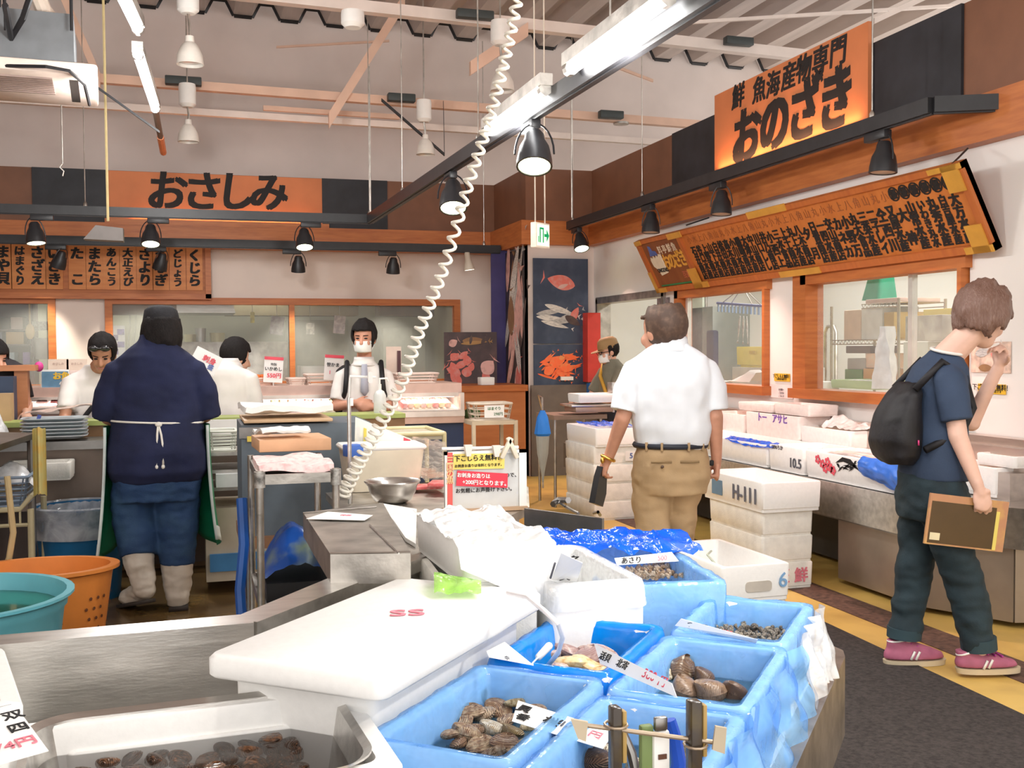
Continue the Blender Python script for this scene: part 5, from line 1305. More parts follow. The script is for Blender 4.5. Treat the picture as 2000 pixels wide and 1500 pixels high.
c = Yp(1198, 790, 8.95); MB().cyl(c-V((0, 0, .07)), c+V((0, 0, .12)), .014, n=8).done('post', steel, t); MB().lathe([(0, 0), (.055, 0), (.055, .09), (0, .09)], c+V((0, 0, .11)), 14).done('dial', steel, t)
# far end of the counter: brown table on thin legs
p = Yp(1095, 812, 9.1); t = thing('side_table', 'brown side table on thin metal legs in the far corner', 'table', (p.x, p.y, 0))
MB().box((p.x+.1, p.y, p.z), (.5, .5, .04)).done('table_top', mat('table_brown', (.25, .17, .12), .5), t)
for dx, dy in ((-.13, -.22), (.3, -.22), (-.13, .22), (.3, .22)): MB().cyl((p.x+dx, p.y+dy, 0), (p.x+dx, p.y+dy, p.z), .014, n=8).done('leg', steel_dull, t)
tag(MB().box((p.x+.24, p.y-.02, .42), (.3, .4, .22)).done('drawer_box', mat('dark_box', (.12, .1, .08), .6)), 'dark box stored under the brown side table', 'box')
q = Yp(1060, 890, 8.7); t = thing('umbrella', 'folded blue and white umbrella hanging on the side table leg', 'umbrella', V((q.x, q.y, .45)))
MB().lathe([(.02, .42), (.05, .36), (.075, .22), (.06, .2)], V((q.x, q.y, .45)), 10, cap=False).done('canopy_top', mat('umbrella_blue', (.02, .22, .75), .5), t); MB().lathe([(.06, .2), (.05, .05), (.015, -.12), (.008, -.2)], V((q.x, q.y, .45)), 10).done('canopy', mat('umbrella_clear', (.5, .52, .48), .3, alpha=.7), t); MB().tube([(q.x, q.y, .2), (q.x, q.y, .98), (q.x+.03, q.y+.2, .99), (q.x+.1, q.y+.3, .845)], .008, 6).done('shaft', steel, t)
# dark panel below the posters
q0, q1 = Yp(1037, 760, YB-.05), Yp(1165, 760, YB-.05)
tag(MB().boxz(q0.x, q1.x, YB-.06, YB-.03, 0, 1.0).done('wall_panel', mat('panel_grey', (.17, .14, .12), .5)), 'dark grey panel on the wall below the crab poster', 'panel')
q0, q1 = Yp(1143, 700, YB-.12), Yp(1168, 700, YB-.12)
tag(MB().boxz(q0.x, q1.x, YB-.2, YB-.04, Yp(1155, 745, YB).z, Yp(1155, 612, YB).z).done('red_column', mat('red_board', (.62, .05, .035), .45)), 'tall red upright board beside the doorway', 'board')
tag(MB().boxz(q0.x-.02, q1.x-.02, YB-.3, YB-.21, Yp(1155, 768, YB).z, Yp(1155, 747, YB).z).done('blue_box', mat('blue_carton', (.02, .16, .5), .5)), 'small blue box under the red upright board', 'box')

# ================================================================== MIDDLE AND LEFT
# sashimi showcases
lit = glow('showcase_strip', (1, .93, .9), 5)
def showcase(label, x0, x1, y, d, zb, zt, trim, packs):
 t = thing('showcase', label, 'showcase', ((x0+x1)/2, y+d/2, 0))
 MB().boxz(x0, x1, y+.03, y+d, 0, zb-.08).done('base', mat('case_navy', (.02, .035, .09), .5), t)
 MB().boxz(x0, x1, y, y+d, zb-.08, zb).done('deck', trim, t)
 mb = MB(); mb.boxz(x0, x1, y-.012, y, zb-.03, zb+.01); mb.boxz(x0, x1, y+.06, y+.09, zt-.03, zt); mb.boxz(x0, x0+.03, y, y+d, zb, zt); mb.boxz(x1-.03, x1, y, y+d, zb, zt); mb.done('frame', mat('case_metal', (.75, .66, .6), .3, .6), t)
 MB().boxz(x0, x1, y+.08, y+d, zt, zt+.07).done('roof', mat('case_roof', (.66, .45, .38), .4), t)
 MB().boxz(x0+.05, x1-.05, y+.12, y+.16, zt-.035, zt-.01).done('light_strip', lit, t)
 MB().quadslab([V((x0+.03, y+.005, zb)), V((x1-.03, y+.005, zb)), V((x1-.03, y+.075, zt-.02)), V((x0+.03, y+.075, zt-.02))], .004).done('front_glass', glass, t)
 MB().quadslab([V((x0+.03, y+.06, zb+.02)), V((x1-.03, y+.06, zb+.02)), V((x1-.03, y+d-.05, zb+.12)), V((x0+.03, y+d-.05, zb+.12))], .01).done('shelf', mat('shelf_white', (.85, .82, .76), .5), t)
 l = bpy.data.lights.new('case', 'AREA'); l.shape = 'RECTANGLE'; l.size = x1-x0-.2; l.size_y = .05; l.energy = 7*(x1-x0); l.color = (1, .86, .8)
 o = bpy.data.objects.new('lamp_light', l); COL.objects.link(o); o.parent = t; o.location = V(((x0+x1)/2, y+.14, zt-.04))-V(t.location); o.rotation_euler = (R_(25), 0, 0)
 return t
gt = mat('case_trim', (.62, .42, .34), .35, .5)
zb1 = Yp(600, 812, 8.25).z; zt1 = Yp(600, 772, 8.25).z
xs0, xs1 = Yp(474, 800, 8.25).x, Yp(745, 800, 8.25).x
showcase('long glass showcase of sashimi packs behind the masked man', xs0, xs1, 8.25, .75, zb1, zt1, mat('case_deck', (.8, .76, .7), .35, .3), 1)
zb2_ = Yp(840, 806, 7.75).z; zt2_ = Yp(840, 768, 7.75).z
xs2, xs3 = Yp(768, 800, 7.75).x, Yp(907, 800, 7.75).x
showcase('glass showcase with copper trim right of the masked man', xs2, xs3, 7.75, .7, zb2_, zt2_, gt, 1)
pk = [mat('pack_%s' % n, c, .35, 0, .25, 40, dirt=d_) for n, c, d_ in (('salmon', (.85, .42, .3), (.9, .75, .6)), ('tuna', (.62, .12, .12), (.85, .6, .55)), ('white', (.88, .82, .72), (.7, .5, .42)), ('green', (.35, .48, .16), (.85, .8, .6)), ('yellow', (.85, .66, .3), (.9, .85, .7)), ('pink', (.85, .55, .5), (.75, .3, .28)))]
pn_ = ['salmon', 'red tuna', 'white', 'green garnished', 'yellow', 'pink']
rr = random.Random(21)
for k in range(13):
 i = rr.randrange(6); x = xs0+.1+(xs1-xs0-.2)*(k+.5)/13
 for r in range(2):
  i = rr.randrange(6); y = 8.25+.16+.26*r
  o = MB().box((x, y, zb1+.055+.045*r+.012), ((xs1-xs0-.2)/13*.86, .2, .03), R=Matrix.Rotation(R_(9), 3, 'X'), bev=.006).done('food_pack', pk[i])
  tag(o, pn_[i]+' fish pack in the showcase behind the masked man', 'food pack', pn_[i]+' packs in the left showcase')
for k in range(8):
 x = xs2+.08+(xs3-xs2-.16)*(k+.5)/8
 for r in range(2):
  i = rr.choice((0, 1, 5, 4)); y = 7.75+.16+.24*r
  o = MB().box((x, y, zb2_+.055+.05*r+.012), ((xs3-xs2-.16)/8*.84, .18, .035), R=Matrix.Rotation(R_(11), 3, 'X'), bev=.006).done('food_pack', pk[i])
  tag(o, pn_[i]+' fish pack in the copper trimmed showcase', 'food pack', pn_[i]+' packs in the right showcase')
# on top of the showcases
def basket(mb, c, L, W, h, ang, taper=.86, nx=7, nz=3, w_=.006):
 """open lattice basket"""
 def corner(s, z): k = taper+(1-taper)*z/h; P = rrect(L*k, W*k, .02, 2); return ringat(P, c, ang, z)
 for j in range(nz+1):
  z = h*j/nz; mb.tube(corner(0, z), w_*(1.4 if j in (0, nz) else .8), 5, closed=True)
 for i in range(4*nx):
  t_ = i/(4*nx); P0 = corner(0, 0); P1 = corner(0, h); q = int(t_*len(P0)); mb.cyl(P0[q], P1[q], w_*.8, n=4)
 mb.prism(rrect(L*taper, W*taper, .02, 2), c, rotz(ang) @ V((1, 0, 0)), rotz(ang) @ V((0, 1, 0)), .004)
 return mb
ybk = 8.8
c = Yp(504, 757, 8.62); bp_ = mat('basket_pink', (.80, .55, .45), .5)
t = thing('basket', 'pink basket heaped with orange packs on the long showcase', 'basket', V((c.x, c.y, zt1+.07)))
basket(MB(), V((c.x, c.y, zt1+.07)), .26, .2, .055, 0).done('lattice', bp_, t)
for k in range(7): tag(MB().ell(V((c.x-.1+.033*k, c.y+.02*(k % 3-1), zt1+.135)), (.03, .04, .022)).done('orange_pack', mat('orange_pack', (.9, .22, .05), .4)), 'orange pack heaped in the pink basket', 'food pack', 'orange packs in the pink basket')
for k, (px, py) in enumerate(((578, 758), (625, 752), (810, 738))):
 c = Yp(px, py+6, 8.62 if k < 2 else 8.1); z = zt1+.07 if k < 2 else zt2_+.07
 t = thing('basket', ('small beige basket right of the pink one on the long showcase', 'pale pink basket left of the masked man on the long showcase', 'pale pink box basket on the copper trimmed showcase')[k], 'basket', V((c.x, c.y, z)))
 basket(MB(), V((c.x, c.y, z)), (.14, .24, .34)[k], .2, (.05, .08, .07)[k], 0).done('lattice', mat('basket_pale', (.82, .66, .58), .5), t)
def standsign(label, px, py, w_, h_, Y, lines, face=paper, top=None, tilt=4):
 c = Yp(px, py, Y); t = thing('price_sign', label, 'price sign', c-V((0, 0, h_/2)))
 R1 = Matrix.Rotation(R_(tilt), 3, 'Y'); ux_ = R1 @ V((1, 0, 0)); uy_ = R1 @ V((0, 0, 1))
 MB().prism([(-w_/2, -h_/2), (w_/2, -h_/2), (w_/2, h_/2), (-w_/2, h_/2)], c, ux_, uy_, .004).done('card', face, t)
 if top: MB().prism([(-w_/2, h_*.38), (w_/2, h_*.38), (w_/2, h_/2), (-w_/2, h_/2)], c+V((0, -.005, 0)), ux_, uy_, .002).done('red_band', top, t)
 MB().cyl(V((c.x, c.y+.004, min(c.z-h_*.8, zt1+.07))) if tilt < 20 else V((c.x, c.y+.004, Yp(600, 812, 7.2).z)), c-uy_*h_*.3+V((0, .004, 0)), .005, n=6).done('stand', white, t)
 by = {}
 for body, u, v, s, m_, bo in lines: by.setdefault(m_.name, []).append((body, s, c+ux_*u*w_+uy_*v*h_+V((0, -.0055, 0)), ux_, uy_, bo))
 for k, it in by.items(): text(it, 'lettering', M[k], t)
 return t
standsign('white sign with red 550 price beside the pink basket', 534, 722, .145, .20, 8.5, [('いかめし', 0, .02, .034, ink, .02), ('550円', .05, -.24, .044, redink, .03), ('特製', 0, .2, .024, ink, 0)], top=redink)
standsign('white sign with red top half hidden by the masked man', 652, 718, .15, .2, 8.5, [('笹かま', -.05, .1, .034, ink, .02), ('1', -.2, -.2, .04, pinkink, .03)], top=redink)
standsign('white sign with red lettering half behind the big worker', 402, 705, .18, .13, 7.3, [('刺身', .1, .1, .045, redink, .03), ('盛', .25, -.2, .04, blueink, .02)], tilt=28)
standsign('pale card with a dark vertical strip right of the masked man', 769, 708, .12, .25, 8.3, [], face=mat('card_beige', (.78, .62, .52), .6), tilt=0)
c = Yp(779, 710, 8.28); tag(MB().boxz(c.x-.012, c.x+.014, c.y-.01, c.y, c.z-.1, c.z+.1).done('dark_strip', mat('strip_dark', (.10, .04, .045), .6)), 'dark vertical name strip beside the pale card', 'strip')
# hand sanitiser pump, on the green counter
yG = 7.2; zG = Yp(600, 812, yG).z
t = thing('green_counter', 'wooden serving counter with a green top edge in front of the showcases', 'counter', (.6, yG+.2, 0))
xg0, xg1 = -1.75, Yp(792, 810, yG).x
MB().boxz(xg0, xg1, yG, yG+.32, zG-.03, zG).done('counter_top', mat('green_edge', (.36, .42, .13), .5), t)
MB().boxz(xg0, xg1, yG+.02, yG+.28, .0, zG-.03).done('front_panel', wood('counter_wood', (.30, .17, .08), (.22, .12, .055), (1, 1, 8), 3), t)
c = V((Yp(748, 800, yG).x, yG+.12, zG)); t = thing('pump_bottle', 'clear hand gel pump bottle with white nozzle on the green counter', 'bottle', c)
MB().lathe([(0, 0), (.042, 0), (.044, .01), (.044, .12), (.03, .15), (.014, .16), (0, .16)], c, 16).done('bottle', mat('gel_bottle', (.75, .76, .76), .2, alpha=.75), t)
mb = MB(); mb.cyl(c+V((0, 0, .155)), c+V((0, 0, .2)), .012, n=10); mb.cyl(c+V((0, 0, .2)), c+V((0, 0, .235)), .006, n=8); mb.tube([c+V((-.005, 0, .236)), c+V((.05, 0, .238)), c+V((.06, 0, .215))], .006, 8); mb.done('pump', white, t)
# slim pole with a cross arm and white tag
pz = Zp(684, 984, .8)
t = thing('pole_stand', 'slim steel pole with a thin white cross arm standing on the work table', 'stand', pz)
Yq = pz.y; topz = Yp(684, 776, Yq).z
MB().cyl(pz, (pz.x, pz.y, topz), .008, n=10).done('pole', steel, t)
c = Yp(686, 785, Yq); MB().box(c, (.014, .014, .03)).done('tape', white, t)
arm = [Yp(683, 735, Yq), Yp(734, 737, Yq)]
mb = MB(); mb.cyl(arm[0], arm[1], .005, n=8); mb.cyl(arm[0], V((pz.x, pz.y, topz-.01)), .0025, n=6); mb.done('cross_arm', white, t)
c = Yp(722, 737, Yq); MB().prism(rrect(.018, .045, .008), c+V((0, -.006, 0)), (1, 0, 0), (0, 0, 1), .012).done('arm_tag', white, t)
# cream steel trolley behind the pole and cream plastic tub
q = [Zp(775, 866, .86), Zp(845, 852, .86)]
crm = mat('cream_paint', (.70, .62, .36), .5)
c = Yp(800, 845, 6.4); t = thing('trolley', 'cream painted trolley with a tray top in front of the navy showcase base', 'trolley', (c.x, c.y, 0))
zc_ = Yp(800, 855, 6.2).z
MB().box((c.x, 6.45, zc_), (.34, .5, .03)).done('tray_top', mat('tray_grey', (.45, .40, .30), .5), t)
mb = MB()
for a, b in (((-.17, -.25), (.17, -.25)), ((.17, -.25), (.17, .25)), ((-.17, .25), (.17, .25)), ((-.17, -.25), (-.17, .25))): mb.cyl((c.x+a[0], 6.45+a[1], zc_+.02), (c.x+b[0], 6.45+b[1], zc_+.02), .014, n=8)
mb.done('rail', crm, t)
for dx, dy in ((-.17, -.25), (.17, -.25), (-.17, .25), (.17, .25)): MB().cyl((c.x+dx, 6.45+dy, 0), (c.x+dx, 6.45+dy, zc_+.02), .014, n=8).done('leg', crm, t)
# cream frame table with pink lattice basket, right of the showcase
c = Yp(960, 850, 7.6); t = thing('plastic_rack', 'beige plastic rack with open sides right of the showcases', 'rack', (c.x, 7.7, 0)); zr_ = Yp(960, 822, 7.5).z
rk = mat('rack_beige', (.62, .52, .38), .5)
for z in (zr_, zr_-.25): MB().boxz(c.x-.17, c.x+.17, 7.5, 7.9, z-.03, z).done('shelf', rk, t)
for dx, dy in ((-.16, 7.51), (.16, 7.51), (-.16, 7.89), (.16, 7.89)): MB().boxz(c.x+dx-.013, c.x+dx+.013, dy-.013, dy+.013, 0, zr_).done('leg', rk, t)
bc = V((c.x+.01, 7.7, zr_)); t = thing('basket', 'beige lattice basket with a price card on the plastic rack', 'basket', bc); basket(MB(), bc, .3, .24, .12, 0).done('lattice', mat('basket_beige', (.76, .66, .55), .5), t)
MB().boxz(bc.x-.075, bc.x+.075, 7.555, 7.56, zr_+.02, zr_+.11).done('price_card', paper, t); text([('はまぐり', .026, V((bc.x-.0, 7.5545, zr_+.085)), V((1, 0, 0)), uz, .02), ('298円', .028, V((bc.x+.03, 7.5545, zr_+.045)), V((1, 0, 0)), uz, .01)], 'lettering', mat('green_ink', (.08, .2, .08), .6), t)
tag(MB().ell(V((Yp(922, 807, 7.9).x, 7.9, zr_+.03)), (.07, .05, .05)).done('green_produce', mat('greens', (.12, .2, .07), .6, 0, .3, 30)), 'dark green vegetable bundle left of the lattice basket', 'vegetable')
# orange wooden cupboard behind it
q0, q1 = Yp(960, 800, 10.9), Yp(1030, 800, 10.9)
t = thing('wooden_cabinet', 'orange wooden cabinet in the corner under the tall fish banner', 'cabinet', ((q0.x+q1.x)/2, 11.1, 0))
MB().boxz(q0.x-.55, q1.x-.02, 10.9, 11.6, 0, Yp(990, 764, 10.9).z).done('body', wood('cab_wood', (.5, .18, .06), (.42, .14, .045), (1, 1, 6), 3), t); MB().boxz(q0.x-.58, q1.x, 10.87, 11.6, Yp(990, 764, 10.9).z, Yp(990, 752, 10.9).z).done('cabinet_top', orange, t)
foam_box('foam_box', 'small lettered white box on the orange cabinet', V((Yp(952, 775, 10.95).x, 11.0, Yp(950, 752, 10.9).z)), .16, .14, .08, 0)
# ------- things on the work table
# clear bag of leaflets, cream tub, colourful leaflet stand
c = Zp(757, 962, .797); L_ = .36
t = thing('cream_tub', 'cream plastic tub with a white lid behind the slim pole', 'tub', V((c.x, c.y+.05, .797)))
mb = MB(); mb.rings([ringat(rrect(.30, .22, .03), V((c.x, c.y+.16, .797)), 0, 0), ringat(rrect(.34, .26, .03), V((c.x, c.y+.16, .797)), 0, .175)]); mb.done('body', mat('tub_cream', (.78, .70, .55), .4), t)
lid(MB(), V((c.x, c.y+.16, .972)), .36, .27, .02, 0).done('lid', white, t)
y_ = c.y+.34
q = [Yp(690, 960, y_), Yp(806, 960, y_+-.1), Yp(803, 858, y_-.1), Yp(694, 815, y_)]
t = thing('leaflet_stand', 'clear stand of colourful leaflets behind the cream tub', 'stand', V((q[0].x, q[0].y, .797)))
lf = mat('leaflet', (.80, .76, .66), .4, 0, .3, 14, dirt=(.45, .5, .62))
MB().quadslab(q, .008).done('leaflet_sheet', lf, t)
for a0, a1, b0, b1, m_ in ((.86, .98, .55, .98, redink), (.84, .97, .02, .62, mat('leaf_yellow', (.8, .68, .12), .5)), (.38, .46, .55, .75, mat('leaf_orange', (.85, .42, .1), .5)), (.1, .3, .2, .7, mat('leaf_blue', (.5, .6, .72), .5)), (.55, .8, .5, .8, mat('leaf_pale', (.85, .82, .62), .5)), (.15, .2, .7, .9, mat('leaf_yellow', (.8, .68, .12), .5))):
 f = lambda u, v: (q[0].lerp(q[1], u)).lerp(q[3].lerp(q[2], u), v)+V((0, -.006, 0))
 MB().quadslab([f(a0, b0), f(a1, b0), f(a1, b1), f(a0, b1)], .002).done('printed_patch', m_, t)
tag(MB().box(Zp(700, 886, .98)+V((0, .15, 0)), (.07, .06, .05), rz=.3, bev=.005).done('blue_carton', mat('blue_carton2', (.06, .16, .55), .5)), 'small blue and white carton on the cream tub lid', 'carton')
# clear acrylic block / bag with red printed packs right of the bowl
bag('clear plastic bag lying behind the red printed packs on the work table', lambda a, b: Zp(806+65*a, 955-60*b, .80)*1+V((0, 0, .04+.10*math.sin(2.2*b)*(1-.4*a)+.015*noise.noise(V((a*6, b*6, 9))))), 14, 12, film('grey_film', (.5, .44, .38), .5, .15, 12))
for k, (px, py, m_) in enumerate(((835, 960, 'pack_tuna'), (850, 940, 'pack_salmon'), (825, 935, 'pack_salmon'), (868, 965, 'pack_tuna'))):
 p = Zp(px, py, .80); tag(MB().box(p+V((0, .05, .015+.008*k)), (.13, .1, .014), rz=.4*k, bev=.003).done('printed_pack', M[m_]), 'red and white printed pack on the work table, '+('nearest the bowl', 'behind the nearest one', 'left rear one', 'right one beside the yellow notice')[k], 'pack')
# the yellow notice in its clear board
cY = Zp(950, 998, .797).y
q0 = Yp(869, 990, cY); q1 = Yp(1028, 990, cY); zt_ = Yp(950, 880, cY).z
t = thing('notice_board', 'white notice board with yellow and red cards clipped to its frame', 'notice', V(((q0.x+q1.x)/2, cY, .797)))
bx0, bx1, bz0, bz1 = q0.x, q1.x, .80, zt_
MB().boxz(bx0, bx1, cY, cY+.012, bz0, bz1, bev=.003).done('board', mat('board_grey', (.60, .60, .58), .3, 0, .15, 6, dirt=(.38, .40, .38)), t)
mb = MB(); w_ = .012
mb.boxz(bx0, bx1, cY-.006, cY+.014, bz1-w_, bz1); mb.boxz(bx0, bx0+w_, cY-.006, cY+.014, bz0, bz1); mb.boxz(bx1-w_*2.4, bx1, cY-.006, cY+.014, bz0, bz1); mb.cyl((bx0-.01, cY, bz1+.012), (bx1-.03, cY, bz1+.008), .006, n=8)
mb.done('frame', white, t)
MB().boxz(bx0, bx1, cY-.02, cY+.05, .797, .81).done('foot', mat('foot_wood', (.5, .33, .2), .5), t)
nb_ = lambda px, py, off=.008: Yp(px, py, cY-off)
def card(p, m_, name, off=.008):
 return MB().quadslab([nb_(*k, off) for k in p], .003).done(name, m_, t)
card([(874, 988), (884, 988), (884, 884), (874, 884)], mat('card_red2', (.75, .12, .1), .5), 'red_strip'); text([(ch, .03, nb_(879, 900+13*i, .0085), V((1, 0, 0)), uz, .02) for i, ch in enumerate('三国の魚')], 'lettering', mat('strip_gold', (.9, .62, .3), .5), t)
card([(885, 917), (985, 915), (986, 885), (886, 887)], mat('card_yellow', (.92, .72, .16), .5), 'yellow_card'); card([(891, 949), (991, 953), (992, 925), (893, 919)], mat('card_red', (.80, .05, .08), .5), 'red_card', .010)
text([('下こしらえ無料！', .0285*cY/4.1*.93, nb_(935, 895, .0085), V((1, 0, 0)), uz, .02, .95), ('お刺身お造りは有料となります。', .0145*cY/4.1*.93, nb_(936, 909, .0085), V((1, 0, 0)), uz, .01, 1)], 'lettering', ink, t)
dn = (nb_(991, 953)-nb_(891, 949)).normalized()
text([('お刺身お造りは', .0205*cY/4.1*.95, nb_(925, 929.5, .0105), dn, uz, .03), ('+200円となります。', .0225*cY/4.1*.95, nb_(949, 943.5, .0105), dn, uz, .03)], 'lettering', paper, t)
text([('お気軽にお声掛け下さい。', .0205*cY/4.1, nb_(948, 957, .002), V((1, 0, 0)), uz, .01), ('ので、', .0205*cY/4.1, nb_(1000, 928, .002), V((1, 0, 0)), uz, .01)], 'lettering', ink, t)
clipm = mat('clip_pale', (.80, .72, .64), .4)
for px, py in ((913, 880), (968, 881)):
 c = nb_(px, py, .01); tag(MB().prism([(-.008, -.02), (.008, -.02), (.015, .022), (-.015, .022)], c, (1, 0, 0), (0, 0, 1), .02).done('clip', clipm), 'pale clip on the top edge of the notice board, '+('left one' if px < 930 else 'right one'), 'clip')
c = nb_(995, 875, .02); t2 = thing('clothes_peg', 'large pale wooden peg clipped at the notice board corner', 'peg', c)
for a in (28, -24): MB().box(c+V((.012*(1 if a > 0 else -1)*-1, 0, 0)), (.016, .02, .085), R=Matrix.Rotation(R_(a), 3, 'Y'), bev=.003).done('peg_half', mat('peg_wood', (.82, .74, .58), .5), t2)
# ------- the wire cart with papers
t = thing('metal_cart', 'metal shelf cart on posts between the worker and the work table', 'cart', (.36, 4.1, 0))
cx0, cx1, cy0, cy1 = .225, .495, 3.9, 4.5; zt_ = .955
for x, y in ((cx0, cy0), (cx1, cy0), (cx0, cy1), (cx1, cy1)): MB().cyl((x, y, 0), (x, y, zt_+.015), .0135, n=12).done('post', steel_dull, t)
for z in (zt_-.035, .45, .20):
 mb = MB(); mb.boxz(cx0-.005, cx1+.005, cy0-.005, cy0+.012, z, z+.035); mb.boxz(cx0-.005, cx1+.005, cy1-.012, cy1+.005, z, z+.035); mb.boxz(cx0-.005, cx0+.012, cy0, cy1, z, z+.035); mb.boxz(cx1-.012, cx1+.005, cy0, cy1, z, z+.035); mb.boxz(cx0, cx1, cy0, cy1, z+.01, z+.016)
 mb.done('shelf', steel_dull, t)
mb = MB()
for x in (cx0, cx1): mb.cyl((x, cy0, zt_-.045), (x, cy0, zt_+.012), .02, n=12)
mb.done('post_collar', mat('collar_worn', (.48, .46, .43), .5, .7, .4, 30), t)
pinkp = mat('flyer_pink', (.86, .66, .64), .7, 0, .2, 40, dirt=(.8, .3, .32))
def paperstack(name, label, c, L, W, h, ang, m_, cat='papers', curl=.02, seed=0):
 def fn(a, b):
  x, y = (a-.5)*L, (b-.5)*W; z = h+curl*(noise.noise(V((a*2+seed, b*2, 0)))+.3*noise.noise(V((a*6, b*6, seed))))
  return V(c)+rotz(ang) @ V((x, y, z))
 me = MB().grid(fn, 14, 10).mesh(name)
 return tag(link(name, bake(me, [('SOLIDIFY', dict(thickness=h*.9, offset=-1))]), m_), label, cat)
paperstack('flyers', 'pile of pink printed flyers on the metal cart top', (.36, 4.15, .952), .27, .40, .03, 0, pinkp, seed=3)
c = V((.38, 4.42, 1.0)); tag(MB().box(c+V((.01, .12, .015)), (.29, .30, .05), rz=.05, bev=.004).done('wooden_box', mat('pale_wood', (.72, .42, .24), .6)), 'flat salmon wooden box on the flyers on the cart', 'box')
paperstack('papers', 'loose white papers on the salmon wooden box', (.35, 4.50, 1.052), .20, .16, .012, .2, paper, seed=5)
# behind the cart: blue grey cabinet with a papers tray on top
c = V((.33, 5.1, 0)); t = thing('steel_cabinet', 'blue grey cabinet behind the cart with a yellow label', 'cabinet', c)
MB().boxz(.21, .80, 5.0, 5.5, .55, 1.06).done('body', mat('cabinet_slate', (.12, .15, .18), .45), t); MB().boxz(.20, .50, 4.99, 5.0, 1.0, 1.05).done('top_edge', steel_dark, t); MB().boxz(.235, .29, 4.985, 4.992, .985, 1.01).done('yellow_label', mat('label_yellow', (.8, .62, .1), .5), t)
MB().boxz(.20, .85, 4.95, 5.5, .50, .55).done('base_shelf', wood('shelf_brown', (.32, .17, .09), (.25, .13, .07), (1, 4, 1), 4), t)
for x in (.24, .8): MB().cyl((x, 5.05, 0), (x, 5.05, .5), .018, n=8).done('leg', steel_dark, t)
tag(MB().boxz(.22, .62, 4.96, 5.42, 1.07, 1.085, bev=.004).done('tray', mat('tray_tan', (.62, .42, .25), .5)), 'tan tray on the blue grey cabinet', 'tray')
paperstack('papers', 'crumpled white papers heaped on the tan tray', (.42, 5.18, 1.088), .40, .36, .03, .05, paper, curl=.03, seed=9)
bag('blue plastic bag on the lower shelf of the metal cart', lambda a, b: V((.235+.25*a, 4.0+.4*b, .56+.17*math.sin(3.0*a)*math.sin(2.6*b+.3)+.03*noise.noise(V((a*5, b*5, 1))))), 16, 16, mat('dark_blue_bag', (.01, .06, .28), .3, 0, .3, 8, dirt=(.35, .42, .05)))
tag(MB().boxz(.25, .48, 4.0, 4.4, .47, .54).done('black_tray', mat('black_tray', (.02, .02, .022), .4)), 'black tray under the blue bag on the cart', 'tray')
foam_box('foam_box', 'white box on the low shelf of the metal cart', V((.36, 4.2, .222)), .34, .24, .13, R_(90), mt=foam_old)
c = Zp(505, 1168, .35); t = thing('basket', 'beige plastic basket on the floor behind the steel rim corner', 'basket', V((.22, 3.25, .33)))
basket(MB(), V((.21, 3.30, .40)), .34, .22, .10, .3, nx=9, nz=4).done('lattice', mat('basket_olive', (.5, .46, .32), .5), t)
tag(MB().boxz(.08, .36, 3.18, 3.44, 0, .40).done('blue_tub', mat('tub_blue', (.10, .35, .62), .4)), 'blue tub under the beige basket', 'tub')
# blue hose and rags on cart side
tag(MB().tube([V((.185, 4.45, .80)), V((.19, 4.4, .62)), V((.17, 4.35, .45)), V((.18, 4.3, .2)), V((.17, 4.2, .02))], .022, 8).done('blue_strap', mat('strap_blue', (.01, .10, .42), .4)), 'dark blue hanging strap beside the metal cart', 'strap')
# ------- worker's area at the left
t = thing('prep_table', 'long steel preparation counter behind the big worker', 'table', (-.6, 7.2, 0))
zp_ = .865
MB().boxz(-2.6, .55, 6.85, 7.18, zp_-.05, zp_).done('counter_top', steel_dark, t); MB().boxz(-2.6, .5, 6.9, 6.92, .45, zp_-.05).done('front_panel', mat('prep_panel', (.22, .17, .14), .4, .5), t); MB().boxz(-2.6, .5, 7.1, 7.16, .05, zp_-.05).done('back_panel', mat('prep_dark', (.09, .06, .05), .5), t)
for x in (-2.4, -1.2, .4): MB().cyl((x, 6.95, 0), (x, 6.95, zp_-.05), .02, n=8).done('leg', steel_dark, t)
tr_ = [mat('tray_blue_white', (.72, .76, .80), .35), mat('tray_steel_blue', (.55, .62, .66), .35)]
c = Zp(140, 838, zp_); c = V((c.x, 7.0, zp_))
for k in range(6):
 m_ = MB().rings([ringat(rrect(.30, .22, .05), c, R_(3), .012+.021*k), ringat(rrect(.36, .26, .06), c, R_(3), .028+.021*k), ringat(rrect(.375, .275, .06), c, R_(3), .028+.021*k), ringat(rrect(.375, .275, .06), c, R_(3), .032+.021*k), ringat(rrect(.35, .25, .05), c, R_(3), .032+.021*k), ringat(rrect(.29, .21, .05), c, R_(3), .018+.021*k)])
 tag(m_.done('serving_tray', tr_[k % 2]), ('lowest', 'second lowest', 'third lowest', 'fourth lowest', 'second highest', 'top')[k]+' tray of the leaning stack of trays left of the worker', 'tray')
bag('pinkish film spread over the stack of trays', lambda a, b: c+V((-.16+.38*a, -.1+.2*b, .165+.05*a+.02*noise.noise(V((a*4, b*4, 0))))), 12, 8, film('pink_film', (.85, .66, .58), .75, .3, 10, .4))
p = Zp(95, 815, .9); tag(MB().tube([V((Zp(92, 838, zp_).x+.04*q, 6.98, zp_+.035*q*q) ) for q in (0, .8, 1.6, 2.1)], .012, 6).done('blue_ladle', mat('ladle_blue', (.12, .18, .6), .4)), 'blue plastic strip curling up left of the trays', 'strip')
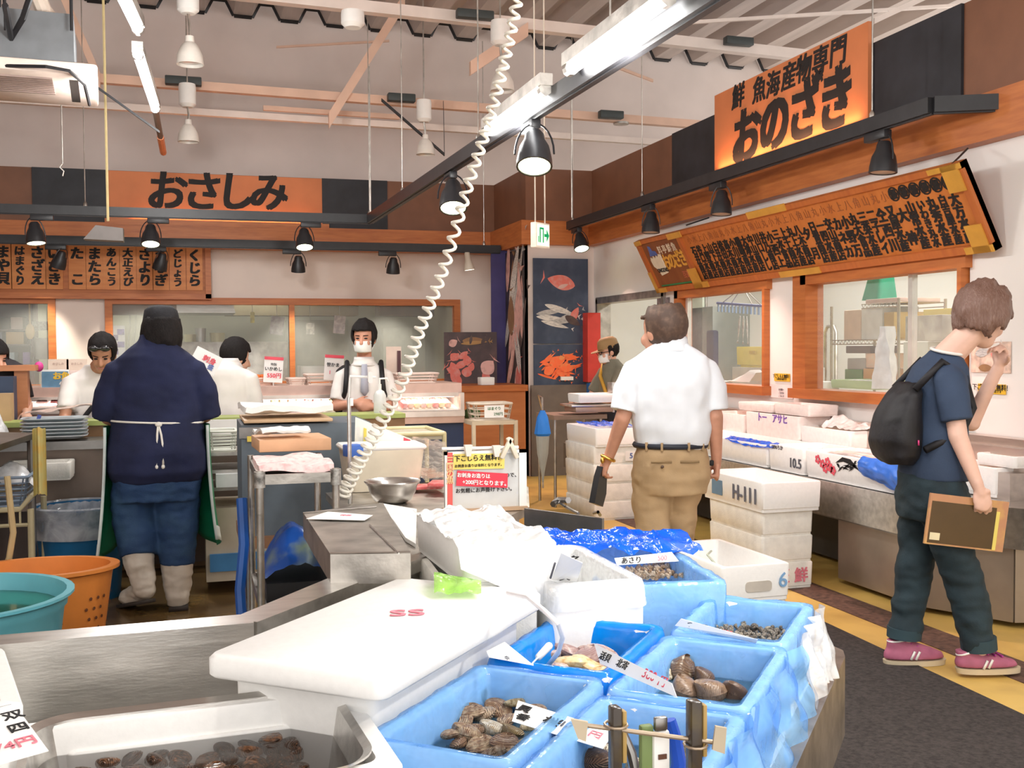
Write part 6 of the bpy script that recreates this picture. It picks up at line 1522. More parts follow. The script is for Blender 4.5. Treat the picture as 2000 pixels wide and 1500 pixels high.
for px, w_, m_, lb in ((14, .16, mat('basket_white', (.78, .80, .72), .5), 'white plastic basket at the far left on the counter'), (43, .15, mat('basket_black', (.06, .05, .06), .5), 'black plastic basket beside the white one on the counter')):
 q = Zp(px, 830, zp_); cc = V((q.x, 7.05, zp_)); t2 = thing('basket', lb, 'basket', cc)
 basket(MB(), cc, w_, .2, .13, 0, .9, 8, 6).done('lattice', m_, t2); MB().rings([ringat(rrect(w_*.86, .17, .02), cc, 0, .005), ringat(rrect(w_*.95, .19, .02), cc, 0, .12)]).done('inner_wall', m_, t2)
bag('white plastic bag bunched beside the black basket', lambda a, b: V((Zp(62, 820, zp_).x+.16*a-.02, 7.0+.15*b, zp_+.02+.16*math.sin(3*a)*math.sin(2.6*b+.2)+.03*noise.noise(V((a*5, b*5, 2))))), 14, 12, film('white_film', (.93, .94, .95), .78, .22, 14, .5))
# left case: pinkish lit display behind the trays
showcase('pink lit sashimi case at the left behind the tray stack', Yp(40, 790, 8.3).x, Yp(235, 790, 8.3).x, 8.3, .7, Yp(120, 800, 8.3).z, Yp(120, 776, 8.3).z, mat('case_pink', (.8, .55, .48), .4), 0)
zls = Yp(120, 776, 8.3).z; zlb = Yp(120, 800, 8.3).z
for k in range(6):
 x = Yp(80, 790, 8.3).x+.095*k; i = rr.choice((1, 5, 2, 0)); tag(MB().box((x, 8.46, zlb+.06), (.08, .2, .03), bev=.006).done('food_pack', pk[i]), pn_[i]+' fish pack in the pink lit left case', 'food pack', pn_[i]+' packs in the left case')
# framed poster boards on the left case
cP = Yp(108, 746, 8.4); w_ = (Yp(136, 746, 8.4)-Yp(80, 746, 8.4)).length; h_ = .17
t = thing('poster_stand', 'small white framed blue poster with yellow lettering on the left case', 'poster', cP-V((0, 0, h_/2)))
MB().box(cP, (w_, .012, h_+.01), bev=.002).done('frame', white, t); MB().boxz(cP.x-w_*.46, cP.x+w_*.46, cP.y-.009, cP.y-.006, cP.z-h_*.45, cP.z+h_*.45).done('sheet', mat('poster_blue', (.16, .33, .5), .5, 0, .2, 6), t)
text([('お魚', .058, cP+V((w_*.22, -.0095, .04)), V((1, 0, 0)), uz, .05)], 'lettering', mat('letter_yellow', (.95, .6, .05), .5), t); text([('旬', .04, cP+V((w_*.24, -.0095, -.02)), V((1, 0, 0)), uz, .04), ('いきいき', .02, cP+V((w_*.2, -.0095, -.06)), V((1, 0, 0)), uz, .02)], 'lettering', paper, t)
cP = Yp(152, 746, 8.42); t = thing('notice_card', 'pale pink lined notice card right of the blue poster', 'notice', cP-V((0, 0, h_/2)))
MB().box(cP, (.14, .01, h_), bev=.002).done('sheet', mat('card_pink', (.85, .68, .62), .6), t)
mb = MB()
for k in range(7): mb.boxz(cP.x-.05+.016*k, cP.x-.045+.016*k, cP.y-.0075, cP.y-.006, cP.z-.07, cP.z+.06-.01*(k % 3))
mb.done('printed_lines', mat('line_grey', (.35, .28, .3), .6), t)
for px, lb in ((114, 'left'), (150, 'right')):
 cP = Yp(px, 712, 8.5); t = thing('notice_card', 'cream card with faint writing standing above the blue poster, %s one' % lb, 'notice', cP-V((0, 0, .05)))
 MB().box(cP-V((0, 0, .06)), (.14, .008, .20)).done('sheet', mat('card_cream', (.85, .70, .58), .6), t); text([('おさしみ', .02, cP+V((0, -.005, .005)), V((1, 0, 0)), uz, 0)], 'lettering', mat('faint_ink', (.45, .3, .25), .6), t)
# orange wooden shelf frame at far left
q = Yp(45, 745, 7.9); t = thing('wooden_stand', 'orange wooden T-shaped stand at the left edge', 'stand', V((q.x, q.y, .86)))
MB().boxz(Yp(30, 740, 7.9).x, Yp(56, 740, 7.9).x, 7.85, 7.95, .8, Yp(45, 722, 7.9).z).done('upright', wood('stand_wood', (.62, .26, .12), (.5, .2, .09), (1, 1, 6), 3), t); MB().boxz(Yp(-60, 715, 7.9).x, Yp(72, 715, 7.9).x, 7.8, 8.1, Yp(45, 724, 7.9).z, Yp(45, 713, 7.9).z).done('shelf', M['stand_wood'], t)
tag(MB().boxz(Yp(-10, 770, 7.7).x, Yp(31, 770, 7.7).x, 7.6, 7.75, .86, Yp(10, 735, 7.7).z).done('dark_box', mat('navy_box', (.03, .05, .1), .5)), 'dark navy box behind the white basket at the left edge', 'box')
tag(MB().boxz(Yp(-10, 790, 7.5).x, Yp(25, 790, 7.5).x, 7.4, 7.55, .86, Yp(10, 768, 7.5).z).done('carton', mat('carton_tan', (.5, .33, .18), .7)), 'tan carton behind the white basket at the left edge', 'carton')
tag(MB().ell(Yp(76, 716, 8.0), (.03, .03, .035)).done('pink_flower', mat('pink_flower', (.8, .08, .35), .6)), 'small pink flower on the orange stand shelf', 'flower')
# under the counter: foam box, blue basket on a wheeled rack, blue bin with a bag
foam_box('foam_box', 'white foam box under the prep counter left of the worker', V((Zp(130, 880, .7).x, 6.75, .66)), .36, .26, .10, R_(0), mt=foam_old)
ctm = mat('cart_cream', (.42, .36, .22), .5)
cxa, cxb = Zp(38, 960, .5).x-.6, None
t = thing('wheeled_rack', 'cream tube rack on castors holding a blue basket', 'rack', (-1.15, 6.1, 0))
xa, xb_, ya_, yb_ = -1.50, -.80, 5.9, 6.4
for x, y in ((xa, ya_), (xb_, ya_), (xa, yb_), (xb_, yb_)): MB().cyl((x, y, .06), (x, y, .60), .016, n=8).done('post', ctm, t)
mb = MB(); mb.tube([(xa, ya_, .60), (xb_-.05, ya_, .60), (xb_, ya_, .66), (xb_, yb_, .66), (xa, yb_, .60)], .014, 8); mb.tube([(xa, ya_, .16), (xb_, ya_, .16)], .012, 8); mb.tube([(xa, ya_, .24), (xb_, ya_, .24)], .012, 8); mb.done('rail', ctm, t)
mb = MB()
for k in range(14): mb.cyl((xa+.05*k, ya_, .52), (xa+.05*k, ya_, .60), .006, n=5)
mb.cyl((xa, ya_, .52), (xb_, ya_, .52), .01, n=6); mb.done('wire_side', ctm, t)
for x, y in ((xa, ya_), (xb_, ya_)): MB().lathe([(0, -.015), (.04, -.015), (.04, .015), (0, .015)], V((x, y, .04)), 12, Matrix.Rotation(R_(90), 3, 'X')).done('castor', black, t)
t = thing('basket', 'blue grey lattice basket on the wheeled rack', 'basket', (-1.1, 6.15, .6)); basket(MB(), V((-1.1, 6.15, .605)), .56, .36, .15, 0, .92, 12, 5).done('lattice', mat('basket_blue', (.25, .32, .42), .5), t)
bag('crumpled white bag on the blue grey basket', lambda a, b: V((-1.05+.25*a, 6.02+.2*b, .70+.12*math.sin(3*a)*math.sin(2.7*b+.2)+.03*noise.noise(V((a*5, b*5, 4))))), 14, 12, film('white_film', (.93, .94, .95), .78, .22, 14, .5))
bag('yellow patterned bag hanging from the left work surface', lambda a, b: Zp(66+26*a, 850, .8)*0+V((Yp(64+26*a, 900, 5.88).x, 5.88+.03*math.sin(a*9), 1.02-.34*b-.03*abs(a-.5)+.01*noise.noise(V((a*6, b*6, 3))))), 14, 14, mat('yellow_bag', (.42, .36, .14), .6, 0, .4, 14, dirt=(.75, .38, .03)))
# dark left counter end with hose
t = thing('work_counter', 'dark steel counter cut by the left picture edge', 'counter', (-1.6, 5.6, 0))
q = Zp(68, 848, .97); MB().prism([(p.x, p.y) for p in (Zp(-120, 900, .96), Zp(0, 868, .96), Zp(70, 845, .96), Zp(70, 845, .96)+V((-.5, .3, 0)), Zp(-120, 900, .96)+V((-.5, .3, 0)))], (0, 0, .93), (1, 0, 0), (0, 1, 0), .03).done('counter_top', steel_dark, t)
MB().quadslab([Zp(-120, 900, .95), Zp(70, 845, .95), Zp(70, 845, .55), Zp(-120, 900, .55)], .02).done('front_panel', mat('counter_dark', (.10, .08, .07), .4, .4), t)
p = Zp(40, 1000, .4); MB().cyl((Zp(60, 850, .95).x, Zp(60, 850, .95).y, 0), Zp(60, 850, .95), .02, n=8).done('leg', steel_dark, t)
tag(MB().tube([Dp(14, 930, 4.9), Dp(20, 985, 4.9), Dp(26, 1040, 4.9), Dp(18, 1090, 4.9), Dp(2, 1125, 4.9), Dp(-20, 1140, 4.9)], .014, 8).done('hose', mat('hose_tan', (.48, .36, .18), .5)), 'tan hose curving down at the left picture edge', 'hose')
def bucket(name, label, c, r, h, m_, n=36, wall=.008, taper=.82, sx=1.0, rim=.012, cat='bucket'):
 t = thing(name, label, cat, c)
 MB().lathe([(0, 0), (r*taper, 0), (r*.96, h*.88), (r*.985, h*.9), (r, h-.004), (r+rim, h-.006), (r+rim, h+.004), (r-wall, h+.004), (r*.93, h*.88), (r*taper-wall, .012), (0, .012)], c, n, sx=sx).done('body', m_, t, 40)
 return t
t = bucket('tub', 'light blue plastic tub at the left picture edge behind the steel rim', V((-.86, 4.33, 0)), .40, .50, mat('tub_cyan', (.14, .47, .56), .35, 0, .06, 4), sx=1.0, rim=.02, cat='tub')
MB().lathe([(0, .44), (.372, .44), (.372, .442), (0, .442)], V((-.86, 4.33, 0)), 30).done('water', mat('tub_water', (.02, .16, .12), .08, 0, .3, 3), t)
# orange laundry style basket with punched holes
cO = V((-.66, 5.08, 0)); t = thing('basket', 'orange oval plastic basket with punched holes behind the light blue tub', 'basket', cO)
om = mat('basket_orange', (.76, .25, .05), .4, 0, .06, 5)
MB().lathe([(0, 0), (.22, 0), (.27, .40), (.275, .43), (.30, .44), (.30, .455), (.265, .455), (.26, .41), (.21, .012), (0, .012)], cO, 40, sx=1.12, sy=.8).done('body', om, t, 40)
mb = MB()
for a in range(0, 360, 9):
 for j in range(6):
  for sgn in (1, -1):
   zz = .10+.045*j; rr_ = .22+.05*zz/.4+(.004 if sgn > 0 else -.013)
   if (a//9) % 5 < 3: mb.lathe([(0, 0), (.008, 0), (0, .0015)], cO+V((rr_*1.12*math.cos(R_(a+4*(j % 2))), rr_*.8*math.sin(R_(a+4*(j % 2))), zz)), 6, (V((math.cos(R_(a)), 1.2*math.sin(R_(a)), 0)).normalized()*sgn).to_track_quat('Z', 'Y').to_matrix())
mb.done('punched_holes', mat('hole_dark', (.16, .05, .02), .7), t)
t = bucket('bin', 'dark blue bin lined with a clear bag left of the worker', V((-.62, 6.52, 0)), .25, .52, mat('bin_blue', (.01, .12, .28), .4), cat='bin')
liner_c = V((-.62, 6.52, 0))
MB().lathe([(.20, .40), (.235, .50), (.25, .535), (.275, .53), (.275, .44), (.265, .36)], liner_c, 30, cap=False).done('bag_liner', film('grey_clear', (.6, .62, .66), .5, .15, 10), t)
# kick bar and dark drain in front of the worker
tag(MB().boxz(-1.0, .45, 4.92, 5.25, 0, .012).done('drain_grate', mat('drain_dark', (.02, .018, .016), .4, .3)), 'dark drain strip on the floor before the worker', 'drain')
tag(MB().cyl((-.45, 5.26, .02), (.42, 5.26, .02), .012, n=8).done('drain_edge', steel_dull), 'metal edge rod along the dark floor drain', 'rod')
# right of worker: white cabinet with drawers
t = thing('drawer_unit', 'pale drawer unit with baskets right of the big worker', 'drawer unit', (.28, 6.4, 0))
MB().boxz(.06, .50, 6.3, 6.8, .08, .50).done('body', mat('unit_beige', (.5, .44, .34), .5), t); MB().boxz(.08, .48, 6.28, 6.3, .14, .24).done('drawer_front', mat('unit_blue', (.05, .2, .42), .5), t)
for z in (.60, .70, .80): MB().boxz(.08, .45, 6.3, 6.7, z, z+.02).done('shelf', steel_dull, t)
for x in (.07, .46): MB().cyl((x, 6.32, .5), (x, 6.32, .9), .012, n=8).done('post', steel_dull, t)
tag(MB().boxz(.12, .30, 6.25, 6.5, .625, .70).done('white_tray', mat('tray_white2', (.7, .72, .72), .5)), 'white speckled tray on the drawer unit shelf', 'tray')
t = thing('basket', 'white lattice basket on top of the drawer unit', 'basket', (.2, 6.45, .82)); basket(MB(), V((.16, 6.45, .825)), .16, .2, .11, 0, .9, 8, 6).done('lattice', mat('basket_white', (.78, .80, .72), .5), t)
tag(MB().boxz(-.05, .62, 6.88, 6.9, .88, .97).done('white_board', white), 'white board along the prep counter right of the worker', 'board')
# ------- floor mat, drain cover along the counter, wood strips
q = [Zp(1590, 1212, .006), Zp(1820, 1322, .006), Zp(2060, 1428, .006)]
pA, pB = Zp(1590, 1208, 0), Zp(2000, 1400, 0); dm = (pB-pA).normalized(); nm = V((-dm.y, dm.x, 0))
mm = mat('mat_charcoal', (.055, .045, .042), .95, 0, .25, 60, bump=.8, bscale=220)
wv = M['mat_charcoal'].node_tree
MB().prism([(0, 0), (3.6, 0), (3.6, -1.05), (0, -1.05)], pA-dm*.6+V((0, 0, .001)), dm, nm, .008).done('floor_mat', mm)
tag(bpy.data.objects['floor_mat'], 'charcoal ribbed floor mat beside the display table', 'mat')
tag(MB().boxz(3.28, 3.50, 3.2, 9, 0, .004).done('drain_cover', mat('drain_brown', (.13, .07, .05), .6, 0, .3, 30, bump=.4)), 'dark red brown drain cover strip along the fish counter', 'drain')
# ================================================================== PEOPLE
skin = mat('skin', (.70, .40, .28), .5, 0, .06, 8); skin_tan = mat('skin_tan', (.52, .25, .15), .5, 0, .08, 8); skin_pale = mat('skin_pale', (.78, .50, .40), .5, 0, .07, 9)
hair_k = mat('hair_black', (.012, .009, .009), .65, 0, .3, 40, stretch=(4, 4, 1), bump=.6, bscale=90, spec=.3); hair_b = mat('hair_brown', (.14, .075, .055), .38, 0, .35, 30, stretch=(5, 5, 1), dirt=(.30, .2, .17), bump=.5, bscale=60); hair_g = mat('hair_thin', (.06, .035, .025), .6, 0, .4, 26, dirt=(.20, .12, .08))
navyc = mat('navy_cloth', (.012, .017, .058), .85, 0, .15, 6, bump=.1, bscale=200); jean = mat('jeans', (.015, .042, .11), .8, 0, .3, 7, dirt=(.05, .11, .2), bump=.15, bscale=150)
shirtw = mat('white_shirt', (.80, .84, .90), .75, 0, .03, 6); shirtp = mat('white_shirt_warm', (.82, .77, .74), .75, 0, .04, 6)
khaki = mat('khaki', (.45, .31, .17), .8, 0, .06, 8, bump=.1, bscale=180); teal = mat('dark_teal', (.018, .035, .045), .8, 0, .2, 8, bump=.12, bscale=150); tee = mat('navy_tee', (.035, .058, .11), .8, 0, .08, 6, bump=.1, bscale=160)
bootm = mat('boot_white', (.66, .60, .52), .4, 0, .08, 8, dirt=(.42, .36, .28)); solem = mat('sole_dark', (.05, .04, .035), .7); applegreen = mat('apron_green', (.01, .23, .11), .4, 0, .15, 5); apw = mat('apron_white', (.62, .68, .66), .4)
olive = mat('olive_tee', (.20, .19, .14), .8); maskm = mat('mask_white', (.85, .86, .84), .8); pack = mat('backpack_black', (.012, .011, .014), .6, 0, .3, 10, bump=.2)
class Person:
 def __init__(s, name, label, base, yaw=0, group=None):
  s.o = thing(name, label, 'person', base, group); s.T = Matrix.Translation(V(base)) @ Matrix.Rotation(R_(yaw), 4, 'Z')
 def part(s, name, mb, mt, vox=0, sm=0, wr=None, par=None, ang=180, solid=0):
  me = mb.mesh(name) if isinstance(mb, MB) else mb
  md = []
  if vox: md.append(('REMESH', dict(mode='VOXEL', voxel_size=vox, use_smooth_shade=True)))
  if sm: md.append(('SMOOTH', dict(factor=.5, iterations=sm)))
  if md: me = bake(me, md)
  if wr: wrinkle(me, *wr)
  me.transform(s.T)
  return link(name, me, mt, par or s.o, ang, solid)
def hrot(yaw=0, pitch=0, roll=0): return rotz(R_(yaw)) @ Matrix.Rotation(R_(pitch), 3, 'X') @ Matrix.Rotation(R_(roll), 3, 'Y')
def head(mb, c, R, nb, s=1, neck=.052):
 c = V(c); q = lambda x, y, z: c+R @ V((x, y, z))*s
 mb.ell(q(0, -.012, .028), (.076*s, .094*s, .09*s), R, 20, 14); mb.ell(q(0, .022, -.03), (.063*s, .068*s, .085*s), R, 18, 12)
 mb.ell(q(0, .045, -.082), (.044*s, .042*s, .034*s), R); mb.cap(q(0, .088, .008), .010*s, q(0, .103, -.028), .016*s)
 for x in (-1, 1):
  mb.ell(q(.077*x, -.006, -.008), (.011*s, .024*s, .034*s), R); mb.ell(q(.034*x, .062, -.03), (.026*s, .026*s, .028*s), R)
 mb.cap(q(0, -.02, -.05), neck*s, nb, neck*1.12*s)
def face(p, c, R, s=1, eyes=True, mouth=True):
 c = V(c); q = lambda x, y, z: c+R @ V((x, y, z))*s
 if eyes:
  mb = MB()
  for x in (-1, 1): mb.ell(q(.031*x, .079, .008), (.013*s, .008*s, .0055*s), R)
  p.part('eyes', mb, ink)
  mb = MB()
  for x in (-1, 1): mb.cap(q(.016*x, .090, .027), .0035*s, q(.047*x, .076, .030), .003*s)
  p.part('eyebrows', mb, hair_k)
 if mouth: p.part('mouth', MB().cap(q(-.02, .084, -.062), .0045*s, q(.02, .084, -.062), .0045*s), mat('lips', (.5, .2, .17), .5))
def hair(p, c, R, mt, s=1, keep=None, r=(.088, .106, .104), off=(0, -.02, .036), amp=.008, sc=16, name='hair', st=(2, 2, .6), fr=None):
 bm = bmesh.new(); bmesh.ops.create_uvsphere(bm, u_segments=40, v_segments=26, radius=1)
 for v in bm.verts: v.co = V((v.co.x*r[0], v.co.y*r[1], v.co.z*r[2]))+V(off)
 k = keep or (lambda a: not (a.y > .035 and a.z < .05))
 bmesh.ops.delete(bm, geom=[v for v in bm.verts if not k(v.co)], context='VERTS')
 me = bpy.data.meshes.new(name); bm.to_mesh(me); bm.free(); me.update()
 for v in me.vertices:
  n = V((v.co.x/r[0], (v.co.y-off[1])/r[1], 0));
  a = amp*(noise.noise(V((v.co.x*st[0], v.co.y*st[1], v.co.z*st[2]))*sc)+.6*noise.noise(V((v.co.x*st[0]*2, v.co.y*st[1]*2, v.co.z*st[2]))*sc*1.7))
  v.co += v.co.normalized()*a
  if fr: v.co = fr(v.co)
  v.co = V(c)+R @ v.co*s
 return p.part(name, me, mt, solid=.012*s)
def hand(mb, w, d, n, side, s=1, curl=(25, 30, 20), spread=.2, thumb=(.5, .55), r=.0085):
 """w wrist, d pointing direction, n palm-facing direction, side = direction towards the thumb"""
 w, d, n = V(w), V(d).normalized(), V(n); n = (n-d*n.dot(d)).normalized(); x = d.cross(n); x = x if x.dot(V(side)) > 0 else -x
 Rm = Matrix((x, d, n)).transposed()
 mb.ell(w+d*.047*s, (.040*s, .055*s, .016*s), Rm); mb.ell(w+d*.065*s, (.042*s, .028*s, .014*s), Rm); mb.cap(w-d*.03*s, .025*s, w+d*.02*s, .023*s)
 for i, (fx, L) in enumerate(((.030, .072), (.010, .080), (-.011, .074), (-.031, .058))):
  b = w+d*(.082-.006*abs(i-1))*s+x*fx*s; dd = (d+x*fx*spread*8).normalized(); a = 0; pts = [b-d*.012*s]; seg = (.46, .30, .24)
  for j in range(3):
   a += curl[j]+(3*i if j == 0 else 0); v = dd*math.cos(R_(a))+n*math.sin(R_(a)); pts.append(pts[-1]+v*L*seg[j]*1.12*s)
  for j in range(3): mb.cap(pts[j], r*s*(1-.08*j), pts[j+1], r*s*(.94-.08*j), 10)
 b = w+d*.022*s+x*.032*s; v = (d*thumb[1]+x*(1-thumb[1])+n*thumb[0]).normalized(); t1 = b+v*.040*s; v2 = (v+d*.5+n*.25-x*.25).normalized(); t2 = t1+v2*.032*s
 mb.cap(b-v*.01*s, .0125*s, t1, .0105*s); mb.cap(t1, .0105*s, t2, .0082*s)
def shoe_box(): pass

# ---- big worker with the green apron, seen from behind
p = Person('person', 'large worker in navy shirt, black cap and green apron seen from behind', (-.185, 6.06, 0), 0)
HC_ = V((.03, .04, 1.505)); R0h = hrot(0, -6)
mb = MB(); head(mb, HC_, R0h, (0, 0, 1.42), 1.08, .062)
for x in (-1, 1):
 mb.cap((.17*x, 0, 1.29), .05, (.245*x, .05, 1.05), .048); mb.cap((.245*x, .05, 1.05), .047, (.17*x, .30, .98), .034)
 hand(mb, (.165*x, .32, .975), (-.3*x, 1, -.1), (0, 0, -1), (-x, 0, 0))
 mb.cap((.10*x, 0, .85), .08, (.1*x, .02, .45), .055); mb.cap((.1*x, .02, .45), .05, (.088*x, 0 if x > 0 else -.04, .14), .04)
mb.loft([((0, 0, z), a, b, 0) for z, a, b in ((.8, .18, .14), (1.0, .18, .14), (1.25, .18, .12), (1.38, .14, .09), (1.45, .07, .07))])
p.part('body', mb, skin_tan, .009, 4)
mb = MB(); mb.loft([((0, y, z), a, b, 0) for z, a, b, y in ((.70, .235, .185, .01), (.76, .262, .205, .0), (.86, .265, .21, 0), (.95, .248, .195, .01), (1.025, .232, .175, .02), (1.10, .236, .168, .02), (1.2, .235, .158, .015), (1.30, .222, .142, .01), (1.365, .195, .122, .0), (1.415, .135, .10, 0), (1.455, .095, .085, .01), (1.495, .082, .078, .02))], 32, 2.2)
for x in (-1, 1): mb.tube([(.13*x, 0, 1.335), (.185*x, .0, 1.29), (.232*x, .015, 1.18), (.258*x, .04, 1.035)], [.055, .078, .085, .078], 20)
p.part('navy_shirt', mb, navyc, .010, 5, (.007, 7, (1, 1, 1.6)))
mb = MB(); mb.tube([V((.232*math.cos(a)*1.03, .02+.175*math.sin(a)*1.04, 1.022-.01*math.cos(a))) for a in [2*math.pi*i/40 for i in range(40)]], .006, 6, closed=True)
mb.tube([(.01, -.165, 1.018), (.005, -.18, .97), (.002, -.192, .88), (0, -.2, .80)], .006, 6); mb.tube([(.01, -.165, 1.018), (.025, -.182, .96), (.034, -.196, .88), (.032, -.2, .80)], .006, 6); mb.ell((.012, -.168, 1.015), (.018, .012, .014)); mb.ell((0, -.2, .795), (.009, .009, .012)); mb.ell((.032, -.2, .795), (.009, .009, .012))
p.part('apron_string', mb, mat('string_white', (.85, .82, .74), .6))
mb = MB(); mb.loft([((0, 0, z), a, b, 0) for z, a, b in ((.60, .215, .15), (.70, .228, .17), (.84, .235, .18))], 28, 2.3)
mb.tube([(.10, 0, .72), (.098, .015, .55), (.095, .015, .38), (.09, 0, .24)], [.122, .118, .105, .092], 22); mb.tube([(-.11, 0, .72), (-.13, .04, .56), (-.12, .03, .44), (-.105, -.02, .30)], [.122, .120, .112, .096], 22)
p.part('jeans', mb, jean, .010, 4, (.008, 9, (1, 1, 2.2)))
mb = MB(); mb.tube([(.092, 0, .30), (.09, 0, .2), (.09, 0, .11), (.092, -.02, .055), (.092, -.02, .02)], [.088, .083, .072, .062, .058], 20); mb.cap((.092, .0, .055), .052, (.105, .15, .05), .045)
p.part('boot', mb, bootm, .008, 3, (.008, 11, (1, 1, 1.8)))
mb = MB(); mb.prism([(-.05, -.085), (.05, -.085), (.05, .1), (.04, .2), (-.02, .2), (-.05, .1)], (.095, 0, 0), (1, 0, 0), (0, 1, 0), .025); p.part('boot_sole', mb, solem, par=None)
mb = MB(); mb.tube([(-.115, -.005, .36), (-.105, -.025, .27), (-.085, -.055, .185), (-.075, -.08, .13)], [.086, .08, .068, .058], 20); mb.cap((-.075, -.075, .125), .055, (-.17, .10, .055), .048)
p.part('boot', mb, bootm, .008, 3, (.008, 11, (1, 1, 1.8)))
mb = MB(); a, b = V((-.06, -.12, .085)), V((-.19, .14, .015)); d = (b-a).normalized(); s_ = V((.86, .5, 0)); n_ = d.cross(s_).normalized()
mb.quadslab([a-s_*.045, a+s_*.045, b+s_*.05, b-s_*.05], .02); p.part('boot_sole', mb, solem)
def apr(u, v):
 a = R_(-112+224*u)*-1; fl = 1+.16*v*v; w_ = .272*fl+.012*math.sin(u*40)*v; dp = .235*fl+.02*v
 z = 1.0-.62*v-.06*v*abs(math.sin(u*9))-.05*v*(u > .5)
 return V((w_*math.sin(a), .01+dp*math.cos(a), z))
p.part('apron', MB().grid(apr, 46, 20), applegreen, solid=.004)
for u in (0, 1):
 mb = MB(); mb.grid(lambda a, b: apr(u, b)*1.0+V((0, -.001, 0))+V((( .014 if u == 0 else -.014)*a*(1 if u == 0 else 1), -.006*a, 0)), 2, 20)
 mb.grid(lambda a, b: apr(.84*u+.16*a, .88+.12*b)*1.015, 8, 3); p.part('apron_edge', mb, apw, solid=.004)
hair(p, HC_, R0h, hair_k, 1.1, keep=lambda a: a.z < .06 and not (a.y > .04 and a.z < .05) and a.z > -.09, r=(.092, .108, .125), off=(0, -.012, .0), amp=.010, fr=lambda c: c+V((.018*max(0, -c.z-.02)*12*(1 if c.x > 0 else -1)*.4, 0, -.012*abs(noise.noise(c*40)))) if c.z < -.03 else c)
mb = MB(); q = lambda x, y, z: HC_+R0h @ V((x, y, z))
rs = []
for rr_, z in ((.101, -.005), (.104, .02), (.100, .075), (.092, .112), (.066, .132), (.02, .138)): rs.append([q(rr_*math.cos(a)*.94, -.012+rr_*math.sin(a)*1.1, z) for a in [2*math.pi*i/28 for i in range(28)]])
mb.rings(rs); mb.prism([(-.07, .08), (.07, .08), (.06, .16), (.0, .185), (-.06, .16)], q(0, 0, .0), R0h @ V((1, 0, 0)), R0h @ V((0, 1, 0)), .006)
mb.box(q(0, -.118, .0), (.05, .012, .02), R=R0h)
p.part('cap', mb, mat('cap_black', (.018, .018, .022), .8, 0, .2, 12, bump=.3), 0, 0, (.004, 18), ang=60)

# ---- balding man in the white shirt, seen from behind
p = Person('person', 'balding man in white short-sleeved shirt and khaki trousers holding a black pouch', (2.47, 5.27, 0), -16)
HC_ = V((-.045, .02, 1.485)); Rh = hrot(40, -6)
mb = MB(); head(mb, HC_, Rh, (0, .0, 1.38), 1.22, .050)
mb.cap((-.17, 0, 1.29), .046, (-.262, -.02, 1.02), .043); mb.cap((-.262, -.02, 1.02), .043, (-.33, .06, .80), .029)
mb.cap((.17, 0, 1.29), .046, (.235, -.03, 1.03), .043); mb.cap((.235, -.03, 1.03), .044, (.255, .03, .79), .029)
hand(mb, (-.335, .07, .785), (-.38, .30, -.85), (.75, .35, -.2), (.0, 1, .1), 1.02, (38, 42, 30))
hand(mb, (.257, .035, .775), (.02, .1, -1), (-1, .1, 0), (0, 1, 0), 1.05, (62, 75, 55), thumb=(.8, .6))
mb.cap((-.1, 0, .8), .07, (-.1, -.02, .44), .055); mb.cap((-.1, -.02, .44), .05, (-.1, -.02, .1), .04); mb.cap((.085, .02, .78), .07, (.065, .1, .44), .055); mb.cap((.065, .1, .44), .05, (.05, .1, .1), .04)
mb.loft([((0, 0, z), a, b, 0) for z, a, b in ((.8, .14, .10), (1.0, .15, .11), (1.25, .16, .10), (1.36, .13, .08), (1.42, .06, .06))])
p.part('body', mb, mat('skin_ruddy', (.60, .30, .20), .5, 0, .08, 9), .0065, 4)
mb = MB(); mb.loft([((0, y, z), a, b, 0) for z, a, b, y in ((.855, .182, .15, .01), (.89, .200, .165, .0), (.97, .215, .175, 0), (1.08, .216, .168, -.005), (1.2, .222, .155, -.01), (1.29, .222, .14, -.01), (1.35, .195, .118, -.01), (1.395, .13, .092, -.005), (1.415, .098, .086, 0), (1.44, .085, .082, .01))], 32, 2.25)
for x in (-1, 1): mb.tube([(.13*x, -.005, 1.325), (.182*x, -.005, 1.285), (.226*x, -.012, 1.18), (.255*x if x < 0 else .238*x, -.02, 1.06)], [.052, .072, .078, .074], 20)
sh = p.part('white_shirt', mb, shirtw, .009, 4, (.016, 6.5, (1, 1, .8)))
mb = MB(); rs = []
for rr_, z in ((.092, 1.40), (.105, 1.385), (.112, 1.365), (.106, 1.36), (.096, 1.39), (.084, 1.435), (.084, 1.452), (.090, 1.452), (.094, 1.43)): rs.append([V((rr_*math.cos(a), .0+rr_*math.sin(a)*.95, z+.018*math.cos(a+1.57))) for a in [2*math.pi*i/30 for i in range(30)]])
mb.rings(rs[:3]+rs[3:], cap=False, closed=True); p.part('shirt_collar', mb, shirtw)
mb = MB(); mb.loft([((0, 0, z), a, b, 0) for z, a, b in ((.62, .195, .145), (.70, .212, .165), (.78, .208, .165), (.86, .188, .152), (.885, .186, .15))], 28, 2.3)
mb.tube([(-.10, 0, .70), (-.105, .0, .52), (-.10, -.03, .36), (-.10, -.01, .07)], [.112, .102, .092, .078], 22); mb.tube([(.085, .02, .70), (.07, .09, .52), (.06, .11, .36), (.05, .10, .07)], [.11, .098, .088, .078], 22)
p.part('khaki_trousers', mb, khaki, .009, 4, (.012, 6, (1, 1, 1.7)))
mb = MB(); mb.tube([V((.192*math.copysign(abs(math.cos(a))**.9, math.cos(a)), .155*math.sin(a), .878)) for a in [2*math.pi*i/48 for i in range(48)]], .016, 6, closed=True); p.part('belt', mb, mat('belt_navy', (.018, .022, .035), .5))
mb = MB()
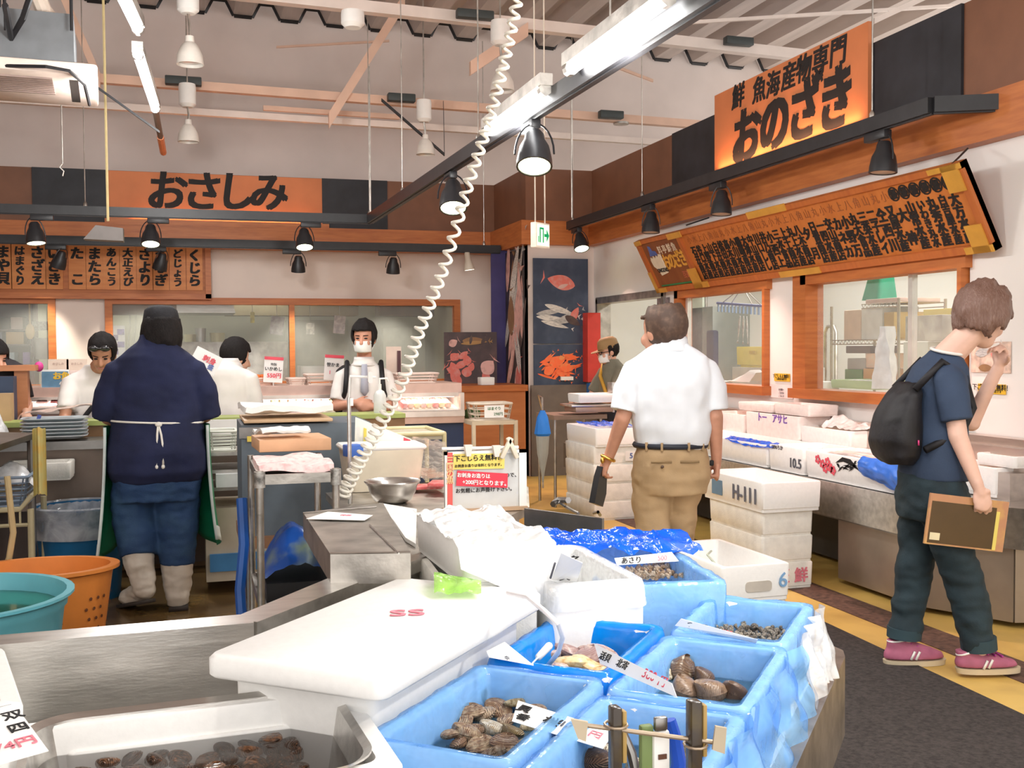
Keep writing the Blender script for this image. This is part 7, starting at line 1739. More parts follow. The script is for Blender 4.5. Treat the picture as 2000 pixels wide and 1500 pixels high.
for a in (250, 290, 318, 225, 340): mb.box((.207*math.cos(R_(a)), .169*math.sin(R_(a)), .878), (.012, .012, .045), rz=R_(a+90), bev=.002)
p.part('belt_loops', mb, khaki)
mb = MB(); mb.box((-.075, -.163, .80), (.11, .006, .012), rz=0); mb.box((.075, -.163, .80), (.10, .006, .012)); p.part('pocket_seam', mb, mat('khaki_dark', (.30, .2, .1), .8)); p.part('pocket_button', MB().ell((-.07, -.167, .775), (.009, .006, .009)), mat('button_brown', (.1, .06, .04), .5))
for sgn, y in ((-1, -.02), (1, .09)):
 mb = MB(); mb.cap((.1*sgn if sgn < 0 else .05, y-.03, .05), .048, (.11*sgn if sgn < 0 else .06, y+.16, .045), .042); p.part('shoe', mb, mat('shoe_brown', (.08, .05, .035), .4), .008, 3)
hair(p, HC_, Rh, hair_g, 1.27, keep=lambda a: not (a.y > .02 and a.z < .06) and not (a.z > .112 and abs(a.x) < .075) and not (a.z > .085 and a.y > .015), amp=.006, r=(.084, .103, .107), st=(3, 3, .6))
mb = MB(); mb.prism([(-.06, -.10), (.045, -.115), (.06, -.04), (.03, .06), (-.045, .07), (-.06, .03)], (-.40, .06, .62), (.35, .85, -.25), (.25, .12, .95), .035);
me = p.T @ V((-.40, .06, .62))
pouch = MB(); o_ = p.T.to_3x3(); pouch.prism([(-.06, -.115), (.05, -.125), (.062, -.05), (.02, .075), (-.045, .09), (-.062, .03)], p.T @ V((-.385, .11, .66)), o_ @ V((.50, .82, -.2)), o_ @ V((.20, .10, .97)), .035)
tag(pouch.done('pouch', mat('pouch_black', (.02, .02, .022), .35), ang=20), 'small black pouch in the left hand of the man in white', 'pouch')
mb = MB(); mb.tube([V((-.332, .062, .80))+(V((.8, 0, -.35)).normalized()*math.cos(a)+V((0, 1, 0))*math.sin(a))*.037 for a in [2*math.pi*i/20 for i in range(20)]], .009, 6, closed=True); wb = p.part('wrist_watch', mb, mat('gold', (.75, .48, .12), .3, 1));
mb = MB(); mb.ell((-.365, .04, .79), (.012, .018, .018)); p.part('watch_case', mb, mat('gold', (.75, .48, .12), .3, 1), par=wb)
p.part('key_charm', MB().box((.215, -.04, .78), (.02, .02, .03), bev=.004), ink)

# ---- person in navy T-shirt with backpack and folder, walking to the right
p = Person('person', 'person in navy T-shirt with black backpack, brown hair and pink sneakers holding a folder', (3.04, 3.87, 0), -104)
# local: +y walking direction (to the right in view), +x towards the viewer
HC_ = V((.04, .20, 1.52)); Rh = hrot(30, -26)
mb = MB(); head(mb, HC_, Rh, (.02, .06, 1.36), 1.03, .054)
sk = []
mb.cap((.145, .01, 1.26), .040, (.20, .02, 1.03), .039); mb.cap((.20, .02, 1.03), .039, (.238, .085, .83), .025)
hand(mb, (.240, .09, .815), (.0, .28, -.95), (-1, .0, .0), (0, 1, .2), .98, (22, 22, 18), thumb=(.9, .6))
mb.cap((-.13, .06, 1.25), .040, (-.14, .24, 1.06), .040); mb.cap((-.14, .24, 1.06), .038, (-.05, .312, 1.30), .026)
hand(mb, (-.045, .315, 1.315), (.30, -.05, .9), (.5, -.8, -.1), (1, -.2, .2), .95, (40, 50, 40), thumb=(.5, .5))
mb.cap((.075, -.02, .8), .062, (.09, .07, .45), .05); mb.cap((.09, .07, .45), .048, (.10, .16, .1), .036); mb.cap((-.075, 0, .8), .062, (-.08, -.03, .45), .05); mb.cap((-.08, -.03, .45), .046, (-.08, -.08, .12), .036)
mb.loft([((0, y, z), a, b, 0) for z, a, b, y in ((.8, .13, .10, 0), (1.0, .13, .09, 0), (1.2, .14, .09, .01), (1.31, .12, .08, .03), (1.37, .055, .055, .06))])
p.part('body', mb, skin_pale, .0062, 4)
mb = MB(); mb.loft([((0, y, z), a, b, 0) for z, a, b, y in ((.83, .165, .135, .01), (.87, .17, .138, .01), (.95, .172, .128, .01), (1.05, .17, .12, .015), (1.16, .175, .118, .02), (1.25, .178, .112, .025), (1.31, .155, .098, .035), (1.345, .11, .08, .045), (1.37, .075, .068, .055), (1.385, .068, .062, .06))], 30, 2.2)
mb.tube([(.11, .01, 1.29), (.148, .01, 1.262), (.18, .012, 1.17), (.196, .02, 1.09)], [.052, .068, .070, .066], 20); mb.tube([(-.12, .04, 1.30), (-.15, .07, 1.26), (-.15, .14, 1.17), (-.145, .19, 1.11)], [.062, .07, .07, .066], 20)
p.part('navy_tshirt', mb, tee, .009, 4, (.009, 6, (1, 1, .8)))
mb = MB(); mb.tube([V((.02+.07*math.cos(a), .055+.062*math.sin(a), 1.377+.014*math.sin(a-2.2))) for a in [2*math.pi*i/26 for i in range(26)]], .007, 6, closed=True); p.part('white_collar', mb, mat('collar_white', (.8, .78, .74), .7))
mb = MB(); mb.loft([((0, 0, z), a, b, 0) for z, a, b in ((.66, .155, .13), (.76, .17, .145), (.85, .158, .128), (.90, .15, .122))], 26, 2.2)
mb.tube([(.085, 0, .74), (.092, .06, .52), (.098, .12, .34), (.10, .165, .125)], [.102, .088, .078, .070], 20); mb.tube([(-.085, 0, .74), (-.085, -.02, .52), (-.082, -.05, .34), (-.08, -.08, .13)], [.10, .086, .074, .066], 20)
p.part('dark_trousers', mb, teal, .009, 4, (.012, 7, (1, 1, 2)))
for q in ([(.10, .160, .165), (.10, .166, .115)], [(-.08, -.08, .165), (-.08, -.083, .12)]): p.part('trouser_cuff', MB().tube(q, [.074, .073], 20), mat('teal_cuff', (.03, .06, .075), .8), ang=40)
pk_ = mat('sneaker_pink', (.42, .12, .20), .6, 0, .12, 12); solw = mat('sole_cream', (.62, .52, .36), .6)
for x, y, tilt, nm in ((.10, .18, 9, 1), (-.08, -.065, -3, 0)):
 Rt = Matrix.Rotation(R_(tilt), 3, 'X'); o = V((x, y-.06, .0 if nm else .004)); f = lambda a, b, c: o+Rt @ V((a, b, c))
 mb = MB(); mb.loft([(f(0, .085, .03), .046, .135, 0), (f(0, .08, .055), .044, .13, 0), (f(0, .06, .075), .038, .10, 0), (f(0, .02, .10), .035, .058, 0), (f(0, .012, .112), .033, .05, 0)], 24, 2.4)
 sn = p.part('sneaker', mb, pk_, .007, 2)
 mb = MB(); mb.loft([(f(0, .088, .002), .042, .136, 0), (f(0, .088, .026), .045, .140, 0)], 28, 2.4); p.part('sneaker_sole', mb, solw, par=sn, ang=40)
 mb = MB()
 for k in range(4): mb.cap(f(-.028+.0*k, .055+.03*k, .098-.010*k), .005, f(.028, .055+.03*k, .098-.010*k), .005)
 mb.cap(f(-.01, .05, .105), .005, f(.03, .09, .115), .004); mb.cap(f(.01, .05, .105), .005, f(-.03, .10, .11), .004)
 p.part('shoe_laces', mb, mat('lace_magenta', (.45, .05, .3), .6), par=sn)
 mb = MB(); mb.tube([f(.036*math.cos(R_(a)), .015+.05*math.sin(R_(a)), .112+.012*math.sin(R_(a))) for a in range(0, 360, 18)], .0045, 6, closed=True)
 for dx in (0, .022): mb.box(f(.047, .06+dx, .052), (.004, .010, .04), R=Matrix.Rotation(R_(-25), 3, 'X'))
 p.part('white_trim', mb, white, par=sn)
# hair: layered, ear length
hair(p, HC_, Rh, hair_b, 1.10, keep=lambda a: not (a.y > .045 and a.z < .02) and not (a.y > .0 and a.z < -.04) and a.z > -.088, r=(.097, .112, .122), off=(0, -.012, .018), amp=.016, sc=13, st=(3, 3, .45), fr=lambda c: c+V((0, -.03*max(0, -c.z)*4*(c.y < 0), -.018*abs(noise.noise(c*45)) if c.z < -.03 else 0)))
face(p, HC_, Rh, 1.03)
# backpack
bk_ = Person('backpack', 'black backpack on the back of the person in the navy T-shirt', tuple(p.T @ V((0, -.20, .90))), -104); bk_.o['category'] = 'backpack'; bk_.T = p.T.copy()
mb = MB(); mb.loft([((0.02, y, z), a, b, 0) for z, a, b, y in ((.90, .10, .05, -.16), (.93, .13, .075, -.165), (1.0, .145, .088, -.17), (1.1, .14, .08, -.155), (1.2, .12, .055, -.13), (1.25, .07, .03, -.115))], 26, 2.6)
bk_.part('pack_body', mb, pack, .010, 4, (.012, 6))
mb = MB(); mb.tube([(.13, -.13, 1.22), (.14, -.02, 1.335), (.13, .08, 1.27), (.135, .115, 1.14), (.15, .06, 1.04), (.16, -.10, .97)], .016, 8); mb.tube([(-.11, -.12, 1.22), (-.12, .0, 1.34), (-.12, .13, 1.24), (-.13, .12, 1.08), (-.14, -.1, .97)], .014, 8); bk_.part('shoulder_strap', mb, pack)
bk_.part('zip_tag', MB().box((.165, -.13, 1.0), (.006, .006, .022)), mat('tag_magenta', (.6, .05, .2), .5))
# folder held in the right hand
fo = thing('folder', 'brown folder with marbled gold edge held in the right hand', 'folder', p.T @ V((.222, .045, .57)))
c_ = p.T @ V((.222, .045, .675)); X3 = p.T.to_3x3(); fx = X3 @ V((.0, .985, -.13)); fy = X3 @ V((.0, .13, .985)); fx = (fx+X3 @ V((-.05, 0, 0))).normalized()
def fpl(u0, u1, v0, v1, off, th, nm_, mt_):
 n = fx.cross(fy).normalized(); n = n if n.dot(CAM-c_) > 0 else -n
 q = [c_+fx*a+fy*b+n*off for a, b in ((u0, v0), (u1, v0), (u1, v1), (u0, v1))]
 return MB().quadslab(q, th).done(nm_, mt_, fo)
fpl(-.165, .175, -.105, .105, 0, .012, 'cover', mat('folder_marble', (.34, .17, .09), .35, 0, .4, 14, dirt=(.7, .45, .12)))
fpl(-.155, .125, -.098, .075, .0015, .002, 'dark_panel', mat('folder_brown', (.085, .05, .02), .3)); fpl(-.148, -.105, -.085, -.055, .003, .002, 'cream_label', mat('folder_label', (.7, .62, .4), .5)); fpl(.125, .14, -.1, .06, .0025, .002, 'gold_strip', mat('folder_gold', (.75, .62, .15), .4))

# ---- masked man with backpack behind the green counter
def simple(name, label, base, yaw, hc, Rh, shirt, trou, sk=skin, hr=hair_k, arms=None, short=True, hts=1.0, sc=1.0, hairkw=None, coll=True, eyes=True, mouth=True):
 p = Person(name, label, base, yaw); mb = MB(); nb = V((hc[0]*.5, hc[1]*.35, 1.38)); head(mb, hc, Rh, nb, 1, .052)
 st = []
 for x in (-1, 1):
  e, w_, hd, hn = arms[0 if x < 0 else 1]; s0 = V((.155*x, .0, 1.28)); e, w_ = V(e), V(w_)
  mb.cap(s0, .042, e, .039); mb.cap(e, .040, w_, .027); hand(mb, w_, hd, hn, (-x, 0, .5), .95, (30, 35, 25))
  mb.cap((.09*x, 0, .85), .07, (.09*x, .02, .45), .055); mb.cap((.09*x, .02, .45), .05, (.09*x, -.02, .08), .04); mb.cap((.09*x, -.04, .05), .042, (.10*x, .13, .045), .036)
  m_ = MB()
 mb.loft([((0, 0, z), a, b, 0) for z, a, b in ((.85, .14, .1), (1.1, .14, .1), (1.28, .14, .09), (1.36, .08, .07))]); p.part('body', mb, sk, .009, 3)
 mb = MB(); mb.loft([((0, y, z), a, b, 0) for z, a, b, y in ((.93, .155, .125, 0), (.98, .162, .128, 0), (1.1, .162, .122, 0), (1.22, .172, .115, 0), (1.30, .165, .105, 0), (1.345, .125, .09, .0), (1.375, .085, .075, .01), (1.40, .070, .068, .015))], 26, 2.2)
 for x in (-1, 1):
  e = V(arms[0 if x < 0 else 1][0]); s0 = V((.155*x, 0, 1.28)); mb.tube([(.11*x, 0, 1.305), s0, s0.lerp(e, .5), s0.lerp(e, .82)], [.05, .064, .066, .062], 18)
 p.part('shirt', mb, shirt, .011, 3, (.008, 6))
 mb = MB(); mb.loft([((0, 0, z), a, b, 0) for z, a, b in ((.72, .165, .125), (.82, .175, .14), (.95, .16, .125))], 22, 2.2)
 for x in (-1, 1): mb.tube([(.09*x, 0, .80), (.09*x, .01, .45), (.09*x, -.02, .08)], [.095, .078, .068], 16)
 p.part('trousers', mb, trou, .012, 3)
 if hr: hair(p, hc, Rh, hr, 1.02, **(hairkw or {}))
 face(p, hc, Rh, 1, eyes, mouth)
 if coll:
  mb = MB(); rs = [[V((hc[0]*.3+r_*math.cos(a), .012+hc[1]*.2+r_*.95*math.sin(a), z)) for a in [2*math.pi*i/22 for i in range(22)]] for r_, z in ((.076, 1.375), (.094, 1.36), (.088, 1.355), (.070, 1.42), (.073, 1.422))]; mb.rings(rs, cap=False, closed=True); p.part('collar', mb, shirt)
 return p
def facemask(p, c, R, s=1, mt_=maskm):
 c = V(c); q = lambda x, y, z: c+R @ V((x, y, z))*s
 p.part('face_mask', MB().grid(lambda a, b: q(.066*math.sin((a-.5)*2.5), -.005+.104*math.cos((a-.5)*2.5)+.010*math.sin(3.1*b), -.012-.082*b), 16, 8), mt_, solid=.004)
 mb = MB()
 for x in (-1, 1): mb.tube([q(.064*x, .03, -.03), q(.078*x, .0, -.002), q(.079*x, -.02, -.01)], .002, 4); mb.tube([q(.064*x, .03, -.08), q(.077*x, -.0, -.04)], .002, 4)
 p.part('mask_loops', mb, mt_)
bx = Yp(712, 800, 7.92)
p = simple('person', 'masked young man with folded arms and a black backpack behind the green counter', (bx.x, 7.92, -.075), 172, (.0, .03, 1.555), hrot(-12, -4), shirtp, mat('trouser_black', (.012, .012, .02), .8), sk=mat('skin_red', (.62, .30, .20), .5), arms=(((-.205, .06, 1.05), (-.05, .21, 1.06), (1, .25, .05), (0, -1, -.2)), ((.205, .06, 1.06), (.06, .19, 1.09), (-1, .2, -.05), (0, -1, -.2))), mouth=False, hairkw=dict(keep=lambda a: not (a.y > .045 and a.z < .055), r=(.09, .108, .108), amp=.009))
facemask(p, (.0, .03, 1.555), hrot(-12, -4))
mb = MB()
for x in (-1, 1): mb.tube([(.12*x, -.10, 1.36), (.125*x, .03, 1.385), (.13*x, .115, 1.28), (.14*x, .125, 1.17), (.17*x, .03, 1.08)], .018, 8)
p.part('tie', MB().prism([(-.02, .0), (.02, 0), (.03, -.2), (0, -.24), (-.03, -.2)], (0, .125, 1.37), (-1, 0, 0), (0, 0, 1), .01), mat('tie_grey', (.42, .42, .5), .6))
T_ = p.T.copy(); k_ = Person('backpack', 'black backpack worn by the masked young man', tuple(p.T @ V((0, -.22, 1.0))), 172); k_.o['category'] = 'backpack'; k_.T = T_
k_.part('shoulder_strap', mb, pack)
mb = MB(); mb.loft([((.06, -.22, z), a, b, 0) for z, a, b in ((.98, .14, .08), (1.02, .17, .10), (1.2, .175, .10), (1.32, .15, .08), (1.36, .1, .04))], 22, 2.8); k_.part('pack_body', mb, pack, .012, 3)
# ---- man with sunglasses on his head, bending over the left case
bx = Yp(196, 800, 7.85); Hc = (-.02, .16, 1.47); Rh = hrot(-22, -28)
p = simple('person', 'man in white T-shirt with sunglasses on his head reaching into the left case', (bx.x-.03, 7.85, -.09), 196, Hc, Rh, shirtp, mat('trouser_dark', (.03, .03, .04), .8), sk=skin_tan, arms=(((-.215, .10, 1.04), (-.20, .28, .92), (.1, .8, -.5), (0, 0, -1)), ((.22, .12, 1.06), (.30, .30, .90), (.1, .7, -.6), (0, 0, -1))), coll=False, hairkw=dict(keep=lambda a: not (a.y > .05 and a.z < .07), r=(.088, .105, .105), amp=.008))
q = lambda x, y, z: V(Hc)+Rh @ V((x, y, z)); mb = MB()
for x in (-1, 1): mb.ell(q(.036*x, .088, .09), (.034, .014, .022), Rh)
mb.cap(q(-.01, .095, .095), .005, q(.01, .095, .095), .005); mb.cap(q(-.07, .06, .085), .005, q(-.085, -.03, .03), .004); mb.cap(q(.07, .06, .085), .005, q(.085, -.03, .03), .004)
p.part('sunglasses', mb, mat('sunglass_black', (.015, .015, .018), .08, coat=1))
p.part('bag_strap', MB().tube([(-.13, -.10, 1.36), (-.12, .06, 1.385), (-.06, .135, 1.25), (.08, .145, 1.08), (.16, .09, .96)], .016, 8), pack)
T_ = p.T.copy(); k_ = Person('backpack', 'dark crumpled backpack slung on the man with sunglasses', tuple(T_ @ V((-.2, -.2, 1.1))), 196); k_.o['category'] = 'backpack'; k_.T = T_
mb = MB(); mb.ell((-.26, -.14, 1.30), (.15, .12, .13)); mb.ell((-.37, -.12, 1.37), (.07, .07, .09)); mb.ell((-.26, -.16, 1.15), (.14, .12, .16)); k_.part('pack_body', mb, mat('pack_dark', (.016, .022, .022), .4, 0, .3, 12), .012, 2, (.022, 11))
# ---- man in white shirt seen from behind, by the long showcase
bx = Yp(444, 800, 7.86); Rh = hrot(-52, -14)
p = simple('person', 'dark haired man in white short-sleeved shirt facing away toward the pink basket', (bx.x, 7.80, -.075), -14, (.05, .09, 1.42), Rh, shirtp, mat('trouser_black', (.012, .012, .02), .8), arms=(((-.205, .05, 1.03), (-.18, .25, .95), (.3, .8, -.3), (0, 0, -1)), ((.20, .02, 1.03), (.215, .06, .80), (0, .2, -1), (-1, 0, 0))), hairkw=dict(keep=lambda a: not (a.y > .04 and a.z < .05), r=(.089, .107, .108), amp=.006), eyes=False)
# ---- staff member with cap, mask and olive shirt in the doorway
c = Dp(1196, 690, 10.45); Hc = (0, .05, 1.475); Rh = hrot(-6, -12)
p = simple('person', 'staff member in tan cap, mask and olive T-shirt standing by the doorway', (c.x, c.y, -.11), 98, Hc, Rh, olive, mat('trouser_dark', (.03, .03, .04), .8), arms=(((-.22, .10, 1.03), (-.14, .30, .98), (.2, 1, -.1), (0, 0, -1)), ((.22, .12, 1.03), (.14, .32, 1.0), (-.2, 1, -.1), (0, 0, -1))), coll=False, mouth=False, hairkw=dict(keep=lambda a: a.z < .06 and a.y < .03, r=(.084, .1, .1)))
facemask(p, Hc, Rh); q = lambda x, y, z: V(Hc)+Rh @ V((x, y, z)); capm = mat('cap_tan', (.34, .21, .09), .7)
mb = MB(); mb.rings([[q(r_*math.cos(a)*.92, -.012+r_*1.12*math.sin(a), z) for a in [2*math.pi*i/24 for i in range(24)]] for r_, z in ((.096, .035), (.097, .06), (.088, .11), (.06, .138), (.01, .145))]); mb.prism([(-.068, .07), (.068, .07), (.06, .15), (0, .18), (-.06, .15)], q(0, 0, .036), Rh @ V((1, 0, 0)), Rh @ V((0, 1, -.12)), .006); p.part('cap', mb, capm, ang=50)
mb = MB()
for x in (-1, 1): mb.tube([q(.034*x+.024*math.cos(R_(a)), .096, .006+.017*math.sin(R_(a))) for a in range(0, 360, 30)], .0028, 5, closed=True); mb.cap(q(.06*x, .09, .008), .003, q(.08*x, .0, .008), .003)
p.part('glasses', mb, ink)
p.part('yellow_strap', MB().tube([(.10, -.10, 1.34), (.09, .05, 1.375), (.02, .125, 1.24), (-.10, .13, 1.08), (-.17, .04, .96)], .018, 8), mat('strap_yellow', (.6, .33, .04), .6))
# ---- kitchen hand behind the right window, and a customer cut by the left edge
c = Xp(1576, 735, 5.0); p = simple('person', 'kitchen worker in navy shirt mostly hidden behind the orange window post', (c.x, c.y+.10, -.22), 60, (0, .03, 1.56), hrot(0, -10), navyc, mat('trouser_dark', (.03, .03, .04), .8), arms=(((-.205, .05, 1.03), (-.15, .28, .98), (.2, 1, -.1), (0, 0, -1)), ((.24, .05, 1.03), (.15, .28, .98), (-.2, 1, -.1), (0, 0, -1))))
c = Yp(-16, 700, 8.0); p = simple('person', 'black haired customer cut off by the left picture edge', (c.x, 8.0, 0), 200, (0, .06, 1.36), hrot(20, -20), mat('coat_dark', (.03, .025, .03), .8), mat('trouser_dark', (.03, .03, .04), .8), arms=(((-.205, .05, 1.03), (-.15, .28, .98), (.2, 1, -.1), (0, 0, -1)), ((.24, .05, 1.03), (.15, .28, .98), (-.2, 1, -.1), (0, 0, -1))), hairkw=dict(r=(.092, .11, .12), off=(0, -.02, .01)))
# ================================================================== WHAT SHOWS THROUGH THE WINDOWS AND THE DOORWAY
def kbox(px0, px1, py0, py1, X_, dep, name, label, mt, cat=None, bev=.004, ground=False, **k):
 a, b = Xp(px0, (py0+py1)/2, X_), Xp(px1, (py0+py1)/2, X_); zt_, zb_ = Xp((px0+px1)/2, py0, X_).z, Xp((px0+px1)/2, py1, X_).z
 if ground: zb_ = 0
 return tag(MB().box((X_+dep/2, (a.y+b.y)/2, (zt_+zb_)/2), (dep, abs(a.y-b.y), zt_-zb_), bev=bev).done(name, mt), label, cat or name.replace('_', ' '))
gdoor = mat('door_grey', (.36, .36, .33), .4, .3, .04, 3)
# --- nearer kitchen, behind the smaller window
tI = thing('steel_door', 'grey steel door with a black rimmed window inside the kitchen', 'door', Xp(1420, 700, 7.2))
a, b = Xp(1392, 650, 7.2), Xp(1447, 650, 7.2); MB().boxz(7.2, 7.26, b.y, a.y, 0, Xp(1420, 607, 7.2).z).done('panel', gdoor, tI)
cw_ = Xp(1424, 680, 7.19); wy = (Xp(1411, 680, 7.19).y-Xp(1437, 680, 7.19).y)/2; wz_ = (Xp(1424, 646, 7.19).z-Xp(1424, 711, 7.19).z)/2
MB().prism(rrect(2*wy, 2*wz_, .06), cw_, (0, -1, 0), (0, 0, 1), .02).done('window_rim', black, tI); MB().prism(rrect(2*wy-.07, 2*wz_-.07, .04), cw_-V((.004, 0, 0)), (0, -1, 0), (0, 0, 1), .01).done('window_pane', mat('pane_green', (.52, .64, .54), .15), tI)
kbox(1430, 1506, 718, 760, 5.4, .6, 'steel_table', 'pale grey work table inside the kitchen under the yellow crate', mat('table_pale', (.62, .63, .60), .4, .3), 'table', ground=True)
zt_ = Xp(1468, 718, 5.4).z; ya, yb = Xp(1434, 700, 5.45).y, Xp(1506, 700, 5.45).y; zt2 = Xp(1468, 677, 5.45).z
t = thing('yellow_crate', 'yellow plastic crate on the pale grey table inside the kitchen', 'crate', (5.65, (ya+yb)/2, zt_)); L_ = ya-yb
ym = mat('crate_yellow', (.82, .70, .10), .4)
crate(MB(), V((5.65, (ya+yb)/2, zt_)), L_, .36, zt2-zt_, R_(90), wall=.015, taper=.88).done('body', ym, t, 50)
mb = MB(); mb.boxz(5.45, 5.46, (ya+yb)/2-.06, (ya+yb)/2+.06, zt_+.14, zt_+.17); mb.done('hand_hold', mat('yellow_dark', (.6, .45, .05), .5), t)
# clip hanger with drying fish
hk = Xp(1450, 560, 5.2); t = thing('clip_hanger', 'blue clip hanger with small fish drying inside the kitchen window', 'hanger', hk)
e0, e1 = Xp(1401, 592, 5.2), Xp(1495, 598, 5.2)
mb = MB(); mb.cyl(hk, hk+V((0, 0, .55)), .006, n=6)
for q in (e0.lerp(e1, .1), e0.lerp(e1, .3), e0.lerp(e1, .75), e0.lerp(e1, .93)): mb.cyl(hk, q, .005, n=5)
mb.done('hanger_wire', steel_dull, t); MB().cyl(e0, e1, .013, n=8).done('bar', mat('hanger_blue', (.08, .12, .45), .4), t)
mb = MB()
for k in range(13): q = e0.lerp(e1, (k+.3)/13); mb.box(q-V((0, 0, .05)), (.012, .022, .075))
mb.done('clips', mat('clip_blue', (.30, .45, .72), .4), t)
for k, u in enumerate((.47, .56, .64)):
 q = e0.lerp(e1, u)-V((0, 0, .24)); fish(fl, fsil, q, .30, (0, R_(80+8*k), R_(90)), ('first', 'second', 'third')[k]+' small fish hanging from the blue clip hanger, from the left', 'hanging_fish')
kbox(1352, 1392, 600, 760, 6.0, .5, 'cold_cabinet', 'dark grey cold cabinet inside the kitchen left of the steel door', mat('cold_dark', (.20, .22, .20), .35, .3), 'cabinet', ground=True)
kbox(1378, 1393, 645, 740, 5.92, .08, 'hanging_apron', 'dark blue apron hanging beside the cold cabinet', navyc, 'apron', bev=.03)
kbox(1338, 1372, 576, 760, 6.0, .03, 'glass_partition', 'pale green partition board at the left of the kitchen window', mat('partition', (.58, .66, .55), .3), 'partition', ground=True)
tag(MB().cyl(Xp(1379, 560, 6.2), (Xp(1379, 560, 6.2).x, Xp(1379, 560, 6.2).y, 0), .02, n=8).done('steel_pole', steel), 'upright steel pole inside the smaller kitchen window', 'pole')
bag('white papers and film on the sill inside the smaller kitchen window', lambda a, b: V((4.45+.2*b, Xp(1412+62*a, 755, 4.5).y, wzs+.06+.10*max(0, math.sin(3.3*a-1.2))*math.sin(3*b)+.02*noise.noise(V((a*6, b*5, 8))))), 16, 10, paper)
tag(MB().ell(V((4.5, Xp(1404, 750, 4.5).y, wzs+.08)), (.04, .05, .03)).done('green_garnish', mat('greens2', (.1, .25, .05), .6, 0, .3, 30)), 'small heap of green leaves on the kitchen sill', 'vegetable')
# --- the larger window
wirem = mat('wire_chrome', (.55, .5, .4), .25, 1)
t = thing('wire_shelf', 'chrome wire shelf rack inside the larger kitchen window', 'shelf', Xp(1690, 700, 5.7))
y0, y1 = Xp(1755, 650, 5.5).y, Xp(1624, 650, 5.5).y; zA, zB, zC = Xp(1690, 664, 5.5).z, Xp(1725, 592, 5.5).z, Xp(1690, 745, 5.5).z
for y in (y0, y1):
 for x in (5.5, 5.95): MB().cyl((x, y, 0), (x, y, zB+.03 if y == y0 else zB+.0), .013, n=8).done('post', wirem, t)
for z, ya in ((zA, y1), (zB, y0+.5), (zC, y1), (.5, y1)):
 mb = MB()
 for x in (5.5, 5.95):
  for dz_ in (0, -.035): mb.cyl((x, y0, z+dz_), (x, ya, z+dz_), .005, n=5)
 n_ = int((ya-y0)/.05)
 for k in range(n_+1):
  y = y0+(ya-y0)*k/n_; mb.cyl((5.5, y, z), (5.95, y, z), .003, n=4)
  if k < n_: mb.cyl((5.5, y, z), (5.5, y+.025, z-.035), .003, n=4); mb.cyl((5.5, y+.025, z-.035), (5.5, y+.05, z), .003, n=4)
 mb.done('wire_deck', wirem, t)
def kput(px0, px1, z0, z1, name, label, mt, x0=5.52, dep=.36, cat='box', bev=.006):
 ya, yb = Xp(px0, 650, x0).y, Xp(px1, 650, x0).y
 return tag(MB().boxz(x0, x0+dep, yb, ya, z0, z1, bev=bev).done(name, mt), label, cat)
hz = lambda py: Xp(1690, py, 5.52).z
kput(1648, 1681, zA+.004, hz(604), 'storage_box', 'cream and salmon box on the upper wire shelf', mat('box_salmon', (.80, .62, .48), .5))
kput(1682, 1723, zA+.004, hz(600), 'storage_box', 'white box with a red stamp on the upper wire shelf', mat('box_white2', (.82, .84, .82), .5))
kput(1726, 1746, zA+.004, hz(612), 'storage_box', 'ochre carton on the upper wire shelf by the post', mat('carton_ochre', (.6, .40, .12), .6))
kput(1690, 1756, zB+.004, zB+.04, 'flat_pack', 'flat pinkish packs on the top wire shelf', mat('flat_pink', (.72, .52, .46), .5), dep=.4, cat='pack')
o = MB(); a = Xp(1698, 580, 5.6); o.rings([ringat(rrect(.26, .20, .03), V((5.7, a.y, zB+.042)), R_(90), 0), ringat(rrect(.16, .14, .03), V((5.7, a.y-.03, zB+.042)), R_(90), .27)]); tag(o.done('green_bucket', mat('bucket_green', (.0, .34, .19), .4, 0, .1, 5)), 'green bucket turned upside down on the top wire shelf', 'bucket')
kput(1652, 1700, hz(690), zA-.05, 'dark_crate', 'dark brown crate hanging under the upper wire shelf', mat('crate_dark', (.16, .1, .08), .5), dep=.3, cat='crate')
kput(1655, 1690, zC+.1, hz(700), 'tray_pile', 'pile of grey trays on the middle wire shelf', mat('tray_grey2', (.42, .40, .37), .4), cat='trays')
kput(1650, 1684, zC+.004, zC+.10, 'green_crate', 'green crate on the middle wire shelf', mat('crate_green', (.14, .28, .08), .5), dep=.34, cat='crate')
kput(1686, 1712, zC+.004, zC+.11, 'carton', 'orange brown carton on the middle wire shelf', mat('carton_orange', (.62, .33, .10), .6), x0=5.5, dep=.3, cat='carton')
kput(1690, 1722, zC+.115, zC+.24, 'food_pile', 'mixed packs piled above the orange brown carton', mat('mixed_pack', (.62, .42, .3), .5, 0, .4, 30, dirt=(.8, .75, .62)), x0=5.53, dep=.25, cat='packs')
bag('white plastic bag standing on the sill of the larger kitchen window', lambda a, b: (lambda yy, w_: V((4.50+.10*math.sin(3.14*a)+.02*noise.noise(V((a*5, b*4, 1))), yy+(a-.5)*w_+.012*noise.noise(V((a*8, b*7, 4))), wzs+.06+.43*b)))(Xp(1735, 735, 4.55).y, .24*(1-.75*b**1.2)), 22, 20, mat('bag_white', (.80, .83, .85), .3, 0, .08, 14, bump=.3))
ya, yb = Xp(1632, 765, 4.6).y, Xp(1720, 765, 4.6).y
t = thing('fish_tray', 'green edged tray of small silver fish on the kitchen sill', 'tray', (4.75, (ya+yb)/2, wzs+.02))
crate(MB(), V((4.72, (ya+yb)/2, wzs+.05)), ya-yb, .34, .06, R_(90), wall=.012, floor=.02).done('body', mat('tray_green', (.42, .55, .28), .4), t, 50)
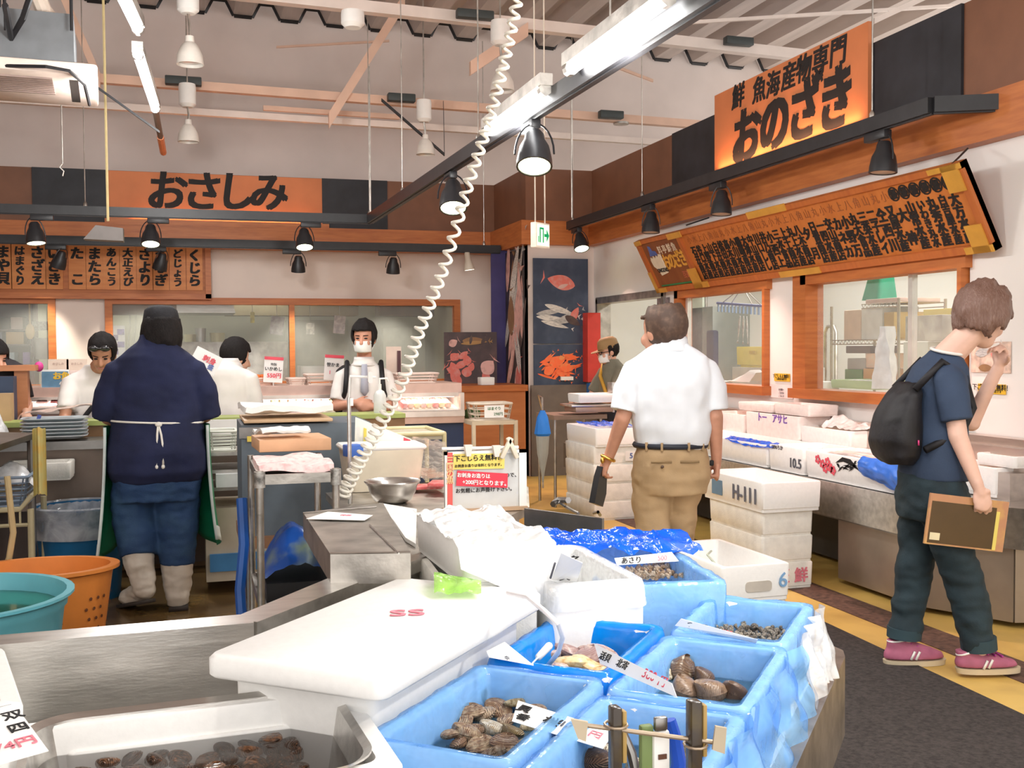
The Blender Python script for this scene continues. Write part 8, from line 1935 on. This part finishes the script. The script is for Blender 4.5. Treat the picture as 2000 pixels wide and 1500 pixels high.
for k in range(12):
 q = V((4.62+.2*rr.random(), yb+.05+(ya-yb-.1)*k/12, wzs+.105)); fish(fl, fsil, q, .15, (R_(90), 0, rr.uniform(0, 6)), 'small silver fish in the green edged tray', 'small_fish', 'small silver fish in the green tray')
for px0, px1, lb in ((1586, 1604, 'left'), (1612, 1633, 'right')):
 a, b = Xp(px0, 640, 6.3), Xp(px1, 640, 6.3); z = Xp(px0, 638, 6.3).z
 tag(MB().tube([(a.x, a.y, .1), (a.x, a.y, z-.06), (a.x, a.y-.04, z), (b.x, b.y+.04, z), (b.x, b.y, z-.06), (b.x, b.y, .1)], .018, 8).done('roll_trolley', steel_dull), 'grey tube roll trolley inside the kitchen, %s one' % lb, 'trolley')
kbox(1803, 1872, 603, 660, 5.6, .4, 'yellow_crate', 'yellow crate stacked at the right of the larger kitchen window', mat('crate_yellow', (.82, .70, .10), .4), 'crate')
kbox(1768, 1840, 616, 666, 5.1, .35, 'clear_tub', 'grey translucent tub right of the wire shelf', mat('tub_grey', (.42, .42, .36), .25, 0, .2, 8), 'tub')
kbox(1764, 1812, 668, 770, 5.1, .35, 'drawer_stack', 'pale green drawer stack below the grey tub', mat('drawer_pale', (.62, .66, .58), .4), 'drawers', ground=True)
kbox(1812, 1880, 662, 775, 5.5, .4, 'wall_cabinet', 'pale cabinet below the yellow crate in the kitchen', mat('cab_pale', (.72, .74, .70), .4), 'cabinet', ground=True)
kbox(1568, 1607, 745, 790, 4.48, .14, 'white_carton', 'white carton on the kitchen sill beside the window post', mat('box_white2', (.82, .84, .82), .5), 'carton')
kbox(1586, 1594, 747, 775, 4.44, .03, 'brown_block', 'small brown block on the kitchen sill', mat('block_brown', (.3, .13, .07), .6), 'block')
# notices on the post and the wall
def wallnote(px0, px1, py0, py1, label, base, lines, name='wall_notice', X_=XR-.004):
 a, b = Xp(px0, (py0+py1)/2, X_), Xp(px1, (py0+py1)/2, X_); z1, z0 = Xp(px0, py0, X_).z, Xp(px0, py1, X_).z
 t = thing(name, label, 'notice', (X_, (a.y+b.y)/2, z0)); MB().boxz(X_-.004, X_, b.y, a.y, z0, z1).done('sheet', base, t); L_, H_ = a.y-b.y, z1-z0
 by = {}
 for body, u, v, s, m_, bo in lines: by.setdefault(m_.name, []).append((body, s, V((X_-.0045, a.y-u*L_, z0+v*H_)), uxY, uz, bo))
 for k, it in by.items(): text(it, 'lettering', M[k], t)
 return t, a, b, z0, z1
yl_ = mat('sticker_yellow', (.85, .52, .04), .5); stxt = [('下ごしらえ無料！', .5, .62, .032, ink, .01), ('お刺身は有料です', .5, .25, .018, ink, 0)]
wallnote(1513, 1543, 729, 744, 'small yellow sticker on the white post between the kitchen windows', yl_, stxt)
t, a, b, z0, z1 = wallnote(1506, 1549, 750, 776, 'white notice with a red headline on the post under the yellow sticker', mat('note_pinkish', (.88, .78, .76), .6), [('お客様へ', .5, .62, .02, greyink, 0), ('ご注文は', .5, .38, .02, greyink, 0), ('こちらで', .5, .14, .02, greyink, 0)])
MB().boxz(XR-.0055, XR-.004, b.y+.01, a.y-.01, z1-.045, z1-.02).done('red_headline', redink, t)
wallnote(1911, 1965, 749, 768, 'yellow sticker on the right wall behind the raised arm', yl_, [('下ごしらえ無料！', .5, .62, .038, ink, .01), ('お刺身は有料です', .5, .25, .02, ink, 0)])
t, a, b, z0, z1 = wallnote(1898, 1975, 668, 727, 'seafood picture notice on the right wall behind the raised arm', mat('note_picture', (.75, .56, .46), .5, 0, .2, 20), [])
fishes(t, V((XR-.004, (a.y+b.y)/2, (z0+z1)/2)), (0, -1, 0), [(-.05, .03, .14, .06, 10, silver), (.06, .0, .12, .05, -20, redfish), (-.03, -.06, .12, .05, 0, brf), (.04, .06, .1, .04, 30, silver2)], .006)
tag(MB().ell(Xp(1920, 562, XR-.01), (.012, .03, .03)).done('wall_hook', mat('hook_grey', (.6, .55, .5), .4)), 'small round hook on the wall above the head of the person with the folder', 'hook')
# --- doorway
xd = 5.6
kbox(1168, 1232, 585, 760, 6.4, .06, 'white_partition', 'white partition panel seen through the doorway', mat('panel_white', (.80, .82, .82), .5), 'partition', ground=True)
t = thing('swing_door', 'grey swing door with a red window seen through the doorway', 'door', Xp(1250, 700, 5.9)); a, b = Xp(1232, 650, 5.9), Xp(1290, 650, 5.9)
MB().boxz(5.9, 5.95, b.y, a.y, 0, Xp(1250, 584, 5.9).z).done('panel', gdoor, t)
t = thing('swing_door', 'white swing door with a red window pane at the back of the doorway', 'door', Xp(1222, 700, 6.2)); a, b = Xp(1206, 650, 6.2), Xp(1236, 650, 6.2)
MB().boxz(6.3, 6.34, b.y, a.y, 0, Xp(1220, 600, 6.2).z).done('panel', mat('panel_white', (.80, .82, .82), .5), t)
c = Xp(1221, 672, 6.29); MB().prism(rrect(a.y-b.y-.03, .62, .08), c, (0, -1, 0), (0, 0, 1), .012).done('window_rim', black, t); MB().prism(rrect(a.y-b.y-.10, .55, .06), c-V((.004, 0, 0)), (0, -1, 0), (0, 0, 1), .01).done('window_pane', mat('pane_red', (.55, .07, .08), .3), t)
kbox(1176, 1194, 590, 607, 6.3, .1, 'wall_unit', 'small white wall unit high up inside the doorway', white, 'wall unit')
kbox(1176, 1192, 611, 618, 6.35, .04, 'door_plate', 'tiny white name plate under the wall unit inside the doorway', paper, 'plate')
# yellow brown emblem poster on the grey door
a, b = Xp(1234, 605, 5.88), Xp(1269, 605, 5.88); z1, z0 = Xp(1250, 583, 5.88).z, Xp(1250, 640, 5.88).z
t = thing('door_poster', 'cream poster with an orange oval on the grey swing door', 'poster', (5.88, (a.y+b.y)/2, z0)); MB().boxz(5.875, 5.89, b.y, a.y, z0, z1).done('sheet', mat('poster_cream', (.62, .52, .30), .5), t)
c = V((5.872, (a.y+b.y)/2, (z0+z1)/2+.06)); om_ = mat('poster_orange', (.7, .36, .04), .5); ov = lambda a_, b_, dx: [(dx+a_*math.cos(R_(k)), b_*math.sin(R_(k))) for k in range(0, 360, 20)]
MB().prism(ov(.05, .13, -.09), c, (0, -1, 0), (0, 0, 1), .003).done('oval', om_, t); MB().prism(ov(.05, .13, .09), c, (0, -1, 0), (0, 0, 1), .003).done('oval', om_, t); MB().prism(ov(.055, .15, 0), c-V((.003, 0, 0)), (0, -1, 0), (0, 0, 1), .003).done('oval', mat('poster_plum', (.2, .09, .12), .5), t); MB().prism(ov(.035, .12, 0), c-V((.006, 0, 0)), (0, -1, 0), (0, 0, 1), .003).done('oval', mat('poster_lilac', (.62, .52, .55), .5), t)
wallnote(1284, 1308, 583, 606, 'small dark picture card on the wall between the doorway and the window', mat('card_dark', (.10, .08, .08), .4, 0, .4, 20, dirt=(.4, .3, .3)), [], name='picture_card')
tag(MB().box(Xp(1230, 582, XR+.05), (.06, .9, .03), R=None).done('door_lamp', glow('door_lamp_glow', (1, .98, .95), 2.5)), 'thin white strip lamp along the top of the doorway', 'lamp')
tag(MB().boxz(Yp(1096, 745, YB-.1).x, Yp(1120, 745, YB-.1).x, YB-.1, YB-.07, 1.05, 1.09).done('white_tags', white), 'little white tag under the crab poster', 'tag')
# --- sashimi room behind the back windows
yK = YA+3.15
def bbox(px0, px1, py0, py1, Y_, dep, name, label, mt, cat=None, bev=.004, ground=False):
 a, b = Yp(px0, 600, Y_).x, Yp(px1, 600, Y_).x; zt_, zb_ = Yp(px0, py0, Y_).z, Yp(px0, py1, Y_).z
 if ground: zb_ = 0
 return tag(MB().boxz(a, b, Y_, Y_+dep, zb_, zt_, bev=bev).done(name, mt), label, cat or name.replace('_', ' '))
a, b = Yp(345, 600, 13.6).x, Yp(440, 600, 13.6).x; z1, z0 = 2.44, Yp(400, 611, 13.6).z
t = tag(MB().rings([[V((a, 13.6, z0)), V((b+.12, 13.6, z0)), V((b+.12, 14.6, z0)), V((a, 14.6, z0))], [V((a, 13.6, z1)), V((b-.02, 13.6, z1)), V((b-.02, 14.6, z1)), V((a, 14.6, z1))]]).done('extractor_hood', steel, ang=20), 'stainless extractor hood behind the long back window', 'hood')
bbox(214, 345, 592, 613, 13.7, .5, 'bulkhead', 'brown grey bulkhead at the upper left of the long back window', mat('bulk_brown', (.26, .18, .15), .5), 'bulkhead')
bbox(440, 700, 592, 616, 14.6, .4, 'bulkhead', 'olive bulkhead across the middle of the long back window', mat('bulk_olive', (.34, .29, .18), .5), 'bulkhead')
bbox(742, 848, 592, 617, 14.2, .4, 'bulkhead', 'dark grey bulkhead at the upper right of the back window', mat('bulk_grey', (.16, .13, .11), .5), 'bulkhead')
t = thing('purple_calendar', 'white sheet with purple picture squares behind the big worker', 'calendar', Yp(228, 700, yK)); a, b = Yp(216, 600, yK-.02).x, Yp(243, 600, yK-.02).x
z1, z0 = Yp(228, 636, yK).z, Yp(228, 700, yK).z; MB().boxz(a, b, yK-.02, yK, z0, z1).done('sheet', mat('sheet_blue_white', (.75, .76, .84), .6), t)
pu = mat('print_purple', (.16, .13, .42), .5, 0, .3, 20)
for u0, v0 in ((.45, .72), (.0, .55), (.45, .34), (.0, .12)): MB().boxz(a+(b-a)*u0, a+(b-a)*(u0+.5), yK-.026, yK-.02, z0+(z1-z0)*v0, z0+(z1-z0)*(v0+.17)).done('purple_square', pu, t)
for px, lb in ((254, 'left'), (265, 'right')):
 q = [Yp(px, 612, yK-.03), Yp(px, 640, yK-.03), Yp(px-3, 660, yK-.03), Yp(px-2, 690, yK-.03), Yp(px+2, 705, yK-.03)]; tag(MB().tube(q, .012, 6).done('wall_pipe', mat('pipe_grey', (.40, .40, .36), .4)), 'thin grey pipe on the back room wall, %s one' % lb, 'pipe')
for px, py, w_, h_, rot, m_, lb in ((541, 636, .16, .22, 8, 'note_grey', 'grey note hanging behind the left pane of the back window'), (493, 620, .05, .13, 0, 'note_yellow', 'small yellow note behind the left pane of the back window'), (663, 634, .14, .22, 5, 'note_lilac', 'lilac note behind the right pane of the back window'), (606, 642, .10, .14, 0, 'note_pale', 'pale note left of the masked man behind the glass')):
 c = Yp(px, py, 13.2); mm_ = mat(m_, dict(note_grey=(.38, .36, .38), note_yellow=(.6, .55, .1), note_lilac=(.52, .45, .46), note_pale=(.68, .70, .62))[m_], .6, 0, .25, 20)
 t = thing('hanging_note', lb, 'note', c); MB().box(c, (w_, .004, h_), R=Matrix.Rotation(R_(rot), 3, 'Y')).done('sheet', mm_, t); MB().cyl(c+V((0, 0, h_/2)), (c.x, c.y, 2.45), .003, n=4).done('string', steel_dull, t)
c = Yp(438, 608, 14.0); t = thing('downlight', 'round ceiling lamp glowing behind the long back window', 'lamp', c); MB().lathe([(0, .03), (.1, .03), (.1, 0), (0, -.005)], V((c.x, 14.0, 2.42)), 18).done('lens', glow('warm_lens', (1, .9, .75), 4), t)
bbox(350, 560, 668, 760, 14.4, .6, 'work_bench', 'steel work bench in the back room right of the big worker', steel_dull, 'bench', ground=True)
for px, w_, h_, c_, lb in ((372, .16, .10, (.62, .6, .4), 'yellowish tub'), (392, .14, .18, (.55, .56, .54), 'grey steel pot'), (425, .2, .12, (.6, .56, .34), 'straw coloured basin')):
 q = Yp(px, 668, 14.5); tag(MB().lathe([(0, 0), (w_*.45, 0), (w_*.5, h_), (w_*.46, h_), (w_*.4, .01), (0, .01)], V((q.x, 14.55, q.z)), 18).done('pot', mat('pot_'+lb.split()[0], c_, .3, .4)), lb+' on the back room bench', 'pot')
bbox(585, 640, 715, 752, 13.0, .4, 'steel_bin', 'small grey bin behind the right pane of the back window', mat('bin_grey', (.40, .40, .38), .4, .4), 'bin')
bbox(748, 805, 640, 760, 14.8, .4, 'tall_fridge', 'pale green tall fridge behind the right pane of the back window', mat('fridge_green', (.62, .66, .55), .4), 'fridge', ground=True)
bbox(560, 680, 625, 760, 15.2, .3, 'tall_fridge', 'olive grey cabinet behind the mullion of the back window', mat('cab_olive', (.50, .51, .40), .4), 'fridge', ground=True)
# shelves behind the far left window
ys = YA+.9
sd = mat('shelf_dark', (.12, .09, .09), .5)
t = thing('shelf_unit', 'dark shelf unit behind the far left window', 'shelf', Yp(40, 700, ys)); a, b = Yp(-140, 650, ys).x, Yp(60, 650, ys).x
zs = [Yp(40, py, ys).z for py in (712, 672, 643)]
mb = MB()
for z in zs: mb.boxz(a, b, ys, ys+.4, z-.02, z)
mb.boxz(a, b, ys+.4, ys+.42, .5, 2.4); mb.done('boards', sd, t); MB().boxz(b, b+.03, ys, ys+.4, .0, 2.3).done('side', sd, t)
cols_ = [((3, 26), 0, 'book pile', (.3, .42, .5)), ((10, 45), 1, 'tan carton', (.5, .33, .14)), ((-25, 2), 1, 'navy box', (.08, .1, .2)), ((-2, 18), 2, 'black box', (.03, .03, .03)), ((20, 44), 2, 'pink grey box', (.55, .42, .4)), ((-40, -6), 2, 'grey box', (.4, .4, .38)), ((42, 56), 0, 'violet folder', (.3, .2, .5)), ((-40, 0), 0, 'olive box', (.35, .33, .2))]
for (p0, p1), k, nm, c_ in cols_:
 z = zs[k]; tag(MB().boxz(Yp(p0, 650, ys).x, Yp(p1, 650, ys).x, ys+.05, ys+.35, z, z+.14, bev=.006).done(nm.replace(' ', '_'), mat('shelf_'+nm.replace(' ', '_'), c_, .6)), nm+' on the dark shelf behind the far left window', nm.split()[-1])
bbox(58, 104, 660, 702, ys+.1, .3, 'white_printer', 'white printer behind the far left window', mat('printer', (.66, .70, .70), .4), 'printer')
bbox(33, 92, 584, 592, ys, .2, 'paper_roll', 'white paper roll at the top of the far left window', paper, 'paper roll')
c = Yp(58, 620, ys-.1); t = thing('wooden_paddle', 'wooden rice paddle hanging behind the far left window', 'paddle', c)
MB().cyl(c+V((0, 0, .17)), c+V((0, 0, -.08)), .01, n=8).done('handle', mat('paddle_wood', (.6, .45, .22), .6), t); MB().ell(c-V((0, 0, .16)), (.05, .012, .09)).done('blade', mat('paddle_wood', (.6, .45, .22), .6), t)
bbox(62, 96, 628, 645, ys-.05, .1, 'grey_sign', 'grey lettered card behind the far left window', mat('card_grey', (.35, .38, .38), .5, 0, .3, 40), 'card')
